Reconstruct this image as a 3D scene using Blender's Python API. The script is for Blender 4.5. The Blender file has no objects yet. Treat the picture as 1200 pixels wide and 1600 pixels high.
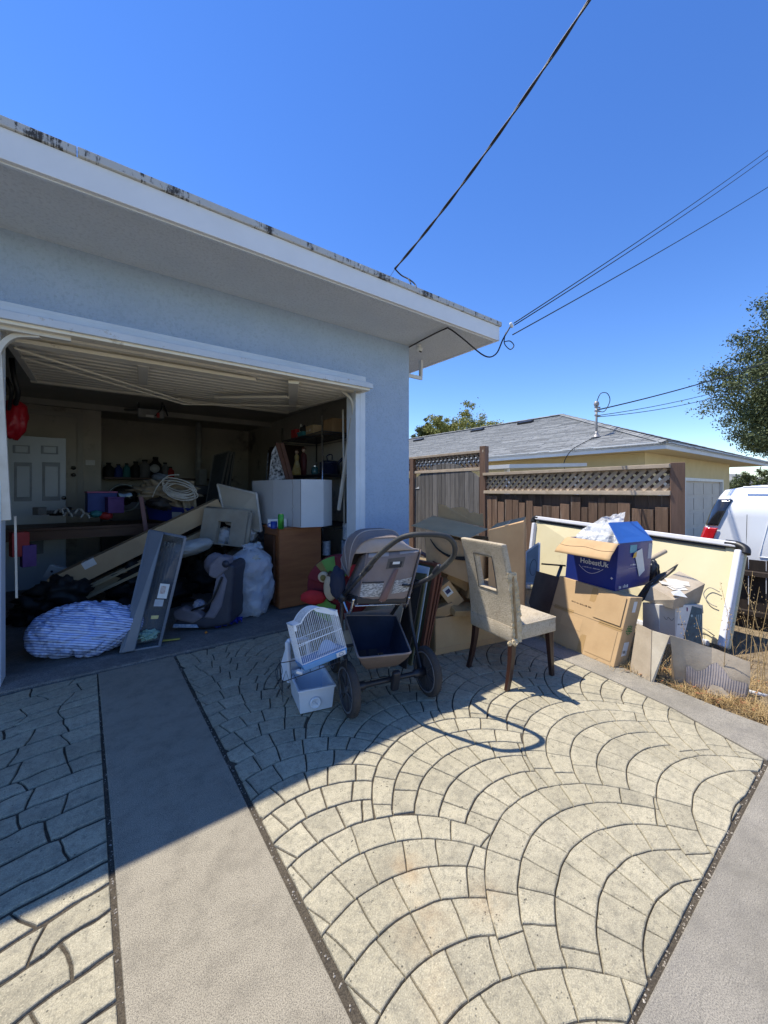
import bpy, bmesh, math, random
from mathutils import Vector, Matrix, noise, Euler
random.seed(7)
sc = bpy.context.scene
col = sc.collection
# ---------------------------------------------------------------- camera
CAM_F, CAM_H, HORIZON = 612.0, 1.3, 766.0
cam_d = bpy.data.cameras.new('camera'); cam = bpy.data.objects.new('camera', cam_d); col.objects.link(cam)
cam.location = (0, 0, CAM_H)
cam.rotation_euler = (math.radians(90), 0, -math.atan2(.6, .8))
cam_d.sensor_fit = 'VERTICAL'; cam_d.sensor_height = 24; cam_d.lens = 24 * CAM_F / 1600
cam_d.shift_y = (HORIZON - 800) / 1600
cam_d.clip_start = .05; cam_d.clip_end = 2000
sc.camera = cam
# ---------------------------------------------------------------- sky and sun
SUN = Vector((-.265, .37, 1)).normalized()
elev = math.asin(SUN.z); azim = math.atan2(SUN.x, SUN.y)
w = bpy.data.worlds.new('World'); sc.world = w; w.use_nodes = True
wt = w.node_tree; wt.nodes.clear()
wo = wt.nodes.new('ShaderNodeOutputWorld'); bg = wt.nodes.new('ShaderNodeBackground'); sky = wt.nodes.new('ShaderNodeTexSky')
sky.sky_type = 'NISHITA'; sky.sun_disc = False; sky.sun_elevation = elev; sky.sun_rotation = azim
sky.air_density = 1.0; sky.dust_density = .0; sky.ozone_density = 4.5; sky.altitude = 0
hs = wt.nodes.new('ShaderNodeHueSaturation'); hs.inputs['Saturation'].default_value = 1.22; hs.inputs['Hue'].default_value = .512
wt.links.new(sky.outputs[0], hs.inputs['Color']); wt.links.new(hs.outputs[0], bg.inputs[0])
bg.inputs[1].default_value = .14; wt.links.new(bg.outputs[0], wo.inputs[0])
sd = bpy.data.lights.new('sun', 'SUN'); so = bpy.data.objects.new('sun', sd); col.objects.link(so)
sd.energy = 4.1; sd.angle = math.radians(.53); sd.color = (1, .945, .83)
so.rotation_euler = SUN.to_track_quat('Z', 'Y').to_euler(); so.location = (0, 0, 12)
sc.view_settings.view_transform = 'Standard'; sc.view_settings.look = 'None'
sc.view_settings.exposure = .72; sc.view_settings.gamma = 1; sc.view_settings.use_curve_mapping = False
# ---------------------------------------------------------------- pixel -> world measuring helpers
def ray(u, v):
    a = (u - 600) / CAM_F
    return Vector((.6 + .8 * a, .8 - .6 * a, (HORIZON - v) / CAM_F))
def T(u, v, t): return Vector((0, 0, CAM_H)) + ray(u, v) * t
def G(u, v, z=0): r = ray(u, v); return Vector((0, 0, CAM_H)) + r * ((z - CAM_H) / r.z)
def PY(u, v, y): r = ray(u, v); return Vector((0, 0, CAM_H)) + r * (y / r.y)
def PX(u, v, x): r = ray(u, v); return Vector((0, 0, CAM_H)) + r * (x / r.x)
V = Vector
# ---------------------------------------------------------------- materials
def nd(nt, typ, **kw):
    n = nt.nodes.new(typ)
    for k, v in kw.items():
        if k in n.inputs: n.inputs[k].default_value = v
        else: setattr(n, k, v)
    return n
MATS = {}
def mat(name, c1, rough=.6, c2=None, scale=6, bump=.15, bscale=60, metal=0, world=False, rnd=.0, speck=None, spscale=200,
        trans=0, alpha=1, spec=.4, stretch=None, coat=0, dirt=None, dscale=2.5, dthr=.55, bdist=.004, detail=6):
    if name in MATS: return MATS[name]
    m = bpy.data.materials.new(name); m.use_nodes = True; nt = m.node_tree; b = nt.nodes['Principled BSDF']
    L = nt.links.new
    if world:
        co = nd(nt, 'ShaderNodeNewGeometry').outputs['Position']
    else:
        co = nd(nt, 'ShaderNodeTexCoord').outputs['Object']
    if stretch:
        mp = nd(nt, 'ShaderNodeMapping'); mp.inputs['Scale'].default_value = stretch; L(co, mp.inputs[0]); co = mp.outputs[0]
    c2 = c2 or tuple(x * .72 for x in c1)
    n1 = nd(nt, 'ShaderNodeTexNoise', Scale=scale, Detail=detail, Roughness=.62); L(co, n1.inputs['Vector'])
    r1 = nd(nt, 'ShaderNodeMapRange'); r1.inputs[1].default_value = .32; r1.inputs[2].default_value = .68; L(n1.outputs[0], r1.inputs[0])
    mx = nd(nt, 'ShaderNodeMix', data_type='RGBA'); mx.inputs[6].default_value = (*c1, 1); mx.inputs[7].default_value = (*c2, 1); L(r1.outputs[0], mx.inputs[0])
    out = mx.outputs[2]
    if speck:
        n2 = nd(nt, 'ShaderNodeTexNoise', Scale=spscale, Detail=2); L(co, n2.inputs['Vector'])
        r2 = nd(nt, 'ShaderNodeMapRange'); r2.inputs[1].default_value = .5; r2.inputs[2].default_value = .68; L(n2.outputs[0], r2.inputs[0])
        m2 = nd(nt, 'ShaderNodeMix', data_type='RGBA'); m2.inputs[7].default_value = (*speck, 1); L(out, m2.inputs[6]); L(r2.outputs[0], m2.inputs[0]); out = m2.outputs[2]
    if dirt:
        n3 = nd(nt, 'ShaderNodeTexNoise', Scale=dscale, Detail=8, Roughness=.7); L(co, n3.inputs['Vector'])
        r3 = nd(nt, 'ShaderNodeMapRange'); r3.inputs[1].default_value = dthr; r3.inputs[2].default_value = dthr + .12; L(n3.outputs[0], r3.inputs[0])
        m3 = nd(nt, 'ShaderNodeMix', data_type='RGBA'); m3.inputs[7].default_value = (*dirt, 1); L(out, m3.inputs[6]); L(r3.outputs[0], m3.inputs[0]); out = m3.outputs[2]
    if rnd:
        oi = nd(nt, 'ShaderNodeObjectInfo'); rr = nd(nt, 'ShaderNodeMapRange'); rr.inputs[3].default_value = 1 - rnd; rr.inputs[4].default_value = 1 + rnd
        L(oi.outputs['Random'], rr.inputs[0])
        hv = nd(nt, 'ShaderNodeHueSaturation'); L(out, hv.inputs['Color']); L(rr.outputs[0], hv.inputs['Value']); out = hv.outputs[0]
    L(out, b.inputs['Base Color'])
    rm = nd(nt, 'ShaderNodeMapRange'); rm.inputs[3].default_value = max(rough - .1, .02); rm.inputs[4].default_value = min(rough + .12, 1); L(n1.outputs[0], rm.inputs[0]); L(rm.outputs[0], b.inputs['Roughness'])
    b.inputs['Metallic'].default_value = metal; b.inputs['Specular IOR Level'].default_value = spec
    b.inputs['Transmission Weight'].default_value = trans; b.inputs['Alpha'].default_value = alpha; b.inputs['Coat Weight'].default_value = coat
    if bump:
        nb = nd(nt, 'ShaderNodeTexNoise', Scale=bscale, Detail=5, Roughness=.65); L(co, nb.inputs['Vector'])
        bp = nd(nt, 'ShaderNodeBump', Strength=bump, Distance=bdist); L(nb.outputs[0], bp.inputs['Height']); L(bp.outputs[0], b.inputs['Normal'])
    MATS[name] = m; m['out'] = 0
    return m
# ---------------------------------------------------------------- mesh builder
ORG = {}
def org(p): return ORG.get(p.name, V((0, 0, 0))) if p else V((0, 0, 0))
def tag(o, label=None, cat=None, group=None, kind=None):
    for k, v in (('label', label), ('category', cat), ('group', group), ('kind', kind)):
        if v: o[k] = v
    return o
def thing(name, label, cat, loc, group=None):
    o = bpy.data.objects.new(name, None); col.objects.link(o); o.location = loc; o.empty_display_size = .1
    ORG[o.name] = V(loc); return tag(o, label, cat, group)
def orth(x, y):
    x = V(x).normalized(); z = x.cross(V(y)).normalized(); y = z.cross(x)
    return Matrix((x, y, z)).transposed()
class MB:
    def __init__(s): s.v = []; s.f = []
    def add(s, vs, fs):
        n = len(s.v); s.v += [V(p) for p in vs]; s.f += [tuple(i + n for i in f) for f in fs]; return s
    def hexa(s, b, t):
        return s.add(list(b) + list(t), [(3, 2, 1, 0), (4, 5, 6, 7), (0, 1, 5, 4), (1, 2, 6, 5), (2, 3, 7, 6), (3, 0, 4, 7)])
    def box(s, c, sz, R=None):
        c = V(c); h = V(sz) / 2; R = R if R is not None else Matrix.Identity(3)
        if isinstance(R, (int, float)): R = Matrix.Rotation(R, 3, 'Z')
        q = [(-1, -1), (1, -1), (1, 1), (-1, 1)]
        return s.hexa([c + R @ V((x * h.x, y * h.y, -h.z)) for x, y in q], [c + R @ V((x * h.x, y * h.y, h.z)) for x, y in q])
    def bar(s, a, b, wd, th, up=(0, 0, 1)):
        a = V(a); b = V(b); d = b - a; y = V(up)
        if abs(d.normalized().dot(y)) > .98: y = V((0, 1, 0))
        R = orth(d, y.cross(d)); return s.box((a + b) / 2, (d.length, wd, th), R)
    def slab(s, quad, d):
        q = [V(p) for p in quad]; d = V(d); return s.hexa(q, [p + d for p in q])
    def plate(s, quad, th):
        q = [V(p) for p in quad]; n = (q[1] - q[0]).cross(q[3] - q[0]).normalized(); return s.slab(q, n * th)
    def prism(s, pts, d):
        n = len(pts); p = [V(a) for a in pts]; d = V(d)
        return s.add(p + [a + d for a in p], [tuple(range(n))[::-1], tuple(range(n, 2 * n))] + [(i, (i + 1) % n, (i + 1) % n + n, i + n) for i in range(n)])
    def tube(s, path, r, n=8, closed=False, cap=True):
        P = [V(p) for p in path]; m = len(P); rs = r if isinstance(r, (list, tuple)) else [r] * m
        up = V((0, 0, 1)); vs = []; prev = None
        for i in range(m):
            d = (P[(i + 1) % m] - P[i - 1]) if (closed or 0 < i < m - 1) else (P[1] - P[0] if i == 0 else P[-1] - P[-2])
            if d.length < 1e-9: d = V((0, 0, 1))
            d.normalize()
            if prev is None:
                a = d.cross(up)
                if a.length < .05: a = d.cross(V((1, 0, 0)))
            else: a = prev - d * prev.dot(d)
            a.normalize(); prev = a; b = d.cross(a)
            vs += [P[i] + (a * math.cos(2 * math.pi * k / n) + b * math.sin(2 * math.pi * k / n)) * rs[i] for k in range(n)]
        fs = []
        for i in range(m if closed else m - 1):
            j = (i + 1) % m
            fs += [(i * n + k, i * n + (k + 1) % n, j * n + (k + 1) % n, j * n + k) for k in range(n)]
        if cap and not closed: fs += [tuple(range(n))[::-1], tuple(range((m - 1) * n, m * n))]
        return s.add(vs, fs)
    def lathe(s, prof, n, c, R=None):
        R = R if R is not None else Matrix.Identity(3); c = V(c); vs = []; m = len(prof)
        for r, z in prof: vs += [c + R @ V((r * math.cos(2 * math.pi * k / n), r * math.sin(2 * math.pi * k / n), z)) for k in range(n)]
        fs = [(i * n + k, i * n + (k + 1) % n, (i + 1) * n + (k + 1) % n, (i + 1) * n + k) for i in range(m - 1) for k in range(n)]
        ring = prof[0] == prof[-1]
        if prof[0][0] > 1e-6 and not ring: fs.append(tuple(range(n))[::-1])
        if prof[-1][0] > 1e-6 and not ring: fs.append(tuple(range((m - 1) * n, m * n)))
        return s.add(vs, fs)
    def grid(s, nu, nv, fn, wu=False, wv=False):
        vs = [fn(i / (nu if wu else nu - 1), j / (nv if wv else nv - 1)) for i in range(nu) for j in range(nv)]
        fs = []
        for i in range(nu if wu else nu - 1):
            for j in range(nv if wv else nv - 1):
                a, b = (i + 1) % nu, (j + 1) % nv
                fs.append((i * nv + j, a * nv + j, a * nv + b, i * nv + b))
        return s.add(vs, fs)
    def lump(s, c, r, amp=.15, sc_=2.5, seed=0, n=28, floor=None, R=None, ridge=0, rs=7):
        c = V(c); R = R if R is not None else Matrix.Identity(3)
        def fn(u, v):
            th = 2 * math.pi * u; ph = math.pi * (v * .998 + .001)
            d = V((math.sin(ph) * math.cos(th), math.sin(ph) * math.sin(th), math.cos(ph)))
            k = 1 + amp * noise.fractal(d * sc_ + V((seed, seed * 1.7, 0)), .8, 2.0, 4)
            if ridge: k += ridge * (abs(noise.noise(d * rs + V((seed * 3, 0, seed)))) - .25)
            p = c + R @ V((d.x * r[0] * k, d.y * r[1] * k, d.z * r[2] * k))
            if floor is not None and p.z < floor: p.z = floor + (p.z - floor) * .03
            return p
        return s.grid(n * 2, n, fn, wu=True)
    def mesh(s, name, o=V((0, 0, 0))):
        me = bpy.data.meshes.new(name); me.from_pydata([p - o for p in s.v], [], s.f); me.validate(); return me
    def build(s, name, m, parent=None, smooth=False, bev=0, seg=2, sub=0, solid=0, label=None, cat=None, group=None, kind=None, recalc=True):
        if parent: o0 = org(parent)
        elif kind == 'structure': o0 = V((0, 0, 0))
        else:
            xs = [p.x for p in s.v]; ys = [p.y for p in s.v]; zs = [p.z for p in s.v]
            o0 = V(((min(xs) + max(xs)) / 2, (min(ys) + max(ys)) / 2, min(zs)))
        me = s.mesh(name, o0)
        if recalc:
            bm = bmesh.new(); bm.from_mesh(me); bmesh.ops.recalc_face_normals(bm, faces=bm.faces); bm.to_mesh(me); bm.free()
        if smooth:
            for p in me.polygons: p.use_smooth = True
        me.materials.append(m)
        o = bpy.data.objects.new(name, me); col.objects.link(o)
        if parent: o.parent = parent
        else: o.location = o0
        ORG[o.name] = o0
        if solid: md = o.modifiers.new('solid', 'SOLIDIFY'); md.thickness = solid; md.offset = 0
        if bev:
            md = o.modifiers.new('bevel', 'BEVEL'); md.width = bev; md.segments = seg; md.limit_method = 'ANGLE'; md.angle_limit = math.radians(40)
            if not smooth:
                md.harden_normals = False
        if sub: md = o.modifiers.new('sub', 'SUBSURF'); md.levels = sub; md.render_levels = sub
        return tag(o, label, cat, group, kind)
def inst(me, name, parent, loc, R=None, scale=None):
    o = bpy.data.objects.new(name, me); col.objects.link(o); o.parent = parent
    o.location = V(loc) - org(parent)
    if R is not None: o.rotation_euler = R.to_euler() if isinstance(R, Matrix) else R
    if scale: o.scale = scale
    return o
def copy_tree(o, dloc=(0, 0, 0), parent=None, label=None):
    c = o.copy(); col.objects.link(c); c.parent = parent
    if parent is None: c.location = o.location + V(dloc)
    ORG[c.name] = ORG.get(o.name, V((0, 0, 0))) + V(dloc)
    if label: c['label'] = label
    for ch in list(o.children): copy_tree(ch, dloc, c)
    return c
def text(s, size, p, x, y, m, parent, name='lettering', ext=.0006, bold=0, align='LEFT'):
    cu = bpy.data.curves.new('t', 'FONT'); cu.body = s; cu.size = size; cu.extrude = ext; cu.offset = bold; cu.resolution_u = 2; cu.align_x = align
    t = bpy.data.objects.new('t', cu); col.objects.link(t)
    dg = bpy.context.evaluated_depsgraph_get(); me = bpy.data.meshes.new_from_object(t.evaluated_get(dg))
    bpy.data.objects.remove(t); bpy.data.curves.remove(cu)
    R = orth(x, y).to_4x4(); R.translation = V(p) - org(parent); me.transform(R)
    me.materials.clear(); me.materials.append(m)
    o = bpy.data.objects.new(name, me); col.objects.link(o); o.parent = parent; ORG[o.name] = org(parent); return o
def print_marks(p, x, y, width, h, n, m, parent, seed=1):
    # print too small to read in the photograph: short strokes of unequal height
    rg_ = random.Random(seed); x = V(x).normalized(); z_ = x.cross(V(y)).normalized(); y = z_.cross(x); b = MB(); p = V(p)
    for k in range(n):
        if rg_.random() < .15: continue
        a = p + x * (width * k / n); w_ = width / n * rg_.uniform(.35, .75); q = h * rg_.uniform(.55, 1)
        b.add([a, a + x * w_, a + x * w_ + y * q, a + y * q], [(0, 1, 2, 3)])
    return b.build('small_print', m, parent, recalc=False)
def bez(pts, n=8):
    P = [V(p) for p in pts]; Q = [P[0]] + P + [P[-1]]; out = []
    for i in range(1, len(Q) - 2):
        for k in range(n):
            t = k / n; a, b, c, d = Q[i - 1:i + 3]
            out.append(.5 * ((2 * b) + (c - a) * t + (2 * a - 5 * b + 4 * c - d) * t * t + (3 * b - a - 3 * c + d) * t ** 3))
    out.append(P[-1]); return out
def lerp(a, b, t): return V(a) * (1 - t) + V(b) * t
# common materials
STUCCO = mat('stucco_blue', (.44, .55, .70), .85, (.40, .51, .66), 3, 1.0, 75, bdist=.016, speck=(.37, .475, .615), spscale=46, world=True)  # speck colour stands in for the fine shading of the plaster grain
SOFFIT = mat('soffit_paint', (.70, .745, .77), .8, (.64, .685, .71), 3, 1.0, 80, bdist=.012, speck=(.58, .62, .645), spscale=48, world=True)  # darker specks paint the grain shading that the bump barely shows
WHITE = mat('white_paint', (.74, .74, .72), .5, (.66, .66, .64), 5, .1, 40)
TRIMW = mat('trim_paint', (.70, .75, .80), .45, (.62, .67, .72), 5, .12, 60)
CARD = mat('cardboard', (.56, .36, .185), .85, (.48, .30, .15), 5, .2, 90, rnd=.08, spec=.15, dirt=(.42, .27, .145), dscale=3)
CARDL = mat('cardboard_pale', (.55, .375, .205), .85, (.48, .32, .17), 5, .2, 90, rnd=.06, spec=.15, dirt=(.42, .28, .15), dscale=3)
CARDG = mat('cardboard_weathered', (.46, .385, .29), .85, (.33, .265, .19), 6, .35, 70, dirt=(.24, .19, .13))
BLACKP = mat('black_plastic', (.014, .014, .015), .4, (.02, .02, .021), 10, .08, 90)
DARK = mat('dark_stuff', (.02, .02, .022), .6, (.035, .03, .03), 6, .1, 40)
CHROME = mat('chrome', (.6, .6, .6), .25, (.5, .5, .5), 10, .02, 60, metal=1)
TAPE = mat('parcel_tape', (.46, .30, .14), .25, (.40, .26, .12), 9, .1, 30)
PAPER = mat('paper_label', (.72, .71, .68), .6, (.62, .61, .58), 12, .05, 60)
INK = mat('black_ink', (.02, .02, .02), .5, bump=0)
# ================================================================ GROUND
def ground_mat(name, base, light, dark, pit=.5, rust=False, fine=260, streak=False, flat=False, finek=.75):
    m = bpy.data.materials.new(name); m.use_nodes = True; nt = m.node_tree; b = nt.nodes['Principled BSDF']; L = nt.links.new
    pos = nd(nt, 'ShaderNodeNewGeometry').outputs['Position']
    def nz(s, d=6, r=.6):
        n = nd(nt, 'ShaderNodeTexNoise', Scale=s, Detail=d, Roughness=r); L(pos, n.inputs['Vector']); return n.outputs[0]
    def rng(i, a, c, lo=0, hi=1):
        r = nd(nt, 'ShaderNodeMapRange'); r.inputs[1].default_value = a; r.inputs[2].default_value = c; r.inputs[3].default_value = lo; r.inputs[4].default_value = hi; L(i, r.inputs[0]); return r.outputs[0]
    def mixc(f, a, c):
        x = nd(nt, 'ShaderNodeMix', data_type='RGBA'); L(f, x.inputs[0])
        for i, q in ((6, a), (7, c)):
            if isinstance(q, tuple): x.inputs[i].default_value = (*q, 1)
            else: L(q, x.inputs[i])
        return x.outputs[2]
    c = mixc(rng(nz(1.7), .35, .65), base, light)
    c = mixc(rng(nz(9, 8, .7), .46, .72, 0, .65), c, dark); c = mixc(rng(nz(38, 6, .75), .48, .66, 0, .15 if flat else .75), c, dark)
    c = mixc(rng(nz(fine, 3), .44, .62, 0, finek), c, tuple(x * .55 for x in dark))
    c = mixc(rng(nz(fine * .8 + 11, 3), .58, .72, 0, .7), c, tuple(min(1, x * 1.35) for x in light))
    vo = nd(nt, 'ShaderNodeTexVoronoi', Scale=70); L(pos, vo.inputs['Vector'])
    vm = nz(14, 4); pits = nd(nt, 'ShaderNodeMath', operation='MULTIPLY'); L(rng(vo.outputs['Distance'], .10, .22, 1, 0), pits.inputs[0]); L(rng(vm, .5, .62, 0, pit), pits.inputs[1])
    c = mixc(pits.outputs[0], c, tuple(x * .35 for x in dark))
    if rust:
        for (x, y, r, k) in ((.86, 1.02, .08, .28), (.80, .86, .09, .2), (1.0, .80, .07, .2), (.72, .72, .06, .15)):
            d = nd(nt, 'ShaderNodeVectorMath', operation='DISTANCE'); d.inputs[1].default_value = (x, y, 0); L(pos, d.inputs[0])
            f = nd(nt, 'ShaderNodeMath', operation='MULTIPLY'); L(rng(d.outputs['Value'], .02, r * 1.3, k, 0), f.inputs[0]); L(rng(nz(13), .35, .6), f.inputs[1])
            c = mixc(f.outputs[0], c, (.42, .22, .07))
    if rust:
        oi = nd(nt, 'ShaderNodeObjectInfo'); hv = nd(nt, 'ShaderNodeHueSaturation'); L(c, hv.inputs['Color']); L(rng(oi.outputs['Random'], 0, 1, .9, 1.08), hv.inputs['Value']); c = hv.outputs[0]
    if streak:
        c = mixc(rng(nz(.9, 10, .75), .46, .62, 0, .7), c, tuple(x * .5 for x in base))
    if flat:
        vc = nd(nt, 'ShaderNodeTexVoronoi', Scale=1.1); vc.feature = 'DISTANCE_TO_EDGE'; dn = nd(nt, 'ShaderNodeTexNoise', Scale=3.5, Detail=8); L(pos, dn.inputs['Vector'])
        dm = nd(nt, 'ShaderNodeMix', data_type='RGBA'); dm.inputs[0].default_value = .22; L(pos, dm.inputs[6]); L(dn.outputs['Color'], dm.inputs[7]); L(dm.outputs[2], vc.inputs['Vector'])
        cf = nd(nt, 'ShaderNodeMath', operation='MULTIPLY'); L(rng(vc.outputs['Distance'], .0, .0045, .55, 0), cf.inputs[0]); L(rng(nz(1.3, 4), .50, .58), cf.inputs[1]); c = mixc(cf.outputs[0], c, tuple(x * .4 for x in dark))
        c = mixc(rng(nz(4.3, 3), .66, .76, 0, .35), c, tuple(x * .8 for x in dark))
    L(c, b.inputs['Base Color']); b.inputs['Roughness'].default_value = .85; b.inputs['Specular IOR Level'].default_value = .3
    h = nd(nt, 'ShaderNodeMath', operation='ADD'); hb = nd(nt, 'ShaderNodeMath', operation='MULTIPLY'); hb.inputs[1].default_value = .12 if flat else 1.9; L(nz(26 if flat else 17, 10, .72), hb.inputs[0]); L(hb.outputs[0], h.inputs[0])
    h2 = nd(nt, 'ShaderNodeMath', operation='MULTIPLY'); L(nz(fine, 2), h2.inputs[0]); h2.inputs[1].default_value = .35; L(h2.outputs[0], h.inputs[1])
    h3 = nd(nt, 'ShaderNodeMath', operation='SUBTRACT'); L(h.outputs[0], h3.inputs[0]); L(pits.outputs[0], h3.inputs[1])
    bp = nd(nt, 'ShaderNodeBump', Strength=.75, Distance=.006); L(h3.outputs[0], bp.inputs['Height']); L(bp.outputs[0], b.inputs['Normal'])
    return m
STONE = ground_mat('stamped_stone', (.43, .38, .265), (.50, .445, .32), (.22, .20, .15), .9, True, finek=.4)
CONC = ground_mat('sandy_concrete', (.33, .29, .22), (.385, .34, .26), (.165, .145, .112), .25, False, 330, flat=True)
CONCG = ground_mat('grey_concrete', (.30, .272, .222), (.37, .335, .275), (.19, .175, .155), .3, False, 300, True, flat=True)
JOINT = ground_mat('joint_dirt', (.085, .07, .05), (.12, .098, .07), (.045, .036, .027), .2)
DIRT = ground_mat('dry_dirt', (.26, .195, .12), (.34, .26, .16), (.12, .085, .05), .2)
FLOORM = ground_mat('garage_floor_concrete', (.22, .215, .20), (.28, .27, .25), (.12, .115, .105), .3, False, 200, True)
def sheet(pts, z, name, m, dz=-.03, **k):
    b = MB(); b.prism([(x, y, z) for x, y in pts][::1], (0, 0, dz)); return b.build(name, m, **k)
# far terrain as one sheet to the horizon
b = MB(); b.add([(-900, -900, -.55), (900, -900, -.55), (900, 900, -.55), (-900, 900, -.55)], [(0, 1, 2, 3)])
b.build('ground', ground_mat('far_ground', (.26, .23, .16), (.33, .29, .2), (.16, .15, .09)), kind='structure')
# dirt terrace of the lot, and its bank down to the neighbour
b = MB()
def gz(x, y): return -.025 + .03 * noise.noise(V((x * 1.6, y * 1.6, 3)))
def dirt_fn(u, v):
    x = 2.4 + 3.2 * u; y = -5 + 17 * v
    z = gz(x, y)
    if x < 2.95: z = -.06
    if x > 5.25: z = -.7
    return V((x, y, z))
b.grid(60, 160, dirt_fn); b.build('dirt_strip', DIRT, smooth=True, kind='structure')
sheet([(5.6, -9), (24, -9), (24, 3.9), (5.6, 3.9)], -.46, 'neighbour_driveway', CONCG, -.06, kind='structure')
# driveway body
inner = [(2.6, .40), (2.68, .60), (2.779, .849), (2.86, 1.25), (2.90, 1.62), (2.93, 2.2), (2.95, 3.455)]
outer = [(3.0, .40), (2.99, .47), (3.0, .62), (3.03, .78), (3.09, 1.05), (3.16, 1.45), (3.2, 2.0), (3.22, 3.455)]
drive = sheet([(-7, -7), (3.0, -7), (3.0, .2)] + outer + [(-7, 3.455)], -.0085, 'driveway', JOINT, -.12, kind='structure')
ORG[drive.name] = V((0, 0, 0))
def cslab(name, pts, m=CONC, z=0.0, bev=.005):
    b = MB(); b.prism([(x, y, -.05) for x, y in pts], (0, 0, z + .05)); return b.build(name, m, drive, bev=bev)
cslab('concrete_strip', [(.048, -7), (.072, .8), (.066, 1.9), (.045, 3.45), (.522, 3.45), (.520, 1.7), (.512, .8), (.50, -7)])
cslab('concrete_slab', [(.53, -7), (3.0, -7), (2.995, .392), (.53, .397)], CONCG)
band = inner + outer[::-1]
cslab('border_band', [(x + .012, y) if i < len(inner) else (x, y) for i, (x, y) in enumerate(band)], CONCG, .001)
cslab('threshold_slab', [(-7, 3.468), (3.3, 3.468), (3.3, 3.75), (-7, 3.75)], FLOORM, .012, .01)
# --- stamped stones
def clipf(poly, f):
    out = []; n = len(poly)
    for i in range(n):
        a, c = poly[i], poly[(i + 1) % n]; fa, fc = f(a), f(c)
        if fa >= 0: out.append(a)
        if (fa >= 0) != (fc >= 0):
            t = fa / (fa - fc); out.append((a[0] + (c[0] - a[0]) * t, a[1] + (c[1] - a[1]) * t))
    return out
def area(p): return sum(p[i - 1][0] * p[i][1] - p[i][0] * p[i - 1][1] for i in range(len(p))) / 2
def simp(p, e=.004):
    out = []
    for q in p:
        if not out or math.hypot(q[0] - out[-1][0], q[1] - out[-1][1]) > e: out.append(q)
    if len(out) > 2 and math.hypot(out[0][0] - out[-1][0], out[0][1] - out[-1][1]) <= e: out.pop()
    return out
def dens(p, e=.03):
    out = []
    for i, a in enumerate(p):
        c = p[(i + 1) % len(p)]; L_ = math.hypot(c[0] - a[0], c[1] - a[1]); k = max(1, int(L_ / e))
        out += [(a[0] + (c[0] - a[0]) * j / k, a[1] + (c[1] - a[1]) * j / k) for j in range(k)]
    return out
def inset(p, d):
    n = len(p); out = []
    for i in range(n):
        a, q, c = p[i - 1], p[i], p[(i + 1) % n]
        e1 = V((q[0] - a[0], q[1] - a[1])); e2 = V((c[0] - q[0], c[1] - q[1]))
        if e1.length < 1e-6 or e2.length < 1e-6: out.append(q); continue
        n1 = V((-e1.y, e1.x)).normalized(); n2 = V((-e2.y, e2.x)).normalized(); m_ = (n1 + n2)
        if m_.length < .3: out.append(q); continue
        m_.normalize(); k = d / max(.5, m_.dot(n1)); out.append((q[0] + m_.x * k, q[1] + m_.y * k))
    return out
STONES = []
def add_stone(p):
    p = simp(p)
    if len(p) < 3: return
    if area(p) < 0: p = p[::-1]
    if area(p) < .0006: return
    STONES.append(p)
def wig(p, s=0, amp=.004):
    return (p[0] + amp * noise.noise(V((p[0] * 14, p[1] * 14, s))), p[1] + amp * noise.noise(V((p[0] * 14, p[1] * 14, s + 9))))
RO, PITCH, SP, PER = .545, .1255, .712, .628
def fans():
    L_ = []
    for k in range(-1, 6):
        cx = .70 + SP * k
        base = .978 if k % 2 else .674
        for j in range(-2, 6): L_.append((cx, base + PER * j))
    return L_
FANS = fans()
gap = .0024
random.seed(11)
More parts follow.
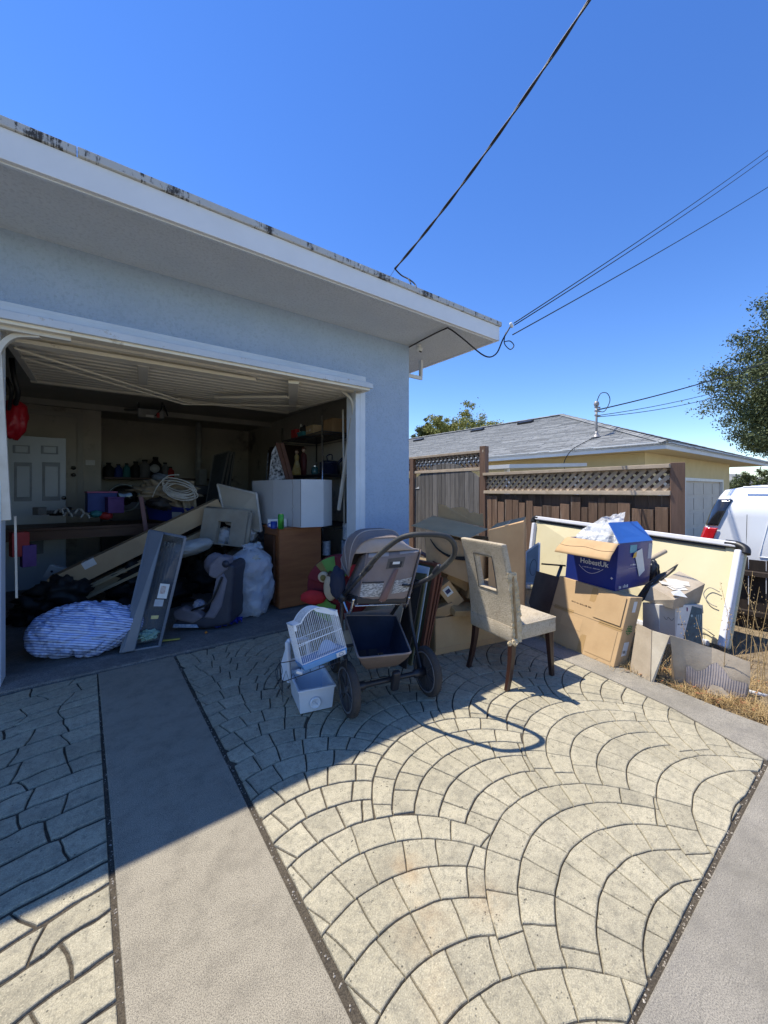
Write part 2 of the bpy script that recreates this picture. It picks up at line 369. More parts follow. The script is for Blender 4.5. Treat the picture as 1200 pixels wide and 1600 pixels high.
for cx, ap in FANS:
    gap = .0015 + .0023 * max(0, min(1, (ap - 1.2) / .8))
    low = [(x, a) for x, a in FANS if a < ap - .01 and abs(x - cx) < SP * 1.6 and a > ap - 1.3]
    for i in range(5):
        r = RO - .028 * i
        a_o = ap - PITCH * i; cy = a_o - r                      # arc centre
        r2 = RO - .028 * (i + 1); a_i = ap - PITCH * (i + 1); cy2 = a_i - r2
        if i == 4: r2, a_i = RO, ap - PER; cy2 = a_i - r2
        # boundaries of stones along the ring
        th = math.radians(-24 + random.uniform(-3, 3)); end = math.radians(204)
        while th < end:
            st = math.radians(random.uniform(12, 17)) * (1 + .05 * i); t2 = min(th + st, end)
            g = gap / r
            arc, inn, thick = [], [], 0
            n = 5; sk0 = sk1 if th > math.radians(-20) and 'sk1' in globals() else 0; sk1 = random.uniform(-.035, .035)
            for q in range(n + 1):
                a_ = th + g + (t2 - th - 2 * g) * q / n; arc.append((cx + (r - gap) * math.cos(a_), cy + (r - gap) * math.sin(a_)))
                a_ += sk0 + (sk1 - sk0) * q / n; dx, dy = math.cos(a_), math.sin(a_); oy = cy2 - cy; R2 = r2 + gap      # ray from the outer centre to the inner circle
                bq = dy * oy; dsc = bq * bq - oy * oy + R2 * R2; rr = bq + math.sqrt(max(dsc, 0)); rr = min(max(rr, .05), r - gap - .0004); thick = max(thick, r - rr)
                inn.append((cx + rr * dx, cy + rr * dy))
            inn = inn[::-1]
            if thick < .014: th = t2; continue
            p = dens(arc + inn)
            for fx_, fa in low:
                p = clipf(p, lambda q: math.hypot(q[0] - fx_, q[1] - (fa - RO)) - (RO + gap))
                if len(p) < 3: break
            if len(p) >= 3:
                # keep inside own fan width and panel
                p = clipf(p, lambda q: q[0] - .542)
                p = clipf(p, lambda q: q[1] - .411) if len(p) > 2 else p
                p = clipf(p, lambda q: 3.44 - q[1]) if len(p) > 2 else p
                def fin(q):
                    for (x0, y0), (x1, y1) in zip(inner, inner[1:]):
                        if y0 <= q[1] <= y1: return x0 + (x1 - x0) * (q[1] - y0) / (y1 - y0) - q[0]
                    return -1 if q[1] > 3.455 else 2.6 - q[0]
                p = clipf(p, fin) if len(p) > 2 else p
                if len(p) > 2: add_stone([wig(q) for q in p])
            th = t2
# left panel: long curved courses of ashlar stones
random.seed(5)
ROWH = [-.5]
for _k in range(60): ROWH.append(ROWH[-1] + random.uniform(.10, .155))
def left_y(row, x): return 3.44 - ROWH[row + 4] - .05 * x * x + .028 * math.sin(x * 1.7 + row * .4) + .12 * x + .014 * noise.noise(V((x * 3.1, row * .37, 2)))
nr = 44
for row in range(-4, nr):
    gap = .0026 + .0014 * max(0, min(1, (22 - row) / 10))
    x = -3.2 + random.uniform(0, .3); s_l = 0
    while x < .03:
        wd = random.uniform(.13, .25); x1 = x + wd
        if x1 > -.03: x1 = .085
        s_r = random.uniform(-.03, .03)
        top = [(x + gap + s_l + (x1 - x - 2 * gap + s_r - s_l) * k / 5, 0) for k in range(6)]
        pt = [(a, left_y(row, a) - gap * 2) for a, _ in top]
        pb = [(x1 - gap - s_r - (x1 - x - 2 * gap - s_r + s_l) * k / 5, 0) for k in range(6)]
        pb = [(a, left_y(row + 1, a) + gap * 2) for a, _ in pb]
        p = dens(pt + pb, .04); p = [wig(q, 4, .015) for q in p]
        p = clipf(p, lambda q: 3.44 - q[1])
        p = clipf(p, lambda q: .038 + .016 * (3.4 - q[1]) / 2.3 - q[0]) if len(p) > 2 else p
        if len(p) > 2: add_stone(p)
        x = x1; s_l = s_r
def score(p):
    cx = sum(q[0] for q in p) / len(p); cy = sum(q[1] for q in p) / len(p); d = cx * .6 + cy * .8
    if d < .9: return -1
    u = 600 + CAM_F * (cx * .8 - cy * .6) / d; v = HORIZON + CAM_F * 1.3 / d
    if u < -40 or u > 1240 or v > 1660: return -abs(d)
    return abs(area(p)) / d ** 3
STONES.sort(key=score, reverse=True)
def stone(mb, p, s):
    cx = sum(q[0] for q in p) / len(p); cy = sum(q[1] for q in p) / len(p)
    h = .0015 * (noise.noise(V((cx * 31, cy * 31, 5))))
    tx, ty = random.uniform(-.006, .006), random.uniform(-.006, .006)
    zz = lambda q: h + tx * (q[0] - cx) + ty * (q[1] - cy) + .0012 * noise.noise(V((q[0] * 25, q[1] * 25, 1)))
    a = inset(p, .0036); c = inset(p, .0011); n = len(p)
    vs = [(q[0], q[1], -.02) for q in p] + [(q[0], q[1], -.007 + h) for q in p] + [(q[0], q[1], -.002 + zz(q)) for q in c] + [(q[0], q[1], zz(q)) for q in a]
    fs = [(k * n + i, k * n + (i + 1) % n, (k + 1) * n + (i + 1) % n, (k + 1) * n + i) for k in range(3) for i in range(n)] + [tuple(range(3 * n, 4 * n))]
    mb.add(vs, fs)
for p in STONES[:300]:
    b = MB(); stone(b, p, 0); o = b.build('stone', STONE, drive, smooth=False, recalc=False)
b = MB()
for p in STONES[300:]: stone(b, p, 0)
b.build('small_stones', STONE, drive, kind='stuff', recalc=False)
print('stones', len(STONES), 'scored', sum(1 for p in STONES if score(p) > 0))
# debris in the joints
random.seed(3)
PEB = mat('joint_pebbles', (.55, .50, .42), .8, (.16, .12, .08), 60, .2, 90, world=True)
b = MB()
def peb(x, y, r, z=-.004):
    n = 5; ph = random.random() * 6
    top = [(x + r * math.cos(ph + k * 6.283 / n) * random.uniform(.6, 1.1), y + r * math.sin(ph + k * 6.283 / n) * random.uniform(.6, 1.1), z) for k in range(n)]
    b.add(top + [(x, y, z + r * .8)], [(k, (k + 1) % n, n) for k in range(n)])
for _ in range(800):
    y = random.uniform(-1, 3.45); c = random.random()
    if c < .42: peb(.528 + random.gauss(0, .004), y, random.uniform(.0015, .0045), -.0075)
    elif c < .7: peb(.046 + .024 * max(0, min(1, (3.4 - y) / 2.6)) + random.gauss(0, .004), y, random.uniform(.0015, .0045), -.0075)
    else: peb(random.uniform(.5, 2.6), .403 + random.gauss(0, .004), random.uniform(.0015, .0045), -.0075)
for _ in range(260): peb(random.uniform(-.8, 2.9), random.uniform(.2, 3.4), random.uniform(.0012, .0035), 0)
b.build('joint_gravel', PEB, kind='stuff', label='small pale pebbles and crumbs lying in the driveway joints')
# dry grass and weeds along the edge
random.seed(21)
STRAW = mat('dry_straw', (.50, .36, .17), .8, (.34, .22, .09), 9, 0, rnd=0)
b = MB()
def blade(x, y, h, bend, wd=.0022, z=-.02):
    a = random.random() * 6.283; dx, dy = math.cos(a), math.sin(a); px_, py_ = -dy * wd, dx * wd
    pts = [(0, 0), (.35, .12), (.7, .45), (1, 1)]; vs = []
    for t, q in pts:
        X_, Y_, Z_ = x + dx * bend * q, y + dy * bend * q, z + h * t * (1 - .25 * q * (bend / max(h, .01)))
        k = 1 - .8 * t; vs += [(X_ - px_ * k, Y_ - py_ * k, Z_), (X_ + px_ * k, Y_ + py_ * k, Z_)]
    b.add(vs, [(0, 1, 3, 2), (2, 3, 5, 4), (4, 5, 7, 6)])
for _ in range(27000):
    y = random.uniform(-1.5, 2.4); x = 3.04 + abs(random.gauss(0, .35)) + .05 * max(0, y - .4)
    if y > 1.0 and random.random() < .55: continue
    if x > 5.2: continue
    dn = noise.noise(V((x * 3, y * 3, 8)))
    if dn < -.15: continue
    blade(x, y, random.uniform(.015, .09), random.uniform(.02, .12), random.uniform(.001, .0025))
for _ in range(1300):
    y = random.uniform(.2, 3.2); x = random.uniform(3.15, 5.0); blade(x, y, random.uniform(.04, .18), random.uniform(.03, .12))
b.build('dry_grass', STRAW, kind='stuff', label='flattened dry straw grass along the driveway border', recalc=False)
b = MB(); random.seed(8)
LEAF = mat('dead_leaf', (.33, .13, .05), .8, (.2, .1, .05), 9, 0, world=True)
for _ in range(160):
    x = 3.05 + abs(random.gauss(0, .22)); y = random.uniform(.1, 1.2); r = random.uniform(.008, .02); a = random.random() * 6.3; z = .005 + random.random() * .012
    q = [(x + r * math.cos(a + k * 1.57) * (1 if k % 2 else .5), y + r * math.sin(a + k * 1.57) * (1 if k % 2 else .5), z + random.uniform(0, .01)) for k in range(4)]
    b.add(q, [(0, 1, 2, 3)])
b.build('dead_leaves', LEAF, kind='stuff', label='rusty dead leaves scattered in the dry grass', recalc=False)
# tall oat stalks : countable plants
def stalk(x, y, h, lean, seed):
    random.seed(seed); b = MB(); a = random.random() * 6.28
    P = [V((x + lean * math.cos(a) * t * t, y + lean * math.sin(a) * t * t, -.02 + h * t)) for t in [0, .25, .5, .75, 1]]
    b.tube(P, [.0022, .002, .0017, .0013, .0008], 5)
    for k in range(16):
        t = .55 + .45 * k / 16; i = min(3, int(t * 4)); p = lerp(P[i], P[i + 1], t * 4 - i) + V((random.gauss(0, .012), random.gauss(0, .012), random.gauss(0, .01)))
        d = V((random.gauss(0, .4), random.gauss(0, .4), -1)).normalized() * random.uniform(.008, .016); s_ = d.cross(V((1, .3, 0))).normalized() * .0025
        b.add([p, p + d * .5 + s_, p + d, p + d * .5 - s_], [(0, 1, 2, 3)])
    for k in range(3):
        t = random.uniform(.05, .4); p = lerp(P[0], P[2], t * 2); d = V((random.gauss(0, .06), random.gauss(0, .06), random.uniform(.02, .1)))
        b.add([p - V((.002, 0, 0)), p + V((.002, 0, 0)), p + d], [(0, 1, 2)])
    return b
spots = [(1080, .62, .52), (1130, .70, .60), (1150, .95, .70), (1165, .78, .74), (1172, 1.05, .62), (1182, .9, .80), (1190, .7, .66), (1196, 1.1, .72), (1105, .6, .4), (1188, .5, .5), (1015, 1.25, .22), (1030, 1.15, .2)]
where = ['reaching across the torn white box', 'beside the end of the whiteboard', 'in front of the whiteboard corner', 'against the lower slot of the whiteboard', 'just past the whiteboard corner', 'tallest one past the whiteboard', 'near the white pipe', 'by the dark fence boards', 'in front of the bent cardboard panel', 'over the white pipe end', 'short one between the two cardboard panels', 'short one at the foot of the pale cardboard']
for i, (u, yy, h) in enumerate(spots):
    p = PX(u, 1000, 3.16 + .09 * (i % 5) + (.25 if u > 1160 else 0)); p.z = 0
    stalk(p.x, p.y, h, .12, 100 + i).build('oat_stalk', STRAW, label='dry oat grass stalk ' + where[i], cat='plant', group='dry oat stalks at the edge', recalc=False)
# ================================================================ OUR HOUSE WITH THE GARAGE
WX, DY, FY, RX = 3.076, 3.60, 2.85, 3.80        # wall corner, wall face, roof edge, roof side edge
OL, OR, OH = -.47, 2.292, 2.40                  # door opening
house = thing('house', 'pale blue stucco house with its garage standing open', 'house', (1.3, 3.6, 0))
b = MB()
b.box((-3.23, DY + .08, 1.55), (5.52 - .0, .16, 3.1)); b.v = [p if p.x < -1 else V((OL - .06, p.y, p.z)) for p in b.v]
b.build('wall', STUCCO, house)
MB().hexa([(OR + .06, DY, 0), (WX, DY, 0), (WX, DY + .16, 0), (OR + .06, DY + .16, 0)], [(OR + .06, DY, 3.04), (WX, DY, 3.04), (WX, DY + .16, 3.04), (OR + .06, DY + .16, 3.04)]).build('wall', STUCCO, house)
MB().box(((OL + OR) / 2, DY + .08, (OH + .07 + 3.04) / 2), (OR - OL + .12, .16, 3.04 - OH - .07)).build('wall', STUCCO, house)
MB().box((WX - .08, (DY + .163 + 9.2) / 2, 1.52), (.16, 9.2 - DY - .163, 3.04)).build('wall', STUCCO, house)
MB().box((-1.5, 9.28, 1.5), (9.4, .16, 3.0)).build('wall', STUCCO, house)
# soffit, fascia, roof
b = MB(); b.box(((-6 + RX) / 2 - .01, (FY + 9.9) / 2 + .01, 3.055), (RX + 6 - .03, 9.9 - FY - .03, .03)); b.build('soffit', SOFFIT, house)
FASC = mat('fascia_white', (.78, .80, .81), .5, (.72, .74, .75), 2.5, .12, 60, world=True)
MB().box(((-6 + RX) / 2, FY + .0, 3.115), (RX + 6, .035, .165)).build('fascia', FASC, house, bev=.003)
MB().box((RX - .018, (FY + 9.9) / 2 + .02, 3.115), (.035, 9.9 - FY, .165)).build('fascia', FASC, house, bev=.003)
b = MB(); b.bar((-6, FY + .022, 3.034), (RX - .04, FY + .022, 3.034), .02, .018); b.build('fascia_bead', TRIMW, house)
# mildewed gravel-stop edge above the fascia
def mildew():
    m = bpy.data.materials.new('mildewed_roof_edge'); m.use_nodes = True; nt = m.node_tree; p = nt.nodes['Principled BSDF']; L = nt.links.new
    pos = nd(nt, 'ShaderNodeNewGeometry').outputs['Position']
    mp = nd(nt, 'ShaderNodeMapping'); mp.inputs['Scale'].default_value = (1.1, 1, .3); L(pos, mp.inputs[0])
    n1 = nd(nt, 'ShaderNodeTexNoise', Scale=3.2, Detail=3); L(mp.outputs[0], n1.inputs['Vector'])
    mp2 = nd(nt, 'ShaderNodeMapping'); mp2.inputs['Scale'].default_value = (34, 1, 5); L(pos, mp2.inputs[0])
    n2 = nd(nt, 'ShaderNodeTexNoise', Scale=1.6, Detail=5, Roughness=.7); L(mp2.outputs[0], n2.inputs['Vector'])
    n3 = nd(nt, 'ShaderNodeTexNoise', Scale=26, Detail=6, Roughness=.7); L(pos, n3.inputs['Vector'])
    r = nd(nt, 'ShaderNodeMapRange'); r.inputs[1].default_value = .42; r.inputs[2].default_value = .62; L(n1.outputs[0], r.inputs[0])
    a = nd(nt, 'ShaderNodeMath', operation='MULTIPLY'); L(n2.outputs[0], a.inputs[0]); L(n3.outputs[0], a.inputs[1])
    a2 = nd(nt, 'ShaderNodeMath', operation='ADD'); L(a.outputs[0], a2.inputs[0])
    a3 = nd(nt, 'ShaderNodeMath', operation='MULTIPLY'); a3.inputs[1].default_value = .13; L(r.outputs[0], a3.inputs[0]); L(a3.outputs[0], a2.inputs[1])
    r2 = nd(nt, 'ShaderNodeMapRange'); r2.inputs[1].default_value = .325; r2.inputs[2].default_value = .40; L(a2.outputs[0], r2.inputs[0])
    mx = nd(nt, 'ShaderNodeMix', data_type='RGBA'); mx.inputs[6].default_value = (.50, .50, .48, 1); mx.inputs[7].default_value = (.055, .05, .045, 1); L(r2.outputs[0], mx.inputs[0]); L(mx.outputs[2], p.inputs['Base Color'])
    p.inputs['Roughness'].default_value = .8
    bp = nd(nt, 'ShaderNodeBump', Strength=.6, Distance=.006); L(n3.outputs[0], bp.inputs['Height']); L(bp.outputs[0], p.inputs['Normal'])
    return m
MIL = mildew()
random.seed(4); b = MB(); x = -6.0
while x < RX + .02:
    x1 = min(x + random.uniform(1.0, 2.2), RX + .02)
    b.box(((x + x1) / 2, FY - .01 + random.uniform(-.003, .003), 3.2235), (x1 - x - .004, .05, .05)); x = x1
b.build('roof_edge', MIL, house, bev=.004)
MB().box((RX + .012, (FY + 9.9) / 2 + .06, 3.2235), (.05, 9.9 - FY - .04, .05)).build('roof_edge', MIL, house, bev=.004)
ROOFM = mat('gravel_roof', (.35, .34, .32), .9, (.22, .21, .2), 30, .5, 60)
MB().box(((-6 + RX) / 2, (FY + 9.9) / 2 + .03, 3.20), (RX + 6 - .06, 9.9 - FY - .06, .07)).build('roof', ROOFM, house)
# interior lining of the garage
INW = mat('garage_wall_paint', (.50, .46, .39), .85, (.42, .39, .33), 2, .25, 40, world=True, dirt=(.2, .18, .15), dscale=1.6)
INC = mat('garage_ceiling_paint', (.45, .42, .37), .9, (.38, .36, .31), 2, .2, 40, world=True)
MB().box((1.0, 9.0, 1.35), (3.9, .06, 2.7)).build('interior_wall', INW, house)
MB().box((2.90, 6.4, 1.35), (.05, 5.2, 2.7)).build('interior_wall', INW, house)
MB().box((-1.55, 6.6, 1.35), (.06, 5.7, 2.7)).build('interior_wall', INW, house)
MB().box((.70, 6.42, 2.66), (4.5, 5.3, .05)).build('ceiling', INC, house)
MB().box((.70, 7.6, 2.60), (4.4, .10, .10)).build('beam', INC, house)
b = MB(); b.prism([(-6, 3.752, -.02), (3.07, 3.752, -.02), (3.07, 9.9, -.02), (-6, 9.9, -.02)], (0, 0, .025)); b.build('floor', FLOORM, kind='structure')
# trim round the opening (butted, stepped)
def trim(c, s): return MB().box(c, s).build('door_trim', TRIMW, house, bev=.004)
trim(((OL + OR) / 2, DY - .012, OH + .035), (OR - OL + .20, .05, .07)); trim(((OL + OR) / 2, DY - .022, OH + .095), (OR - OL + .24, .07, .05)); trim(((OL + OR) / 2, DY - .008, OH + .135), (OR - OL + .27, .04, .028))
trim((OR + .028, DY + .06, OH / 2), (.055, .19, OH)); trim((OR + .083, DY - .012, OH / 2), (.055, .05, OH)); trim((OR + .124, DY - .004, OH / 2), (.026, .034, OH))
trim((OL - .028, DY + .06, OH / 2), (.055, .19, OH)); trim((OL - .083, DY - .012, OH / 2), (.055, .05, OH)); trim((OL - .124, DY - .004, OH / 2), (.026, .034, OH))
# ---- tilt-up garage door, raised
DOORM = mat('door_underside_paint', (.84, .79, .66), .6, (.76, .71, .58), 4, .3, 50, dirt=(.40, .33, .22), dscale=6, dthr=.62)
DOORF = mat('door_outside_paint', (.60, .65, .70), .5, (.52, .57, .62), 4, .2, 50, dirt=(.32, .25, .17), dscale=12, dthr=.60)
gd_loc = ((OL + OR) / 2, 4.5, 2.38)
gdoor = bpy.data.objects.new('garage_door', None); col.objects.link(gdoor); gdoor.parent = house; gdoor.location = V(gd_loc) - org(house); ORG[gdoor.name] = V(gd_loc)
y0, y1, x0, x1 = 3.38, 5.55, OL - .03, OR + .06
def dz(y): return 2.375 + (y - y0) * .045
N = 15
for i in range(N):
    ya = y0 + .07 + (y1 - y0 - .14) * i / N; yb = y0 + .07 + (y1 - y0 - .14) * (i + 1) / N - .006
    b = MB(); z = dz((ya + yb) / 2)
    prof = [(ya, z + .012), (ya + (yb - ya) * .16, z - .020), (ya + (yb - ya) * .55, z - .022), (ya + (yb - ya) * .72, z + .008), (yb, z + .012), (yb, z + .03), (ya, z + .03)]
    b.prism([(x0 + .02, y, q) for y, q in prof], (x1 - x0 - .04, 0, 0)); b.build('slat', DOORM, gdoor)
b = MB(); b.box(((x0 + x1) / 2, y0 + .035, dz(y0) - .005), (x1 - x0, .07, .05)); b.box(((x0 + x1) / 2, y1 - .035, dz(y1) - .01), (x1 - x0, .06, .06))
for x in (x0 + .03, x1 - .03): b.bar((x, y0 + .07, dz(y0) - .008), (x, y1 - .07, dz(y1) - .008), .05, .05)
b.build('door_frame', DOORM, gdoor, bev=.004)
MB().box(((x0 + x1) / 2, y0 - .012, dz(y0) + .018), (x1 - x0 + .05, .025, .052)).build('bottom_rail', DOORF, gdoor, bev=.004)
MB().bar(((x0 + x1) / 2, y0, dz(y0) + .046), ((x0 + x1) / 2, y1, dz(y1) + .046), x1 - x0, .02).build('door_skin', DOORF, gdoor)
def brace(a, c, wd, th): return MB().bar(a, c, wd, th).build('brace', DOORM, gdoor, bev=.004)
zz = dz(4.4) - .045; xm = (x0 + x1) / 2
brace((x0 + .05, 3.75, dz(3.8) - .05), (1.25, 3.72, dz(3.8) - .05), .10, .03)
brace((1.55, 3.50, dz(3.5) - .05), (x1 - .18, 4.95, dz(4.9) - .05), .10, .03)
brace((.35, 3.80, dz(4) - .06), (.42, 4.55, dz(4.5) - .06), .08, .03)
brace((1.75, 4.1, dz(4) - .075), (1.15, 4.75, dz(4.7) - .075), .07, .025)
b = MB()
b.tube([(x0 + .06, 3.85, dz(3.8) - .07), (.9, 5.15, dz(5.1) - .10), (x1 - .15, 5.2, dz(5.2) - .07)], .010, 6); b.tube([(x0 + .06, 4.2, dz(4.2) - .06), (.9, 5.2, dz(5.1) - .12), (x1 - .2, 4.6, dz(4.6) - .06)], .010, 6)
b.build('truss_rod', DOORM, gdoor, smooth=True)
b = MB(); b.bar((xm, 5.3, dz(5.3) - .05), (xm, 5.52, dz(5.5) - .06), .16, .03); b.build('hinge_plate', DOORM, gdoor)
ARM = mat('painted_steel_arm', (.66, .63, .56), .45, (.56, .52, .44), 8, .15, 60)
# hinge arms left and right
b = MB(); P0, P1 = T(552, 640, 4.30), T(529, 797, 4.55)
b.bar(P0, P1, .035, .03, (0, 1, 0)); b.bar(T(558, 612, 4.28), P0, .03, .03, (0, 1, 0)); b.bar(P0 + V((.03, 0, 0)), P1 + V((.035, .02, .06)), .012, .03, (0, 1, 0)); b.build('lift_arm', ARM, gdoor, bev=.004)
b = MB(); b.tube(bez([T(534, 612, 4.22), T(545, 620, 4.24), T(551, 632, 4.27), T(552, 652, 4.3)]), .016, 8); b.build('arm_bracket', ARM, gdoor, smooth=True)
b = MB(); xl = OL - .015
A0, A1 = V((xl, 3.52, 2.18)), V((xl + .035, 3.60, 1.10))
b.bar(A0, A1, .055, .03, (0, 1, 0)); b.build('lift_arm', ARM, gdoor, bev=.004)
b = MB(); pts = bez([(xl, 3.52, 2.10), (xl + .02, 3.52, 2.22), (xl + .09, 3.50, 2.305), (xl + .22, 3.46, 2.325)], 6)
for p, q in zip(pts, pts[1:]): b.bar(p, q + (q - p) * .1, .03, .045, (0, 1, 0))
b.bar((xl - .05, 3.44, 2.335), (xl + .38, 3.44, 2.335), .03, .025, (0, 1, 0)); b.build('arm_bracket', ARM, gdoor)
MB().bar((xl + .07, 3.70, 1.12), (xl + .075, 3.72, .55), .012, .012, (0, 1, 0)).build('spring_rod', ARM, gdoor)
# downspout frame under the side eave
b = MB(); z = 2.80; b.bar((WX + .01, 3.9, z), (3.56, 3.9, z), .03, .045); b.bar((3.54, 3.9, z + .0225), (3.54, 3.9, 3.04), .03, .05, (0, 1, 0)); b.build('eave_bracket', WHITE, house, bev=.003)
# ---- roof pipe, camera, cables
b = MB(); p = PY(584, 432, 3.0); p.z -= .02
b.lathe([(0, .0), (.022, 0), (.022, .10), (.0, .10)], 14, p + V((0, .0, 0)), orth((1, 0, 0), (0, 0, 1))); b.build('roof_vent_pipe', WHITE, house, smooth=True)
cam_t = thing('security_camera', 'small round white security camera under the eave corner', 'camera', (3.13, 3.56, 2.90))
c0 = V((3.14, 3.50, 3.035))
MB().lathe([(.0, 0), (.034, 0), (.034, -.014), (.02, -.02)], 20, c0).build('mount', WHITE, cam_t, smooth=True)
Rc = orth((1, 0, 0), (0, .9, -.4))
MB().lathe([(0, -.022), (.03, -.022), (.036, -.012), (.036, .018), (.026, .034), (0, .034)], 22, c0 + V((0, -.012, -.055)), orth((1, 0, 0), (0, .4, .9))).build('housing', WHITE, cam_t, smooth=True)
MB().lathe([(0, 0), (.018, 0), (.018, .012), (0, .012)], 18, c0 + V((0, -.03, -.088)), orth((1, 0, 0), (0, .7, .7))).build('lens', BLACKP, cam_t, smooth=True)
CAB = mat('cable_rubber', (.012, .012, .013), .5, bump=.1)
def cable(name, label, pts, r, n=6, group=None, m=CAB): return MB().tube(bez(pts, n), r, 6).build(name, m, smooth=True, label=label, cat='cable', group=group)
cable('camera_cable', 'black cable looping from the wall top along the soffit to the roof corner', [(WX - .01, 3.585, 3.02), G(668, 527, 3.02), G(695, 514, 3.02), G(703, 514, 3.015), PY(722, 528, 2.87), PY(757, 556, 2.84), PY(775, 553, 2.82), PY(786, 530, 2.80), PY(797, 511, 2.78)], .008)
cable('cable_loop', 'short black cable loop hanging at the roof corner', [PY(790, 520, 2.80), PY(788, 536, 2.79), PY(797, 546, 2.79), PY(803, 540, 2.79), PY(797, 533, 2.80), PY(788, 534, 2.81)], .006)
b = MB(); b.lathe([(0, -.03), (.014, -.03), (.02, 0), (.014, .03), (0, .03)], 12, PY(799, 508, 2.78), orth((0, 1, 0), (1, 0, .8))); b.build('cable_clamp', WHITE, smooth=True, label='pale cable clamp fixed at the roof corner', cat='clamp')
corner = PY(803, 505, 2.78)
def span(a, c, sag, n=16): return [lerp(a, c, k / n) - V((0, 0, sag * 4 * (k / n) * (1 - k / n))) for k in range(n + 1)]
e1 = T(1215, 224, 9)
cable('power_line', 'upper of two close black wires rising from the roof corner', span(corner, e1, .05), .007, 2, 'wires from the roof corner')
cable('power_line', 'lower of two close black wires rising from the roof corner', span(corner + V((.01, 0, -.02)), T(1215, 233, 9), .06), .007, 2, 'wires from the roof corner')
cable('power_line', 'single lower black wire running from the roof corner to the right', span(PY(801, 523, 2.79), T(1215, 283, 8.5), .04), .0075, 2, 'wires from the roof corner')
# thick twisted service drop
a = T(617, 420, 4.6); e = T(950, -45, 2.9); P = span(a, e, .10, 60)
st = thing('service_drop', 'thick twisted black service cable crossing the sky to the roof', 'cable', a)
for k in range(2):
    pts = []
    for i, p in enumerate(P):
        d = (e - a).normalized(); s1 = d.cross(V((0, 0, 1))).normalized(); s2 = d.cross(s1); ph = i * .42 + k * math.pi
        pts.append(p + (s1 * math.cos(ph) + s2 * math.sin(ph)) * .0065)
    MB().tube(pts, .0085, 6).build('strand', CAB, st, smooth=True)
b = MB(); b.tube(bez([a, T(627, 430, 4.6), T(640, 437, 4.55), T(650, 447, 4.5), T(649, 460, 4.4)]), .008, 6); b.tube(bez([T(638, 436, 4.55), T(642, 444, 4.5), T(640, 455, 4.4)]), .007, 6); b.build('drip_loop', CAB, st, smooth=True)
b = MB(); b.tube([a, T(606, 438, 4.4)], .004, 5); b.build('support_wire', CHROME, st)
# ================================================================ FENCE, GATE, NEIGHBOUR, VANS, TREES
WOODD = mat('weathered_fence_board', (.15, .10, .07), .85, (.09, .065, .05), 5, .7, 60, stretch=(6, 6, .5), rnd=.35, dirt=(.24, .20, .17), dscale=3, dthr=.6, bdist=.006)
WOODG = mat('grey_gate_board', (.21, .195, .18), .85, (.13, .12, .11), 5, .7, 60, stretch=(6, 6, .5), rnd=.25)
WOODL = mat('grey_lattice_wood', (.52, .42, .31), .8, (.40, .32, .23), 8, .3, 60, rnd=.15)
POSTM = mat('redwood_post', (.23, .135, .09), .75, (.15, .09, .06), 5, .5, 60, stretch=(6, 6, .5), rnd=.1)
BEDARK = mat('dark_old_board', (.045, .032, .025), .9, (.025, .018, .015), 5, .6, 50, stretch=(6, 6, .5), rnd=.3)  # near-black brown, varied per board of the low fence
WOODF = mat('brown_front_board', (.23, .14, .09), .85, (.14, .09, .06), 5, .7, 60, stretch=(6, 6, .5), rnd=.35, dirt=(.30, .24, .19), dscale=3, dthr=.58, bdist=.006)
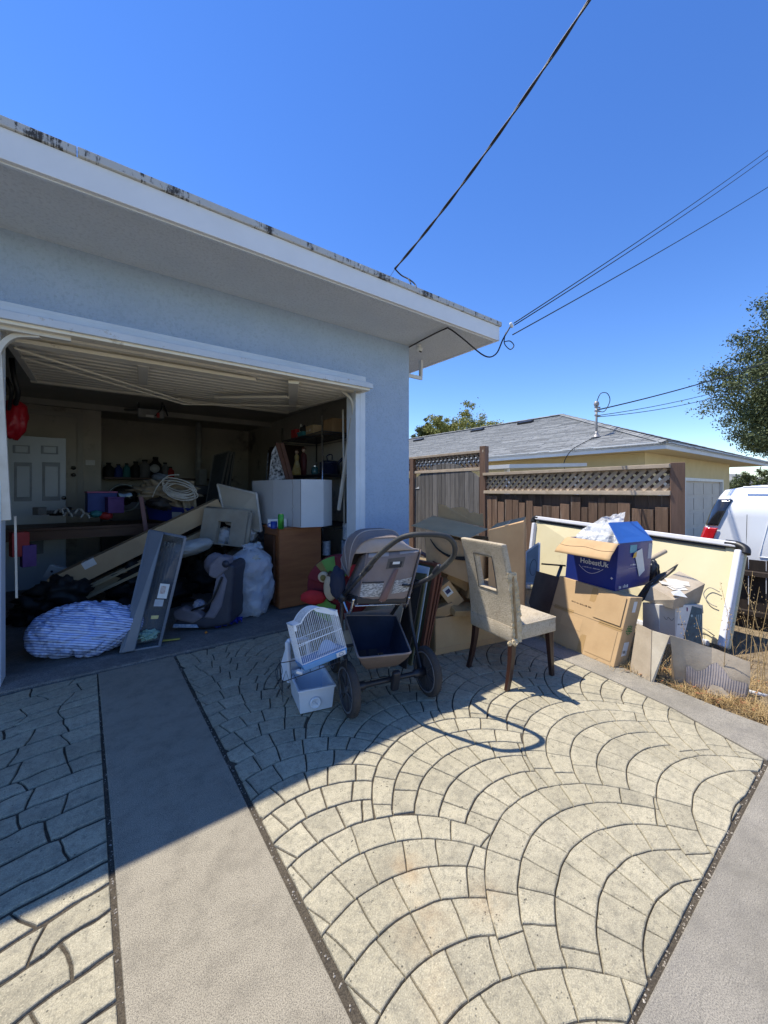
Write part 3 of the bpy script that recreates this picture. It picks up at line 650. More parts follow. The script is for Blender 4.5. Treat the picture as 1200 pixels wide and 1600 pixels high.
def fence_run(root, A, B, ztop, zlat, boards=True, seed=1, latspace=.105, front=True):
    A = V((A[0], A[1], 0)); B = V((B[0], B[1], 0)); d = (B - A); Ln = d.length; d.normalize(); nrm = V((-d.y, d.x, 0))
    if nrm.dot(-A) < 0: nrm = -nrm          # towards the viewer
    P = lambda s_, z, o=0: A + d * s_ + V((0, 0, z)) + nrm * o
    rng = random.Random(seed)
    for z, hh, oo, wd in ((ztop, .045, .0, .15), (zlat, .05, .012, .11)):
        MB().bar(P(-.03, z), P(Ln + .03, z), wd, hh).build('rail', WOODL, root, bev=.004)
    MB().bar(P(0, zlat + .05, -.02), P(Ln, zlat + .05, -.02), .03, .05).build('rail', WOODL, root)
    MB().bar(P(0, ztop - .05, -.02), P(Ln, ztop - .05, -.02), .03, .05).build('rail', WOODL, root)
    za, zb = zlat + .03, ztop - .025; H = zb - za
    for sgn, off in ((1, .004), (-1, -.006)):
        s0 = -H
        while s0 < Ln + H:
            sa, sb = (s0, s0 + H) if sgn > 0 else (s0 + H, s0)
            t0, t1 = 0.0, 1.0
            # clip to 0..Ln
            def at(t): return sa + (sb - sa) * t
            ts = sorted([(0 - sa) / (sb - sa), (Ln - sa) / (sb - sa)]); t0 = max(0, ts[0]); t1 = min(1, ts[1])
            if t1 - t0 > .1:
                MB().bar(P(at(t0), za + H * t0, off), P(at(t1), za + H * t1, off), .034, .008, nrm.cross(V((0, 0, 1)))).build('lattice_slat', WOODL, root) if False else \
                MB().add(*slatg(P, at(t0), za + H * t0, at(t1), za + H * t1, off)).build('lattice_slat', WOODL if sgn > 0 else WOODD, root)  # rear slats take the dark board colour to paint the deep shade
            s0 += latspace
    if boards:
        s_ = 0
        while s_ < Ln - .02:
            wd = min(rng.uniform(.12, .15), Ln - s_)
            b = MB(); b.slab([P(s_ + .004, -.25, -.03), P(s_ + wd - .004, -.25, -.03), P(s_ + wd - .004, zlat - .03, -.03), P(s_ + .004, zlat - .03, -.03)], -nrm * .018); b.build('board', WOODD, root)
            s_ += wd
        s_ = .0
        if front:
            while s_ < Ln - .05:
                wd = min(rng.uniform(.09, .15), Ln - s_); h = zlat - rng.choice([.06, .10, .12, .16, .19, .21]); t_ = rng.uniform(-.006, .006)
                b = MB(); b.slab([P(s_ + .004, -.25, .004), P(s_ + wd - .006, -.25, .004), P(s_ + wd - .006 + t_, h, .004 + abs(t_)), P(s_ + .004 + t_, h + rng.uniform(-.01, .01), .004 + abs(t_))], nrm * .018); b.build('board', WOODF, root, bev=.002)
                s_ += wd + rng.choice([0, 0, .004, .01])
def slatg(P, s0, z0, s1, z1, off):
    L_ = math.hypot(s1 - s0, z1 - z0); ex, ez = (s1 - s0) / L_, (z1 - z0) / L_; wx, wz = -ez * .021, ex * .021
    q = []
    for o in (off - .004, off + .004):
        q += [P(s0 + wx, z0 + wz, o), P(s0 - wx, z0 - wz, o), P(s1 - wx, z1 - wz, o), P(s1 + wx, z1 + wz, o)]
    return q, [(0, 1, 2, 3), (7, 6, 5, 4), (0, 4, 5, 1), (1, 5, 6, 2), (2, 6, 7, 3), (3, 7, 4, 0)]
FA, FB, FC = (5.30, 4.20), (5.08, 1.56), (4.50, 5.35)
fence = thing('fence', 'weathered brown board fence topped with a diagonal lattice panel', 'fence', (4.7, 2.5, 0))
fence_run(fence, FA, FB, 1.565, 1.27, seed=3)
MB().box((FB[0] + .04, FB[1] - .06, .62), (.13, .13, 1.96), .38).build('post', POSTM, fence, bev=.004)
MB().box((FA[0] - .0, FA[1] + .06, .89), (.11, .11, 2.3), .1).build('post', POSTM, fence, bev=.004)
gate = thing('gate', 'grey weathered plank gate with an arched top beneath lattice', 'gate', (5.3, 5.1, 0))
gA, gB = V((5.29, 4.34, 0)), V((5.30, 6.0, 0)); gd = (gB - gA); gl = gd.length; gd.normalize(); gn = V((-gd.y, gd.x, 0)); gn = gn if gn.dot(-gA) > 0 else -gn
rg = random.Random(9); s_ = 0; i = 0
while s_ < gl - .02:
    wd = min(rg.uniform(.10, .13), gl - s_); m_ = (s_ + wd / 2) / gl; zt = 1.52 + .28 * math.sin(math.pi * min(1, m_ * 1.0)) ** .9
    q = [gA + gd * (s_ + .004), gA + gd * (s_ + wd - .004)]; m2 = (s_ + wd) / gl; dzz = .28 * (max(0, math.sin(math.pi * min(1, m2))) ** .9 - math.sin(math.pi * max(0.001, s_ / gl)) ** .9) / 2
    MB().slab([q[0] + V((0, 0, -.2)), q[1] + V((0, 0, -.2)), q[1] + V((0, 0, zt + dzz)), q[0] + V((0, 0, zt - dzz))], gn * .02).build('board', WOODG, gate, bev=.002)
    s_ += wd
MB().bar(gA + gn * -.03 + V((0, 0, 1.15)), gB + gn * -.03 + V((0, 0, 1.15)), .09, .04, (0, 0, 1)).build('rail', WOODG, gate)
MB().slab([gB + gn * .022 + V((0, 0, 1.33)) - gd * .02, gB + gn * .022 + V((0, 0, 1.33)) - gd * .14, gB + gn * .022 + V((0, 0, 1.37)) - gd * .14, gB + gn * .022 + V((0, 0, 1.33)) - gd * .02], gn * .006).build('hinge', WHITE, gate)
fence2 = thing('fence', 'lattice-topped fence bay over the arched gate beside the blue wall', 'fence', (5.3, 5.5, 0))
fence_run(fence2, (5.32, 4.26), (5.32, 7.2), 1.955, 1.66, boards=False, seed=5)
MB().box((5.29, 6.06, .8), (.10, .10, 2.3), .1).build('post', POSTM, fence2, bev=.004)
b_ = MB(); 
for k in range(8):
    y = 6.2 + .13 * k; MB().box((5.33 + .002 * k, y, .65), (.02, .122, 1.8), 0.0).build('board', WOODG, fence2)
# low dark fence right of the whiteboard
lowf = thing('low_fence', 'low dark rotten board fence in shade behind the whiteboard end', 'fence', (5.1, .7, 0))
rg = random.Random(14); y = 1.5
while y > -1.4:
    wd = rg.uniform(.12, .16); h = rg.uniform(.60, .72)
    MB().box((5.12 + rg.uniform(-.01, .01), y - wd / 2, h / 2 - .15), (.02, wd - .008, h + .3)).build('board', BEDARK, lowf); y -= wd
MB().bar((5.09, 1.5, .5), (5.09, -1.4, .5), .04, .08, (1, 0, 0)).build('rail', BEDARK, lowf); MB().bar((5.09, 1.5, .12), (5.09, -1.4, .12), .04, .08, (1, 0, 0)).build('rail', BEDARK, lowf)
# ---- neighbour's house
YEL = mat('yellow_stucco', (.62, .50, .27), .85, (.56, .45, .24), 2, .3, 60)
YELS = mat('yellow_soffit', (.60, .47, .26), .85, (.55, .43, .23), 2, .2, 60)
ASPH = mat('asphalt_shingle', (.235, .24, .235), .9, (.15, .155, .155), 9, .5, 90, rnd=.22, speck=(.33, .33, .32), spscale=60)
FASG = mat('grey_fascia', (.62, .62, .60), .6, (.55, .55, .53), 2, .1, 20, dirt=(.5, .5, .36), dscale=.6, dthr=.6)
nh = thing('neighbour_house', 'yellow neighbouring house with grey hip roof of asphalt shingles', 'house', (18, 9, -.5))
EX, EY, EZ, AX, AY, AZ, FXR, BYE = 11.75, 3.69, 2.40, 17.9, 9.8, 4.85, 24.05, 34
# walls
def bx(n, m, x0, x1, y0, y1, z0, z1, p=nh, **k): return MB().box(((x0 + x1) / 2, (y0 + y1) / 2, (z0 + z1) / 2), (x1 - x0, y1 - y0, z1 - z0)).build(n, m, p, **k)
bx('wall', YEL, 12.45, 12.65, 4.602, 32, -.5, 2.37); bx('wall', YEL, 12.45, 13.45, 4.4, 4.6, -.5, 2.37); bx('wall', YEL, 13.45, 21.2, 4.4, 4.6, 1.72, 2.37); bx('wall', YEL, 20.2, 21.2, 4.4, 4.6, -.5, 1.72)
bx('soffit', YELS, EX + .03, FXR, EY + .03, 32, 2.375, 2.395)
bx('fascia', FASG, EX - .02, EX + .01, EY - .02, 32, 2.36, 2.56); bx('fascia', FASG, EX + .01, FXR, EY - .02, EY + .01, 2.36, 2.56)
bx('wall', YEL, 23.4, 23.6, 10, 32, -.5, 2.37)
# neighbour's garage doors with panels
GP = mat('pinkish_door_paint', (.55, .50, .43), .6, (.5, .45, .39), 3, .1, 20)
for x0_, x1_ in ((13.5, 15.3), (15.75, 20.1)):
    o = bx('garage_door', GP, x0_, x1_, 4.47, 4.5, -.5, 1.62)
    nc = 2 if x1_ - x0_ < 2 else 4; wq = (x1_ - x0_) / nc
    for r_ in range(4):
        for c_ in range(nc):
            MB().box((x0_ + wq * (c_ + .5), 4.462, -.5 + 2.12 / 4 * (r_ + .5)), (wq - .12, .016, 2.12 / 4 - .12)).build('panel', GP, o, bev=.004)
bx('door_trim', WHITE, 13.40, 13.50, 4.37, 4.46, -.5, 1.72); bx('door_trim', WHITE, 15.3, 15.75, 4.37, 4.46, -.5, 1.62); bx('door_trim', WHITE, 13.5, 20.2, 4.37, 4.46, 1.62, 1.72); bx('door_trim', WHITE, 20.1, 20.2, 4.37, 4.46, -.5, 1.62)
# shingled roof: courses as real stepped strips, nearest tabs as parts
E0 = V((EX - .05, EY - .05, 2.50)); A0 = V((AX, AY, AZ)); sl = (AZ - 2.5) / (AX - E0.x)
def west(s, h): return V((E0.x + h, E0.y + s, 2.5 + h * sl))        # s along y from the eave corner, h horizontal run up
rg = random.Random(31); run = AX - E0.x; step = .165; ncs = int(run / step) + 1
cnt = 0; stuff = MB(); REM = []
for i in range(ncs):
    h0 = i * step; h1 = min(h0 + step + .03, run)
    y = h0 * (AY + .05 - EY) / run * 1.0 + E0.y
    s_ = y
    while s_ < BYE:
        wd = rg.uniform(.30, .95) if s_ < 16 else rg.uniform(.8, 2.4)
        zt = .018 + rg.choice([0, .006, .012])
        q = [V((E0.x + h0, s_, 2.5 + h0 * sl + zt)), V((E0.x + h0, s_ + wd - .012, 2.5 + h0 * sl + zt)), V((E0.x + h1, s_ + wd - .012, 2.5 + h1 * sl + .004)), V((E0.x + h1, s_, 2.5 + h1 * sl + .004))]
        if s_ <= y + .001: q[3] = V((E0.x + h1, s_ + (h1 - h0) * .99, 2.5 + h1 * sl + .004))
        REM.append(((s_ + h0 * .3), q)); s_ += wd
REM.sort(key=lambda a: a[0])
for k, (_, q) in enumerate(REM):
    if k < 180: b = MB(); b.slab([p - V((0, 0, .02)) for p in q], (0, 0, .02)); b.build('shingle', ASPH, nh)
    else: stuff.slab([p - V((0, 0, .02)) for p in q], (0, 0, .02))
stuff.build('far_shingles', ASPH, nh, kind='stuff')
stuff = MB(); rg = random.Random(32); n_ = 0
for i in range(ncs):
    h0 = i * step; h1 = min(h0 + step + .03, run); xs0 = E0.x + h0; xs1 = E0.x + 2 * run - h0
    x = xs0
    while x < xs1:
        wd = rg.uniform(.3, .95); xe = min(x + wd, xs1); zt = .018 + rg.choice([0, .006, .012])
        q = [V((x, E0.y + h0, 2.5 + h0 * sl + zt)), V((xe - .012, E0.y + h0, 2.5 + h0 * sl + zt)), V((xe - .012, E0.y + h1, 2.5 + h1 * sl + .004)), V((x + (h1 - h0 if x == xs0 else 0), E0.y + h1, 2.5 + h1 * sl + .004))]
        if xe - x > .05:
            if n_ < 118 and x < E0.x + 5: b = MB(); b.slab([p - V((0, 0, .02)) for p in q], (0, 0, .02)); b.build('shingle', ASPH, nh); n_ += 1
            else: stuff.slab([p - V((0, 0, .02)) for p in q], (0, 0, .02))
        x = xe
stuff.build('far_shingles', ASPH, nh, kind='stuff')
b = MB(); b.add([E0 - V((0, 0, .03)), (E0.x + 2 * run, E0.y, 2.47), (AX, AY, AZ - .03), (AX, BYE, AZ - .03), (E0.x, BYE, 2.47), (E0.x + 2 * run, BYE, 2.47)], [(0, 1, 2), (0, 2, 3, 4), (1, 5, 3, 2)]); b.build('roof', ASPH, nh, recalc=False)
# hip and ridge caps
def caps(a, c, n, r):
    for k in range(n):
        p = lerp(a, c, k / n); q = lerp(a, c, (k + 1.15) / n); d = (q - p).normalized(); s1 = d.cross(V((0, 0, 1))).normalized() * .13; up = V((0, 0, .035))
        b = MB(); b.add([p + up + V((0, 0, .02)), p + s1 - up * .2, q + s1 - up * .3, q + up, p - s1 - up * .2, q - s1 - up * .3], [(0, 1, 2, 3), (0, 3, 5, 4)]); b.build('ridge_cap', ASPH, r, recalc=False, solid=.012)
caps(E0 + V((0, 0, .02)), A0 + V((0, 0, .03)), 34, nh); caps(V((E0.x + 2 * run, E0.y, 2.52)), A0 + V((0, 0, .03)), 24, nh); caps(V((AX, BYE, AZ + .03)), A0 + V((0, 0, .03)), 40, nh)
for u, v, h_ in ((821, 662, 5.0), (746, 674, 5.0), (654, 689, 4.6)):
    r = ray(u, v); # plane z = 2.5 + (x-E0.x)*sl
    t = (2.5 - E0.x * sl - CAM_H) / (r.z - r.x * sl); p = V((0, 0, CAM_H)) + r * t
    R = orth((1, 0, sl), (0, 1, 0)); MB().box(p + V((0, 0, .06)), (.30, .75, .12), R).build('roof_vent', BLACKP, nh)
# service mast on that roof
r = ray(932, 684); t = (2.5 - E0.x * sl - CAM_H) / (r.z - r.x * sl); mp = V((0, 0, CAM_H)) + r * t
mast = thing('service_mast', 'thin grey electric service mast rising from the neighbour roof', 'mast', mp)
GALV = mat('galvanised_pipe', (.32, .31, .30), .5, (.24, .22, .21), 8, .1, 40, metal=.4)
mt_ = mp + V((0, 0, 52 / CAM_F * t)); MB().tube([mp - V((0, 0, .1)), mt_], .035, 10).build('pipe', GALV, mast, smooth=True)
MB().lathe([(.16, 0), (.10, .04), (.045, .14), (.045, .2)], 14, mp).build('flashing', GALV, mast, smooth=True)
b = MB(); b.lathe([(.05, -.06), (.085, 0), (.07, .08), (0, .12)], 12, mt_); b.build('weatherhead', GALV, mast, smooth=True)
b = MB(); 
for dzz in (-.1, -.22, -.36): b.bar(mt_ + V((-.12, 0, dzz)), mt_ + V((.10, -.06, dzz)), .04, .05)
b.build('insulator', GALV, mast)
b = MB(); b.tube(bez([mt_ + V((0, 0, .05)), mt_ + V((.05, -.1, .33)), mt_ + V((.28, -.2, .36)), mt_ + V((.36, -.25, .12)), mt_ + V((.2, -.15, -.22)), mt_ + V((.02, 0, -.18))]), .013, 5); b.build('drip_loop', CAB, mast, smooth=True)
cable('power_line', 'sagging twisted black wire from the roof mast into the tree', span(mt_ + V((0, 0, -.18)), T(1215, 560, 17), .12), .022, 2, 'wires to the neighbour mast')
cable('power_line', 'upper thin black wire of the pair from the roof mast', span(mt_ + V((0, 0, -.36)), T(1215, 582, 17), .2), .012, 2, 'wires to the neighbour mast')
cable('power_line', 'lowest thin black wire of the pair from the roof mast', span(mt_ + V((0, 0, -.40)), T(1215, 588, 17), .28), .012, 2, 'wires to the neighbour mast')
# cable lying over the neighbour roof edge
def onroof(u, v):
    r = ray(u, v); t = (2.5 - E0.x * sl - CAM_H) / (r.z - r.x * sl); return V((0, 0, CAM_H)) + r * t + V((0, 0, .05))
cable('roof_cable', 'thin dark cable draped over the neighbour roof down to the eave', [onroof(928, 686), onroof(905, 698), onroof(893, 706), PX(884, 716, 11.66), PX(881, 727, 11.66), PX(886, 736, 11.7), PX(905, 741, 12.4)], .012, 6)
# patio cover behind the fence
pc = thing('patio_cover', 'low white patio roof edge between fence and yellow house', 'patio cover', (8.5, 8.0, 0))
MB().slab([(7.6, 5.4, 1.80), (11.2, 5.4, 1.98), (11.2, 10.5, 1.98), (7.6, 10.5, 1.80)], (0, 0, .09)).build('roof_panel', FASG, pc)
for x, y in ((7.8, 5.6), (7.8, 10.2), (11.0, 5.6)): MB().box((x, y, .65), (.09, .09, 2.3)).build('post', WHITE, pc)
# ---- vans
VANW = mat('white_van_paint', (.82, .83, .84), .25, (.78, .79, .80), 1, 0, 20, coat=.6)
GLASSD = mat('tinted_glass', (.02, .022, .025), .06, bump=0, coat=1)
REDL = mat('red_tail_lamp', (.55, .012, .02), .15, (.45, .01, .015), 20, .05, 30, coat=.8)
RUB = mat('tyre_rubber', (.02, .02, .021), .8, (.03, .03, .03), 20, .2, 60)
def van(X0, YR, label, grp, s=1.0, zg=-.46):
    r = thing('van', label, 'van', (X0 + 1, YR - 2.4, zg), grp); Z = lambda z: zg + z * s; L = 4.7 * s; Wd = 1.8 * s
    # side profile along y (rear YR -> front), section rounded at roof
    prof = [(0, .35), (.001, 1.1), (.04, 1.3), (.14, 1.62), (.22, 1.78), (.45, 1.83), (2.9, 1.83), (3.2, 1.76), (3.75, 1.22), (4.55, 1.02), (4.7, .8), (4.7, .35)]
    sec = [(0, 0), (0, .5), (0, .8), (.10, .93), (.22, .985), (.9, 1.0), (1.58, .985), (1.70, .93), (1.8, .8), (1.8, .5), (1.8, 0)]
    b = MB()
    def f(u, v):
        i = u * 60; y = 4.7 * u; 
        # roof height at y
        zt = .35
        for (a, z0), (c, z1) in zip(prof[:-1], prof[1:]):
            if a <= y <= c and c > a: zt = z0 + (z1 - z0) * (y - a) / (c - a)
        k = v * (len(sec) - 1); i0 = min(int(k), len(sec) - 2); fr = k - i0
        sx = sec[i0][0] * (1 - fr) + sec[i0 + 1][0] * fr; sz = sec[i0][1] * (1 - fr) + sec[i0 + 1][1] * fr
        tum = .10 * max(0, (.35 + (zt - .35) * sz) - 1.0); sx2 = sx + (tum if sx < .9 else -tum)
        e = .05 * max(0, 1 - y / .12) + .15 * max(0, (y - 4.3) / .4) ; sx2 = sx2 + (e if sx < .9 else -e)
        return V((X0 + sx2 * s, YR - y * s, Z(.35 + (zt - .35) * sz)))
    b.grid(80, 41, f); body = b.build('body', VANW, r, smooth=True)
    b = MB(); b.add([(X0 + .05 * s, YR, Z(.35)), (X0 + 1.75 * s, YR, Z(.35)), (X0 + 1.75 * s, YR, Z(.95)), (X0 + .05 * s, YR, Z(.95))], [(0, 1, 2, 3)]); b.build('rear_door', VANW, r)
    # rear quarter glass / dark pillar, tail lamp, raised side panel, rails
    def sx(y, z):
        zt = 1.83
        for (a, z0), (c, z1) in zip(prof[:-1], prof[1:]):
            if a <= y <= c and c > a: zt = z0 + (z1 - z0) * (y - a) / (c - a)
        q = (z - .35) / (zt - .35); a = 0 if q < .8 else (.10 * (q - .8) / .13 if q < .93 else .10 + .12 * (q - .93) / .055)
        return X0 + (a + .10 * max(0, z - 1.0) + .05 * max(0, 1 - y / .12)) * s
    def pt(y, z, o=-.006): return V((sx(y, z) + o, YR - y * s, Z(z)))
    def ymin(z):
        for (a, z0), (c, z1) in zip(prof[:-1], prof[1:]):
            if z0 <= z <= z1 and z1 > z0: return a + (c - a) * (z - z0) / (z1 - z0)
        return 0
    def patch(n, m, z0, z1, w0, w1, off, k0=.03): 
        return MB().grid(12, 14, lambda u, v: pt(ymin(z0 + (z1 - z0) * v) + k0 + (w0 + (w1 - w0) * v) * u, z0 + (z1 - z0) * v, off)).build(n, m, r, smooth=True, solid=.01)
    patch('rear_window', GLASSD, 1.30, 1.64, .15, .17, -.014, .035); patch('tail_lamp', REDL, .98, 1.27, .15, .18, -.02, .012)
    g = MB(); pts_ = [pt(.62, .95, -.004), pt(2.5, .95, -.004), pt(2.5, 1.50, -.004), pt(.85, 1.50, -.004), pt(.70, 1.40, -.004)]
    g.tube(pts_, .005, 5, closed=True); g.build('side_panel', VANW, r, bev=.012, seg=3)
    for n_, ys in (('door_gap', .50), ('door_gap', 2.62)): MB().tube([pt(ys, z, .001) for z in (.42, .7, .95, 1.2, 1.45, 1.6)], .004, 4).build(n_, BLACKP, r)
    MB().grid(30, 3, lambda u, v: pt(.12 + 3.0 * u, .74 + .05 * v, -.012)).build('side_moulding', BLACKP, r, solid=.01)
    MB().tube([pt(2.52, 1.02, -.02), pt(2.38, 1.02, -.02)], .014, 6).build('door_handle', BLACKP, r, smooth=True)
    MB().tube([pt(y_, .80 + (0), -.002) for y_ in (.1, 1, 2, 3)], .003, 4).build('body_crease', BLACKP, r) if False else None
    MB().tube([(X0 + .13 * s, YR - .45 * s, Z(1.80)), (X0 + .13 * s, YR - 3.0 * s, Z(1.80))], .012, 6).build('roof_gutter', VANW, r)
    MB().box((X0 + .9 * s, YR + .06, Z(.45)), (1.7 * s, .14, .2)).build('bumper', BLACKP, r, bev=.02)
    for yy in (.95, 3.75):
        for xx in (.09, 1.71):
            w_ = MB().lathe([(0, -.1), (.2, -.1), (.33, -.09), (.35, -.05), (.35, .05), (.33, .09), (.2, .1), (0, .1)], 26, (X0 + xx * s, YR - yy * s, Z(.33)), orth((0, 1, 0), (0, 0, 1))).build('wheel', RUB, r, smooth=True)
            MB().lathe([(0, -.115), (.15, -.112), (.2, -.10), (.2, .10), (.15, .112), (0, .115)], 20, (X0 + xx * s, YR - yy * s, Z(.33)), orth((0, 1, 0), (0, 0, 1))).build('rim', CHROME, w_, smooth=True)
    g = MB(); g.prism([(X0 + .055 * s, YR - 3.35 * s, Z(1.05)), (X0 + .055 * s, YR - 3.85 * s, Z(1.12)), (X0 + .09 * s, YR - 3.3 * s, Z(1.60)), (X0 + .09 * s, YR - 3.0 * s, Z(1.60)), (X0 + .055 * s, YR - 2.95 * s, Z(1.05))], (.02, 0, 0)); g.v = [p - V((.05, 0, 0)) for p in g.v]; g.build('window', GLASSD, r)
    return r
van(6.5, 1.69, 'white panel van with red tail lamp behind the whiteboard', 'parked white vans')
van(9.9, 1.42, 'taller white vehicle showing only its roof beyond the nearer van', 'parked white vans', 1.2)
# ---- trees
BARK = mat('bark', (.10, .075, .055), .9, (.06, .045, .035), 10, .7, 30)
def leafmat(n, a, c):
    m = mat(n, a, .65, c, .9, 0, 10, spec=.3); return m
def tree(name, label, base, h, spread, lm, nclump, nleaf, lsize, seed, bias=V((0, 0, 0)), flat=.75, group=None, low=.25):
    rg = random.Random(seed); r = thing(name, label, 'tree', base, group); base = V(base)
    b = MB(); tips = []
    P = [base, base + V((.05, .05, h * .18)), base + V((.15, -.1, h * .34)), base + V((.1, 0, h * .5)), base + V((0, .1, h * .72))]
    b.tube(bez(P, 4), [h * .04 * (1 - .8 * k / 16) for k in range(17)], 9)
    for k in range(11):
        z = h * rg.uniform(.25, .6); a = rg.random() * 6.283; p0 = base + V((.1, 0, z)); L_ = spread * rg.uniform(.5, .95)
        p3 = p0 + V((math.cos(a) * L_, math.sin(a) * L_, h * rg.uniform(.0, .35))); pm = lerp(p0, p3, .5) + V((0, 0, h * .04))
        b.tube(bez([p0, pm, p3], 4), [h * .014 * (1 - .8 * q / 8) for q in range(9)], 6); tips.append(p3)
    b.build('trunk', BARK, r, smooth=True)
    mesh_v = []; mesh_f = []
    cen = base + V((0, 0, h * .62))
    for c in range(nclump):
        while True:
            d = V((rg.uniform(-1, 1), rg.uniform(-1, 1), rg.uniform(-1, 1)))
            if .35 < d.length < 1: break
        q = noise.noise(d * 2.2 + V((seed, 0, 0)))
        d *= 1 + .35 * q; cc = cen + V((d.x * spread, d.y * spread, d.z * h * .44 * (1 if d.z > 0 else .95)))
        if cc.z < base.z + h * low * .6: continue
        cr = spread * rg.uniform(.09, .17)
        for _ in range(nleaf):
            g = V((rg.gauss(0, 1), rg.gauss(0, 1), rg.gauss(0, flat))) * cr * .55; p = cc + g
            n_ = V((rg.gauss(0, 1), rg.gauss(0, 1), rg.gauss(.5, 1))).normalized(); t_ = n_.cross(V((rg.gauss(0, 1), rg.gauss(0, 1), rg.gauss(0, 1)))).normalized(); bt = n_.cross(t_); ls = lsize * rg.uniform(.6, 1.3)
            i = len(mesh_v); mesh_v += [p - t_ * ls, p + bt * ls * .45, p + t_ * ls, p - bt * ls * .45]; mesh_f.append((i, i + 1, i + 2, i + 3))
    b = MB(); b.add(mesh_v, mesh_f); b.build('crown', lm, r, recalc=False)
    return r
OAK = leafmat('oak_leaves', (.07, .10, .045), (.13, .145, .06)); YT = leafmat('yellow_green_leaves', (.36, .33, .09), (.20, .22, .06)); SHR = leafmat('shrub_leaves', (.13, .15, .05), (.07, .09, .04))
tp = T(1292, 766, 26); tp.z = -.5
tree('oak_tree', 'large dark green oak rising over the end of the neighbour roof', tp, 14.0, 5.6, OAK, 560, 240, .10, 5, low=.15)
for k, (u, t, h, s, lb) in enumerate(((690, 40, 6.9, 1.9, 'left small yellow-green tree over the ridge next to the blue wall'), (735, 42, 7.9, 2.9, 'larger yellow-green tree showing above the shingled roof'), (664, 41, 6.7, 1.3, 'dull green treetop half hidden at the blue wall corner'))):
    p = T(u, 766, t); p.z = -.5; tree('roadside_tree', lb, p, h + 1.9, s * 1.35, YT if k < 2 else SHR, 260, 130, .11, 40 + k, group='trees behind the neighbour roof')
p = T(1148, 766, 42); p.z = -.5; tree('shrub', 'yellowish shrub seen through the gap under the neighbour eave', p, 2.6, 2.0, SHR, 90, 60, .12, 61, low=.05)
p = T(1185, 766, 34); p.z = -.5; tree('shrub', 'dark shrub beyond the vans under the big oak', p, 3.4, 1.9, OAK, 120, 70, .10, 62, low=.05)
fh = thing('distant_house', 'distant grey-roofed house glimpsed under the neighbour eave', 'house', T(1150, 790, 60))
c = T(1150, 766, 60); MB().box((c.x, c.y, .6), (9, 7, 2.6), -.3).build('wall', YEL, fh)
b = MB(); R = Matrix.Rotation(-.3, 3, 'Z'); cc = V((c.x, c.y, 1.9)); q = [cc + R @ V((x, y, 0)) for x, y in ((-5.2, -4.2), (5.2, -4.2), (5.2, 4.2), (-5.2, 4.2))]; tt = [cc + R @ V((x, 0, 1.9)) for x in (-2.5, 2.5)]
b.add(q + tt, [(0, 1, 5, 4), (1, 2, 5), (2, 3, 4, 5), (3, 0, 4), (3, 2, 1, 0)]); b.build('roof', ASPH, fh)
# low hills on the horizon
b = MB(); HM = mat('dry_hills', (.20, .18, .11), .95, (.13, .14, .08), .02, 0, 1)
def hf(u, v):
    a = math.radians(-20 + 140 * u); d = 420 + 260 * v; z = -.6 + (26 * math.sin(math.pi * v)) * (.55 + .6 * noise.noise(V((u * 7, v * 2, 1))))
    return V((d * math.sin(a), d * math.cos(a), z))
b.grid(90, 12, hf); b.build('hills', HM, smooth=True, kind='structure')
# ================================================================ THINGS ON THE DRIVEWAY
def hx(name, m, front, d, parent=None, bev=.003, **k):
    b = MB(); b.slab(front, d); return b.build(name, m, parent, bev=bev, **k)
# ---- upholstered chair -----------------------------------------------------------
FAB = mat('beige_upholstery', (.54, .46, .34), .9, (.42, .35, .25), 9, .9, 110, dirt=(.36, .29, .20), dscale=11, dthr=.56, bdist=.006, speck=(.38, .31, .22), spscale=90)
FOAM = mat('exposed_batting', (.62, .52, .36), .95, (.42, .32, .18), 18, .8, 60, bdist=.01)
LEGW = mat('espresso_leg', (.045, .02, .014), .35, (.03, .014, .01), 8, .1, 60, coat=.3)
ch = thing('dining_chair', 'torn beige upholstered dining chair with a window in its back', 'chair', (2.4, 1.70, 0))
RL, RR, FR = V((2.227, 1.933, 0)), V((2.163, 1.555, 0)), V((2.595, 1.495, 0)); FL = FR + (RL - RR)
cx_ = (FR - RR).normalized(); cy_ = (RL - RR).normalized(); UP = V((0, 0, 1))
def C(f, s, z): return RR + cx_ * f + cy_ * s + UP * z
wdt = (RL - RR).length; dep = (FR - RR).length
def leg(p, q, w0, w1):
    b = MB(); n = 6; rings = []
    for i in range(n + 1):
        t = i / n; c = lerp(p, q, t); w_ = w0 + (w1 - w0) * t
        if p in (RL, RR): c = c + cx_ * .025 * (t * (1 - t)) * 4 * .6
        rings.append([c + cx_ * sx * w_ + cy_ * sy * w_ for sx, sy in ((-1, -1), (1, -1), (1, 1), (-1, 1))])
    vs = [v_ for r_ in rings for v_ in r_]; fs = [(i * 4 + k, i * 4 + (k + 1) % 4, (i + 1) * 4 + (k + 1) % 4, (i + 1) * 4 + k) for i in range(n) for k in range(4)] + [(3, 2, 1, 0), tuple(range(n * 4, n * 4 + 4))]
    b.add(vs, fs); return b.build('leg', LEGW, ch, bev=.003)
leg(RL, C(.06, wdt - .015, .34), .014, .021); leg(RR, C(.06, .015, .34), .014, .021)
leg(FR, C(dep - .015, .015, .34), .014, .021); leg(FL, C(dep - .015, wdt - .015, .34), .014, .021)
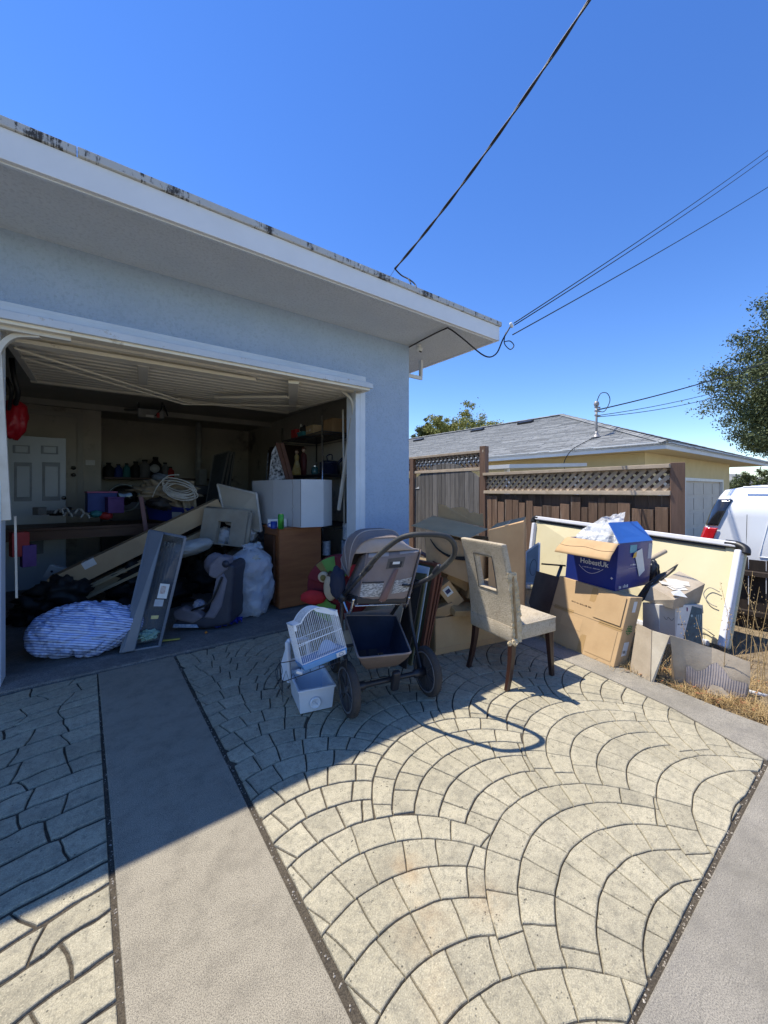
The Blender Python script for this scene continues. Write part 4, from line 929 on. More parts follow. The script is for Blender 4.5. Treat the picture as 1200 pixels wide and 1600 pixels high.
# seat: cushion with crowned top
b = MB()
def seatf(u, v):
    f = .03 + (dep + .025 - .03) * u; s_ = -.015 + (wdt + .03) * v
    e = min(u, 1 - u, v, 1 - v); return C(f, s_, .405 + .032 * (1 - math.exp(-e * 14)) + .003 * noise.noise(V((u * 5, v * 5, 0))))
b.grid(24, 24, seatf)
b.slab([C(.03, -.015, .31), C(dep + .025, -.015, .31), C(dep + .025, wdt + .015, .31), C(.03, wdt + .015, .31)], (0, 0, .0945))
b.build('seat', FAB, ch, smooth=True, bev=.006)
MB().tube([C(.04, -.017, .408), C(dep + .02, -.017, .408), C(dep + .027, -.01, .408), C(dep + .027, wdt + .01, .408)], .004, 6).build('piping', FAB, ch, smooth=True)
# backrest with a rectangular window: profile curve in f,z ; s across
def bk(s_, z, o): # o: 0 rear face .. 1 front face
    t = (z - .30) / .66; f = .035 - .10 * t ** 1.4 + (.052 if o else 0) * (1 - .12 * t); f += .012 * math.sin(t * 3.14)
    return C(f, s_, z)
SB, ZB = [-.02, .05, .115, .245, .32, wdt + .02], [.30, .45, .60, .835, .90, .955]
SB = [-.02, .045, .115, .265, .33, wdt + .02]; b = MB(); 
sg = [-.02 + (wdt + .04) * i / 16 for i in range(17)]; zg = [.30 + .655 * j / 24 for j in range(25)]
hs0, hs1, hz0, hz1 = 5, 11, 12, 20
def hole(i, j): return hs0 <= i < hs1 and hz0 <= j < hz1
vid = {}; vs = []; fs = []
def vv(i, j, o):
    if (i, j, o) not in vid: vid[(i, j, o)] = len(vs); vs.append(bk(sg[i], zg[j], o) + V((0, 0, .002 * noise.noise(V((i * .7, j * .7, o))))))
    return vid[(i, j, o)]
for i in range(16):
    for j in range(24):
        if hole(i, j): continue
        fs.append((vv(i, j, 0), vv(i, j + 1, 0), vv(i + 1, j + 1, 0), vv(i + 1, j, 0))); fs.append((vv(i, j, 1), vv(i + 1, j, 1), vv(i + 1, j + 1, 1), vv(i, j + 1, 1)))
        for (di, dj, a, c) in ((-1, 0, (i, j), (i, j + 1)), (1, 0, (i + 1, j + 1), (i + 1, j)), (0, -1, (i + 1, j), (i, j)), (0, 1, (i, j + 1), (i + 1, j + 1))):
            ni, nj = i + di, j + dj
            if ni < 0 or ni > 15 or nj < 0 or nj > 23 or hole(ni, nj): fs.append((vv(*a, 0), vv(*c, 0), vv(*c, 1), vv(*a, 1)))
b.add(vs, fs); back = b.build('backrest', FAB, ch, smooth=True, bev=.012, seg=3)
pip = [bk(sg[i], zg[j], 0) - cx_ * .003 for i, j in ((hs0 - .0, hz0), (hs1, hz0), (hs1, hz1), (hs0, hz1))] if False else None
b = MB(); q = [(sg[hs0] - .012, zg[hz0] - .012), (sg[hs1] + .012, zg[hz0] - .012), (sg[hs1] + .012, zg[hz1] + .012), (sg[hs0] - .012, zg[hz1] + .012)]
pts = [bk(a[0] + (c[0] - a[0]) * k / 6, a[1] + (c[1] - a[1]) * k / 6, 0) - cx_ * .001 for a, c in zip(q, q[1:] + q[:1]) for k in range(6)]
b.tube(pts, .0022, 5, closed=True); b.build('seam', DARK, ch, smooth=True)
# torn side: ragged lining strip and splintered wood edge
rg = random.Random(2); b = MB()
def torn(u, v):
    z = .31 + .46 * u; s_ = -.024 - .010 * v * (1 + .8 * noise.noise(V((u * 14, v * 3, 1)))); o = -.01 + .075 * v
    p = bk(0, z, 0) + cx_ * (o + .010 * noise.noise(V((u * 22, v * 2, 4)))) ; return p + cy_ * (s_ + .006 * noise.noise(V((u * 30, v * 5, 2))))
b.grid(46, 7, torn); b.build('torn_lining', FOAM, ch, smooth=False, solid=.004)
b = MB(); b.bar(C(.052, -.030, .34), bk(0, .76, 0) + cx_ * .035 + cy_ * -.026, .012, .018); b.build('bare_frame', mat('raw_plywood', (.42, .29, .15), .85, (.22, .14, .07), 20, .5, 60, stretch=(3, 3, .6)), ch)
b = MB()
for k in range(26):
    z = rg.uniform(.33, .78); p = bk(0, z, 0) + cy_ * -.03 + cx_ * rg.uniform(-.005, .055); d = V((rg.gauss(0, .012), rg.gauss(0, .012), -rg.uniform(.01, .035)))
    b.tube([p, p + d * .5 + V((rg.gauss(0, .004), -.004, 0)), p + d], .0012, 4)
b.lump(C(.04, -.03, .315), (.022, .018, .022), .5, 3, 3, 8); b.lump(C(.005, -.02, .31), (.014, .012, .016), .5, 3, 5, 8)
b.build('loose_threads', FOAM, ch)
# ---- stroller --------------------------------------------------------------------
TAUPE = mat('taupe_fabric', (.25, .20, .18), .85, (.19, .15, .135), 6, .4, 130, bdist=.004)
TAUPEL = mat('dusty_taupe_fabric', (.40, .345, .315), .85, (.33, .28, .25), 6, .4, 130)
NAVY = mat('dark_basket_lining', (.018, .024, .05), .8, (.014, .018, .035), 8, .3, 90)
FRAMEM = mat('anthracite_frame', (.018, .019, .024), .35, (.028, .028, .032), 8, .08, 60, dirt=(.16, .13, .10), dscale=14, dthr=.66)
TYRE = mat('dusty_tyre', (.04, .036, .034), .85, (.065, .056, .05), 10, .4, 60)
GRIP = mat('worn_grip', (.05, .052, .05), .6, (.03, .03, .032), 12, .3, 60, dirt=(.24, .22, .19), dscale=14, dthr=.60)
sr = thing('stroller', 'taupe baby stroller with big dusty wheels and a curved handle', 'stroller', (1.46, 2.1, 0))
e_ = V((.98, -.2, 0)).normalized(); h_ = V((.2, .98, 0)).normalized()
ax0 = V((1.457, 1.883, .150)); WR = .150
def wheel(c, R, wd, spokes=6):
    ro = Matrix((h_, UP, e_)).transposed()
    prof = [(R - .030, -wd), (R - .012, -wd * 1.0), (R - .003, -wd * .65), (R, -wd * .2), (R, wd * .2), (R - .003, wd * .65), (R - .012, wd), (R - .030, wd), (R - .034, 0), (R - .030, -wd)]
    w_ = MB().lathe(prof, 44, c, ro).build('wheel', TYRE, sr, smooth=True)
    tr = MB()
    for k in range(52):
        a = 2 * math.pi * k / 52; d0 = ro @ V((math.cos(a), math.sin(a), 0)); a1 = a + .06; d1 = ro @ V((math.cos(a1), math.sin(a1), 0))
        for sg_ in (-1, 1): tr.bar(c + d0 * (R + .0005) + e_ * sg_ * .001, c + d1 * (R - .002) + e_ * sg_ * wd * .72, .003, .003, d0)
    tr.build('tread', TYRE, w_)
    MB().lathe([(R - .032, -wd * 1.10), (R - .026, -wd * 1.12), (R - .032, -wd * 1.14), (R - .036, -wd * 1.12), (R - .032, -wd * 1.10)], 40, c, ro).build('rim_ring', mat('rim_edge_grey', (.22, .22, .23), .4), w_, smooth=True)
    rm = MB(); rm.lathe([(R - .034, -wd * .5), (R - .026, -wd * 1.04), (R - .031, -wd * 1.04), (R - .038, -wd * .5), (R - .038, wd * .5), (R - .031, wd * 1.04), (R - .026, wd * 1.04), (R - .034, wd * .5)], 40, c, ro)
    rm.lathe([(0, -wd * 1.1), (.020, -wd * 1.05), (.024, -wd * .5), (.024, wd * .5), (.020, wd * 1.05), (0, wd * 1.1)], 18, c, ro)
    for k in range(spokes):
        for dlt in (-.10, .10):
            a = 2 * math.pi * k / spokes + .3; p0 = c + ro @ V((math.cos(a + dlt * 1.2) * .018, math.sin(a + dlt * 1.2) * .018, 0)); a2 = a + dlt
            p1 = c + ro @ V((math.cos(a2) * (R - .034), math.sin(a2) * (R - .034), 0))
            for o_ in (-1, 1): rm.bar(p0 + e_ * o_ * wd * .8, p1 + e_ * o_ * wd * .6, .008, .006, e_)
    rm.build('rim', mat('rim_grey', (.06, .06, .065), .4, (.04, .04, .045), 8, 0), w_, smooth=False); return w_
wheel(ax0 - e_ * .265, WR, .022); wheel(ax0 + e_ * .265, WR, .022)
fc = ax0 + h_ * .56 + V((0, 0, -.055)); wheel(fc - e_ * .17, .095, .018, 5); wheel(fc + e_ * .17, .095, .018, 5)
b = MB(); b.tube([ax0 - e_ * .245, ax0 - e_ * .17, ax0 - e_ * .16, ax0 + e_ * .16, ax0 + e_ * .17, ax0 + e_ * .245], [.026, .026, .016, .016, .026, .026], 14); b.build('rear_axle', FRAMEM, sr, smooth=True)
b = MB(); b.box(ax0 - h_ * .035 + e_ * .02 + V((0, 0, .005)), (.05, .035, .13), Matrix((e_, h_, UP)).transposed() @ Matrix.Rotation(.25, 3, 'X')); b.build('brake_pedal', FRAMEM, sr, bev=.012, seg=3)
b = MB(); b.lathe([(0, 0), (.012, 0), (.012, .004), (0, .004)], 16, ax0 - h_ * .050 + e_ * .02 + V((0, 0, .045)), orth(e_, UP)); b.build('brake_button', mat('green_button', (.10, .22, .16), .5), sr)
HL, HR = ax0 + h_ * .20 - e_ * .235 + V((0, 0, .48)), ax0 + h_ * .20 + e_ * .235 + V((0, 0, .48))
G0, G1 = V((1.337, 1.60, 1.045)), V((1.642, 1.518, .99))
G0 = T(612, 846, 2.13); G1 = T(713, 853, 2.22)
b = MB()
for Hh, sgn in ((HL, -1), (HR, 1)):
    b.tube(bez([Hh, Hh + (ax0 + e_ * sgn * .245 - Hh) * .5 + e_ * sgn * .01 + h_ * .07, ax0 + e_ * sgn * .235 + h_ * .02]), .013, 8)
    b.tube(bez([Hh, lerp(Hh, fc, .5) + e_ * sgn * .06 + V((0, 0, .02)), fc + e_ * sgn * .12 + V((0, 0, .07))]), .013, 8)
    b.lathe([(0, -.026), (.034, -.02), (.038, 0), (.034, .02), (0, .026)], 16, Hh, Matrix((h_, UP, e_)).transposed())
b.tube([fc - e_ * .15 + V((0, 0, .07)), fc + e_ * .15 + V((0, 0, .07))], .012, 8)
b.build('frame', FRAMEM, sr, smooth=True)
AL, AR = T(567, 897, 2.27), T(672, 903, 2.36)
for Hh, Aa in ((HL, AL), (HR, AR)): MB().tube([Hh, lerp(Hh, Aa, .5), Aa], [.015, .014, .014], 10).build('handle_arm', FRAMEM, sr, smooth=True)
MB().tube([lerp(HR, AR, .3), lerp(HR, AR, .55) - e_ * .12], .008, 6).build('strut', FRAMEM, sr, smooth=True)
b = MB(); pts = bez([AL, lerp(AL, G0, .55) + V((0, 0, .005)), T(619, 845, 2.13), T(640, 836.5, 2.10), T(668, 835, 2.11), T(693, 837, 2.14), T(707, 846, 2.17), T(711, 860, 2.20), T(704, 875, 2.25), AR], 8)
b.tube(pts, .0148, 12); b.build('handle', GRIP, sr, smooth=True)
for a, c in ((lerp(AL, G0, .12), lerp(AL, G0, .32)), (lerp(AR, G1, .15), lerp(AR, G1, .40))): MB().tube([a, lerp(a, c, .1), lerp(a, c, .9), c], [.014, .0165, .0165, .014], 12).build('grip_joint', FRAMEM, sr, smooth=True)
# basket
R_ = [T(560, 1029, 2.21), T(643, 1021, 2.30), T(619, 962, 2.78), T(539, 962, 2.66)]
def rimp(k, ins=0):
    P4 = R_; cen = sum(P4, V((0, 0, 0))) / 4; return cen + (P4[k % 4] - cen) * (1 - ins)
rim = []
for k in range(4):
    a, c, d = rimp(k), rimp(k + 1), rimp(k - 1)
    rim += [lerp(a, d, .12), lerp(a, d, .03) * .5 + lerp(a, c, .03) * .5, lerp(a, c, .12), lerp(a, c, .5)]
cen = sum(rim, V((0, 0, 0))) / len(rim)
def bowl(sc0, zb):
    def f(u, v):
        i = u * len(rim); i0 = int(i) % len(rim); p = lerp(rim[i0], rim[(i0 + 1) % len(rim)], i - int(i)); k = 1 - .46 * v ** 1.3; q = cen + (p - cen) * k * sc0; q.z = p.z - (p.z - zb) * min(1, v * 1.15) - (0.0 if v < .87 else .002)
        if v > .93: q = cen + (p - cen) * .25; q.z = zb
        return q
    return f
MB().grid(64, 14, bowl(1, .238), wu=True).build('basket', mat('basket_taupe', (.13, .10, .09), .85, (.09, .075, .07), 6, .4, 130), sr, smooth=True, solid=.002)
MB().grid(64, 14, bowl(.975, .243), wu=True).build('basket_lining', NAVY, sr, smooth=True, recalc=False)
MB().tube([p + V((0, 0, .002)) for p in bez(rim + [rim[0]], 4)[:-1]], .006, 6, closed=True).build('basket_rim', TAUPE, sr, smooth=True)
b = MB()
for (u0, v0, u1, v1) in ((561, 1016, 573, 1030), (576, 1014, 590, 1029)): b.plate([T(u0, v1, 2.42), T(u1, v1 - 1, 2.42), T(u1 - 1, v0, 2.50), T(u0, v0 + 1, 2.50)], .002)
b.build('mesh_pocket', FRAMEM, sr)
b = MB(); b.plate([T(540, 985, 2.68), T(620, 975, 2.80), T(617, 950, 2.85), T(538, 958, 2.72)], .003); b.build('basket_flap', TAUPE, sr)
# seat back panel with stowage pouch
TL, TR, BR, BL = T(573, 864, 2.42), T(658, 858, 2.56), T(636, 938, 2.50), T(557, 940, 2.36)
nb_ = (TR - TL).cross(BL - TL).normalized()
if nb_.dot(V((0, 0, CAM_H)) - TL) < 0: nb_ = -nb_
def panel(u, v):
    p = lerp(lerp(TL, TR, u), lerp(BL, BR, u), v); e = min(u, 1 - u, v * 1.2, (1 - v) * 1.2)
    p += nb_ * (.030 * (1 - math.exp(-e * 16)) - .02 + .006 * noise.noise(V((u * 4, v * 4, 3))))
    if v > .85: p += V((0, 0, -.012 * math.sin(math.pi * u) * (v - .85) / .15))
    return p
MB().grid(30, 34, panel).build('seat_back', TAUPE, sr, smooth=True, solid=.004)
def onp(u, v, o=.004): return panel(u, v) + nb_ * o
def ppatch(u0, v0, u1, v1, n, m, o=.004, sk=0):
    b = MB(); b.grid(12, 8, lambda a, c: onp(u0 + (u1 - u0) * a, v0 + (v1 - v0) * c + sk * a, o)); return b.build(n, m, sr, smooth=True)
ppatch(.04, .01, .40, .10, 'top_fold', TAUPEL, .006); ppatch(.60, .02, .97, .08, 'top_fold', TAUPEL, .006, -.03)
ppatch(.40, .15, .72, .36, 'carry_slot', mat('slot_surround', (.14, .12, .105), .9), .003, -.02)
ppatch(.45, .22, .68, .34, 'slot_opening', DARK, .005); ppatch(.50, .22, .63, .27, 'slot_handle', PAPER, .008)
ppatch(.02, .64, .42, .90, 'care_label', mat('printed_silver_label', (.55, .54, .52), .6, (.10, .10, .10), 55, 0, 10, stretch=(1, 1, 3.2), detail=2), .004)
ppatch(.63, .60, .99, .86, 'care_label', MATS['printed_silver_label'], .004, -.05)
ppatch(.02, .605, .42, .63, 'pouch_edge', DARK, .006)
b = MB(); b.grid(20, 4, lambda a, c: onp(.60 - .12 * a + (.055 + .05 * a) * (c - .5) * 1.4, .37 + .62 * a, .008 + .006 * math.sin(c * 3.1))); b.build('zip_strap', mat('mauve_strap', (.20, .12, .11), .8), sr, smooth=True)
MB().bar(onp(.475, .98, .012), onp(.47, 1.10, .012), .012, .006).build('zip_pull', PAPER, sr, bev=.003)
# canopy : hoops swung from the back panel forward
PV = (HL + HR) / 2 + V((0, 0, .12)) + h_ * .02
mid_t = lerp(TL, TR, .5)
hoops = []
for k in range(7):
    a = math.radians(118 - 19 * k)        # 90 = straight up
    rr = [.285, .297, .300, .298, .29, .28, .27][k]
    hoops.append((a, rr, .195 + .01 * math.sin(k)))
def cano(u, v):
    k = u * 6; i = min(int(k), 5); f = k - i; a = hoops[i][0] * (1 - f) + hoops[i + 1][0] * f; rr = hoops[i][1] * (1 - f) + hoops[i + 1][1] * f; w_ = .185
    rr -= .012 * math.sin(f * math.pi)
    th = math.pi * v; cx2, sy2 = math.cos(th), math.sin(th); ex = math.copysign(abs(cx2) ** .55, cx2); ey = abs(sy2) ** .5
    dr = h_ * math.cos(a) + UP * math.sin(a)
    return PV + e_ * (-ex * w_) + dr * (rr * ey) + V((0, 0, .0))
MB().grid(43, 33, cano).build('canopy', TAUPE, sr, smooth=True, solid=.003)
for k in (1, 3, 5): MB().tube([cano(k / 6, v / 24) + V((0, 0, .001)) for v in range(25)], .005, 6).build('canopy_piping', TAUPEL, sr, smooth=True)
b = MB()
b.grid(20, 10, lambda u, v: lerp(lerp(TL, TR, u), cano(.02, .12 + .76 * u), v) + nb_ * .012 * math.sin(v * 3.14)); b.build('canopy_rear', TAUPEL, sr, smooth=True, solid=.003)
# seat bucket in front of the back panel and side wings
hc = h_ * .30
b = MB(); b.slab([BL + V((0, 0, -.02)), BR + V((0, 0, -.02)), BR + hc + V((0, 0, -.06)), BL + hc + V((0, 0, -.06))], (0, 0, .05)); b.build('seat_pad', DARK, sr, bev=.012)
for Q, P2, s_ in ((BL, TL, 1), (BR, TR, -1)):
    MB().plate([Q + V((0, 0, -.03)), Q + hc + V((0, 0, -.05)), P2 + h_ * .12 + V((0, 0, -.04)), P2], .008).build('side_wing', TAUPE, sr, bev=.003)
b = MB(); b.tube([BL + V((-.01, 0, -.025)), BR + V((.01, 0, -.025))], .004, 6); b.tube(bez([BL + V((-.02, -.0, .02)), BL + V((-.02, .05, -.08)), HL]), .009, 6); b.tube(bez([BR + V((.02, 0, .02)), BR + V((.02, .05, -.06)), HR]), .009, 6); b.build('seat_mount', CHROME, sr, smooth=True)
b = MB(); b.lump(HL + V((-.015, .03, .085)), (.045, .06, .10), .2, 2, 3, 14); b.build('folded_strap', NAVY, sr, smooth=True)
# ---- bird cage -------------------------------------------------------------------
CW = mat('white_cage_wire', (.78, .80, .80), .4, (.70, .72, .72), 10, 0); CB = mat('blue_cage_tray', (.13, .33, .62), .35, (.10, .28, .55), 6, .05, 30)
cg = thing('bird_cage', 'small white wire bird cage with a blue tray tilted on a rack', 'cage', T(510, 1035, 2.2))
O = T(473, 1040, 2.12); ex_ = (T(541, 1012, 2.24) - O).normalized(); dm = V((-.25, .95, .15)); ez_ = (T(457, 977, 2.14) - O); ez_ = (ez_ - ex_ * ez_.dot(ex_)).normalized(); ey_ = ez_.cross(ex_).normalized()
Wc = (T(541, 1012, 2.24) - O).length; Hc = .215; Dc = .17
def K(x, y, z): return O + ex_ * x * Wc + ey_ * y * Dc + ez_ * z
def topz(x):
    if x < .18: return Hc
    if x > .88: return Hc
    t = (x - .18) / .70; return Hc + .052 * math.sin(math.pi * min(1, t * 1.0)) ** .7
b = MB(); b.hexa([K(.02, .02, -.036), K(.98, .02, -.036), K(.98, .98, -.036), K(.02, .98, -.036)], [K(-.02, -.03, 0), K(1.02, -.03, 0), K(1.02, 1.03, 0), K(-.02, 1.03, 0)]); tray = b.build('tray', CB, cg, bev=.005)
MB().plate([K(.74, -.033, -.030), K(.95, -.033, -.030), K(.95, -.05, -.006), K(.74, -.05, -.006)], .002).build('bird_emblem', PAPER, cg)
b = MB(); b.tube(bez([K(.79, -.06, -.022), K(.83, -.06, -.010), K(.87, -.06, -.012), K(.90, -.06, -.021), K(.85, -.06, -.026), K(.79, -.06, -.022)], 4), .0012, 5); b.build('emblem_bird', mat('emblem_blue', (.04, .12, .3), .5), cg)
nb = 26
for k in range(nb):
    x = k / (nb - 1)
    for y in ((0, 1) if k % 2 == 0 else (0,)): MB().tube([K(x, y, 0), K(x, y, topz(x))], .0014 if y == 0 else .0009, 4).build('bar', CW, cg)
    if k % 1 == 0: pass
for k in range(1, 13):
    y = k / 13
    for x in (0, 1): MB().tube([K(x, y, 0), K(x, y, Hc)], .0013, 4).build('bar', CW, cg)
b = MB()
for k in range(25):
    x = k / 24; 
for k in range(0, 14):
    y = k / 13; b.tube([K(x / 24, y, topz(x / 24)) for x in range(25)], .0012, 4)
b.build('roof_wires', CW, cg)
b = MB(); 
for z in (.004, .11): b.tube([K(0, 0, z), K(1, 0, z), K(1, 1, z), K(0, 1, z)], .0022, 5, closed=True)
b.tube([K(0, 0, .10), K(.3, 0, .108), K(1, 0, .11)], .0022, 5)
for y in (0, 1):
    for i in range(24): b.bar(K(i / 24, y, topz(i / 24)), K((i + 1) / 24 + .003, y, topz((i + 1) / 24)), .006, .006, ey_)
for x in (0, 1): b.bar(K(x, 0, Hc), K(x, 1, Hc), .006, .006, ez_)
b.build('wire_frame', CW, cg)
b = MB(); 
for x in (0.03, .97): b.box(K(x, 0, Hc - .016), (.014, .006, .03), Matrix((ex_, ey_, ez_)).transposed())
b.prism([K(.72, .0, topz(.72) - .002), K(.98, 0, Hc - .002), K(.98, 0, Hc - .022), K(.85, 0, Hc - .012), K(.55, 0, topz(.55) - .02), K(.5, 0, topz(.5) - .002)], ey_ * .004); b.build('corner_cap', CW, cg)
MB().grid(10, 8, lambda u, v: K(.42 + .5 * u, .35 + .2 * v, .004 + .06 * math.sin(u * 3.1) * v)).build('paper_liner', mat('pale_blue_paper', (.45, .55, .70), .7), cg)
# ---- white litter bin + second tray behind, wire rack
PLW = mat('white_plastic', (.68, .72, .76), .4, (.60, .64, .69), 5, .06, 40, spec=.5)
def openbox(name, q, h, th, m, parent=None, rimw=.008, taper=.88, **kw):
    q = [V(p) for p in q]; c = sum(q, V((0, 0, 0))) / 4; bt = [c + (p - c) * taper - V((0, 0, h)) for p in q]; b = MB(); qi = [c + (p - c) * .94 for p in q]; bi = [c + (p - c) * .92 for p in bt]; bi = [p + V((0, 0, th * 2)) for p in bi]; ro_ = [c + (p - c) * 1.06 for p in q]; rl = [p - V((0, 0, .012)) for p in ro_]
    vs = bt + rl + [p for p in ro_] + qi + bi; n = 4; fs = [(3, 2, 1, 0)]
    # outer wall bt -> q level, then lip
    vs = bt + [p - V((0, 0, .012)) for p in q] + rl + ro_ + qi + bi
    for L0 in range(5): fs += [(L0 * 4 + k, L0 * 4 + (k + 1) % 4, (L0 + 1) * 4 + (k + 1) % 4, (L0 + 1) * 4 + k) for k in range(4)]
    fs.append((20, 21, 22, 23)); b.add(vs, fs); return b.build(name, m, parent, bev=.004, **kw)
lb = thing('litter_bin', 'open white plastic bin with a round front knob beside the stroller', 'bin', (1.08, 2.3, 0))
z0 = .148; q = [G(467, 1080, z0), G(523, 1069, z0), G(505, 1040, z0), G(452, 1048, z0)]
b0 = G(468, 1107, 0)
openbox('tub', q, z0 - .006, .004, PLW, lb, taper=.90)
fnv = ((q[1] - q[0]).cross(UP)).normalized(); fmid = lerp(q[0], q[1], .45) + V((0, 0, -.085)) + fnv * .0005
MB().lathe([(0, 0), (.034, 0), (.034, .007), (.027, .010), (.024, .006), (0, .006)], 26, fmid, orth(q[1] - q[0], UP)).build('knob', PLW, lb, smooth=True)
MB().bar(fmid + fnv * .010 + V((-.012, 0, .012)), fmid + fnv * .010 + V((.012, 0, -.012)), .008, .006, fnv).build('knob_grip', PLW, lb, bev=.002)
tw = thing('white_tray', 'white plastic tray standing upright behind the litter bin', 'tray', T(455, 1040, 2.5))
oa, ob, oc, od = T(452, 1066, 2.42), T(449, 1002, 2.42), T(480, 999, 2.62), T(486, 1050, 2.60)
b = MB()
def fr(a, c): b.bar(a, c, .024, .03, (od - oa))
fr(oa, ob); fr(ob, oc); fr(oc, od); fr(od, oa); b.build('tray_rim', PLW, tw, bev=.008, seg=3)
b = MB(); nn = (ob - oa).cross(od - oa).normalized(); nn = nn if nn.y > 0 else -nn; b.plate([p + nn * .06 for p in (oa, lerp(oa, ob, .45), lerp(od, oc, .45), od)], .004); b.plate([oa, oa + nn * .06, lerp(oa, ob, .45) + nn * .06, ob], .004); b.plate([oa, od, od + nn * .06, oa + nn * .06], .004); b.build('tray_body', PLW, tw, bev=.002)
wr = thing('wire_rack', 'black wire rack under the tilted bird cage', 'rack', T(450, 1050, 2.2))
b = MB(); W3 = lambda u, v, t: T(u, v, t)
b.tube([W3(437, 1036, 2.30), W3(468, 1031, 2.30), W3(545, 1016, 2.4)], .0026, 5); b.tube([W3(441, 1066, 2.06), W3(480, 1052, 2.06), W3(541, 1030, 2.14)], .0026, 5)
for k in range(8):
    t = k / 7; b.tube([lerp(W3(437, 1036, 2.30), W3(545, 1016, 2.4), t), lerp(W3(441, 1066, 2.06), W3(541, 1030, 2.14), t)], .0018, 5)
b.build('shelf_wires', BLACKP, wr, smooth=True)
b = MB(); b.tube(bez([W3(437, 1036, 2.3), W3(431, 1048, 2.25), W3(434, 1064, 2.15), W3(441, 1066, 2.06)]), .0022, 5); b.tube([W3(441, 1066, 2.06), W3(447, 1048, 2.2), W3(452, 1066, 2.05), W3(458, 1052, 2.2), W3(464, 1062, 2.06)], .0018, 5)
b.tube(bez([W3(433, 1045, 2.25), W3(436, 1070, 2.2), W3(443, 1082, 2.2)]), .0018, 5); b.tube(bez([W3(436, 1030, 2.3), W3(441, 1050, 2.2), W3(433, 1068, 2.2)]), .0018, 5); b.tube([W3(441, 1066, 2.06), G(442, 1096, 0)], .0022, 5); b.tube([W3(541, 1030, 2.14), G(541, 1090, 0)], .0022, 5); b.tube([W3(437, 1036, 2.3), G(440, 1085, 0)], .0022, 5); b.build('wire_legs', BLACKP, wr, smooth=True)
MB().box(W3(468, 1050, 2.08), (.035, .016, .028), orth((1, -.6, -.5), (0, 0, 1))).build('wall_plug', PAPER, bev=.004, label='small white adapter block on the black wire rack', cat='adapter')
# ---- round striped toy pillow
TG, TRD, TM = mat('toy_green', (.13, .30, .06), .8), mat('toy_red', (.42, .015, .02), .75), mat('toy_maroon', (.16, .012, .02), .8); TO = mat('toy_olive', (.22, .17, .05), .85); TC = mat('toy_cream', (.58, .45, .30), .85)
ty = thing('toy_cushion', 'big round red and green striped toy cushion with a cream ear', 'toy', (1.42, 2.85, 0))
Rt = orth(V((.8, -.6, 0)), V((0, 0, 1)))   # x right, y up, z to viewer (ish)
ct = T(531, 918, 3.1)
def seg(r0, r1, a0, a1, m, n, o=0, k=1.0):
    def f(u, v):
        a = math.radians(a0 + (a1 - a0) * u); r = (r0 + (r1 - r0) * v) * .70; bul = .075 * math.sqrt(max(0, 1 - (r / .34) ** 2)) + o; return ct + Rt @ V((math.cos(a) * r, math.sin(a) * r * k, bul))
    return MB().grid(14, 10, f).build(n, m, ty, smooth=True, solid=.01)
MB().lathe([(0, -.08), (.19, -.06), (.25, -.03), (.263, 0), (.25, .03), (.19, .06), (0, .08)], 40, ct - Rt @ V((0, 0, .02)), Rt).build('body', TM, ty, smooth=True)
for k, (a0, a1, m) in enumerate(((62, 80, TG), (80, 98, TM), (98, 122, TG), (122, 134, TO), (215, 260, TG), (30, 62, TRD), (0, 30, TG), (330, 360, TRD), (134, 160, TM))): seg(.17, .37, a0, a1, m, 'stripe', .005)
MB().lump(ct + Rt @ V((-.19, -.05, .10)), (.10, .055, .03), .1, 2, 1, 14, R=Rt).build('red_paw', TRD, ty, smooth=True)
MB().lump(ct + Rt @ V((-.055, .03, .12)), (.055, .10, .04), .05, 2, 2, 16, R=Rt).build('face', TC, ty, smooth=True)
MB().lump(ct + Rt @ V((-.115, .105, .10)), (.042, .042, .02), .03, 2, 3, 14, R=Rt).build('ear', TC, ty, smooth=True)
MB().lump(ct + Rt @ V((-.115, .103, .118)), (.022, .024, .01), .03, 2, 3, 10, R=Rt).build('inner_ear', TO, ty, smooth=True)
MB().lump(ct + Rt @ V((-.03, .12, .12)), (.05, .035, .03), .5, 3, 9, 12, R=Rt).build('hair_tuft', LEGW, ty, smooth=True)
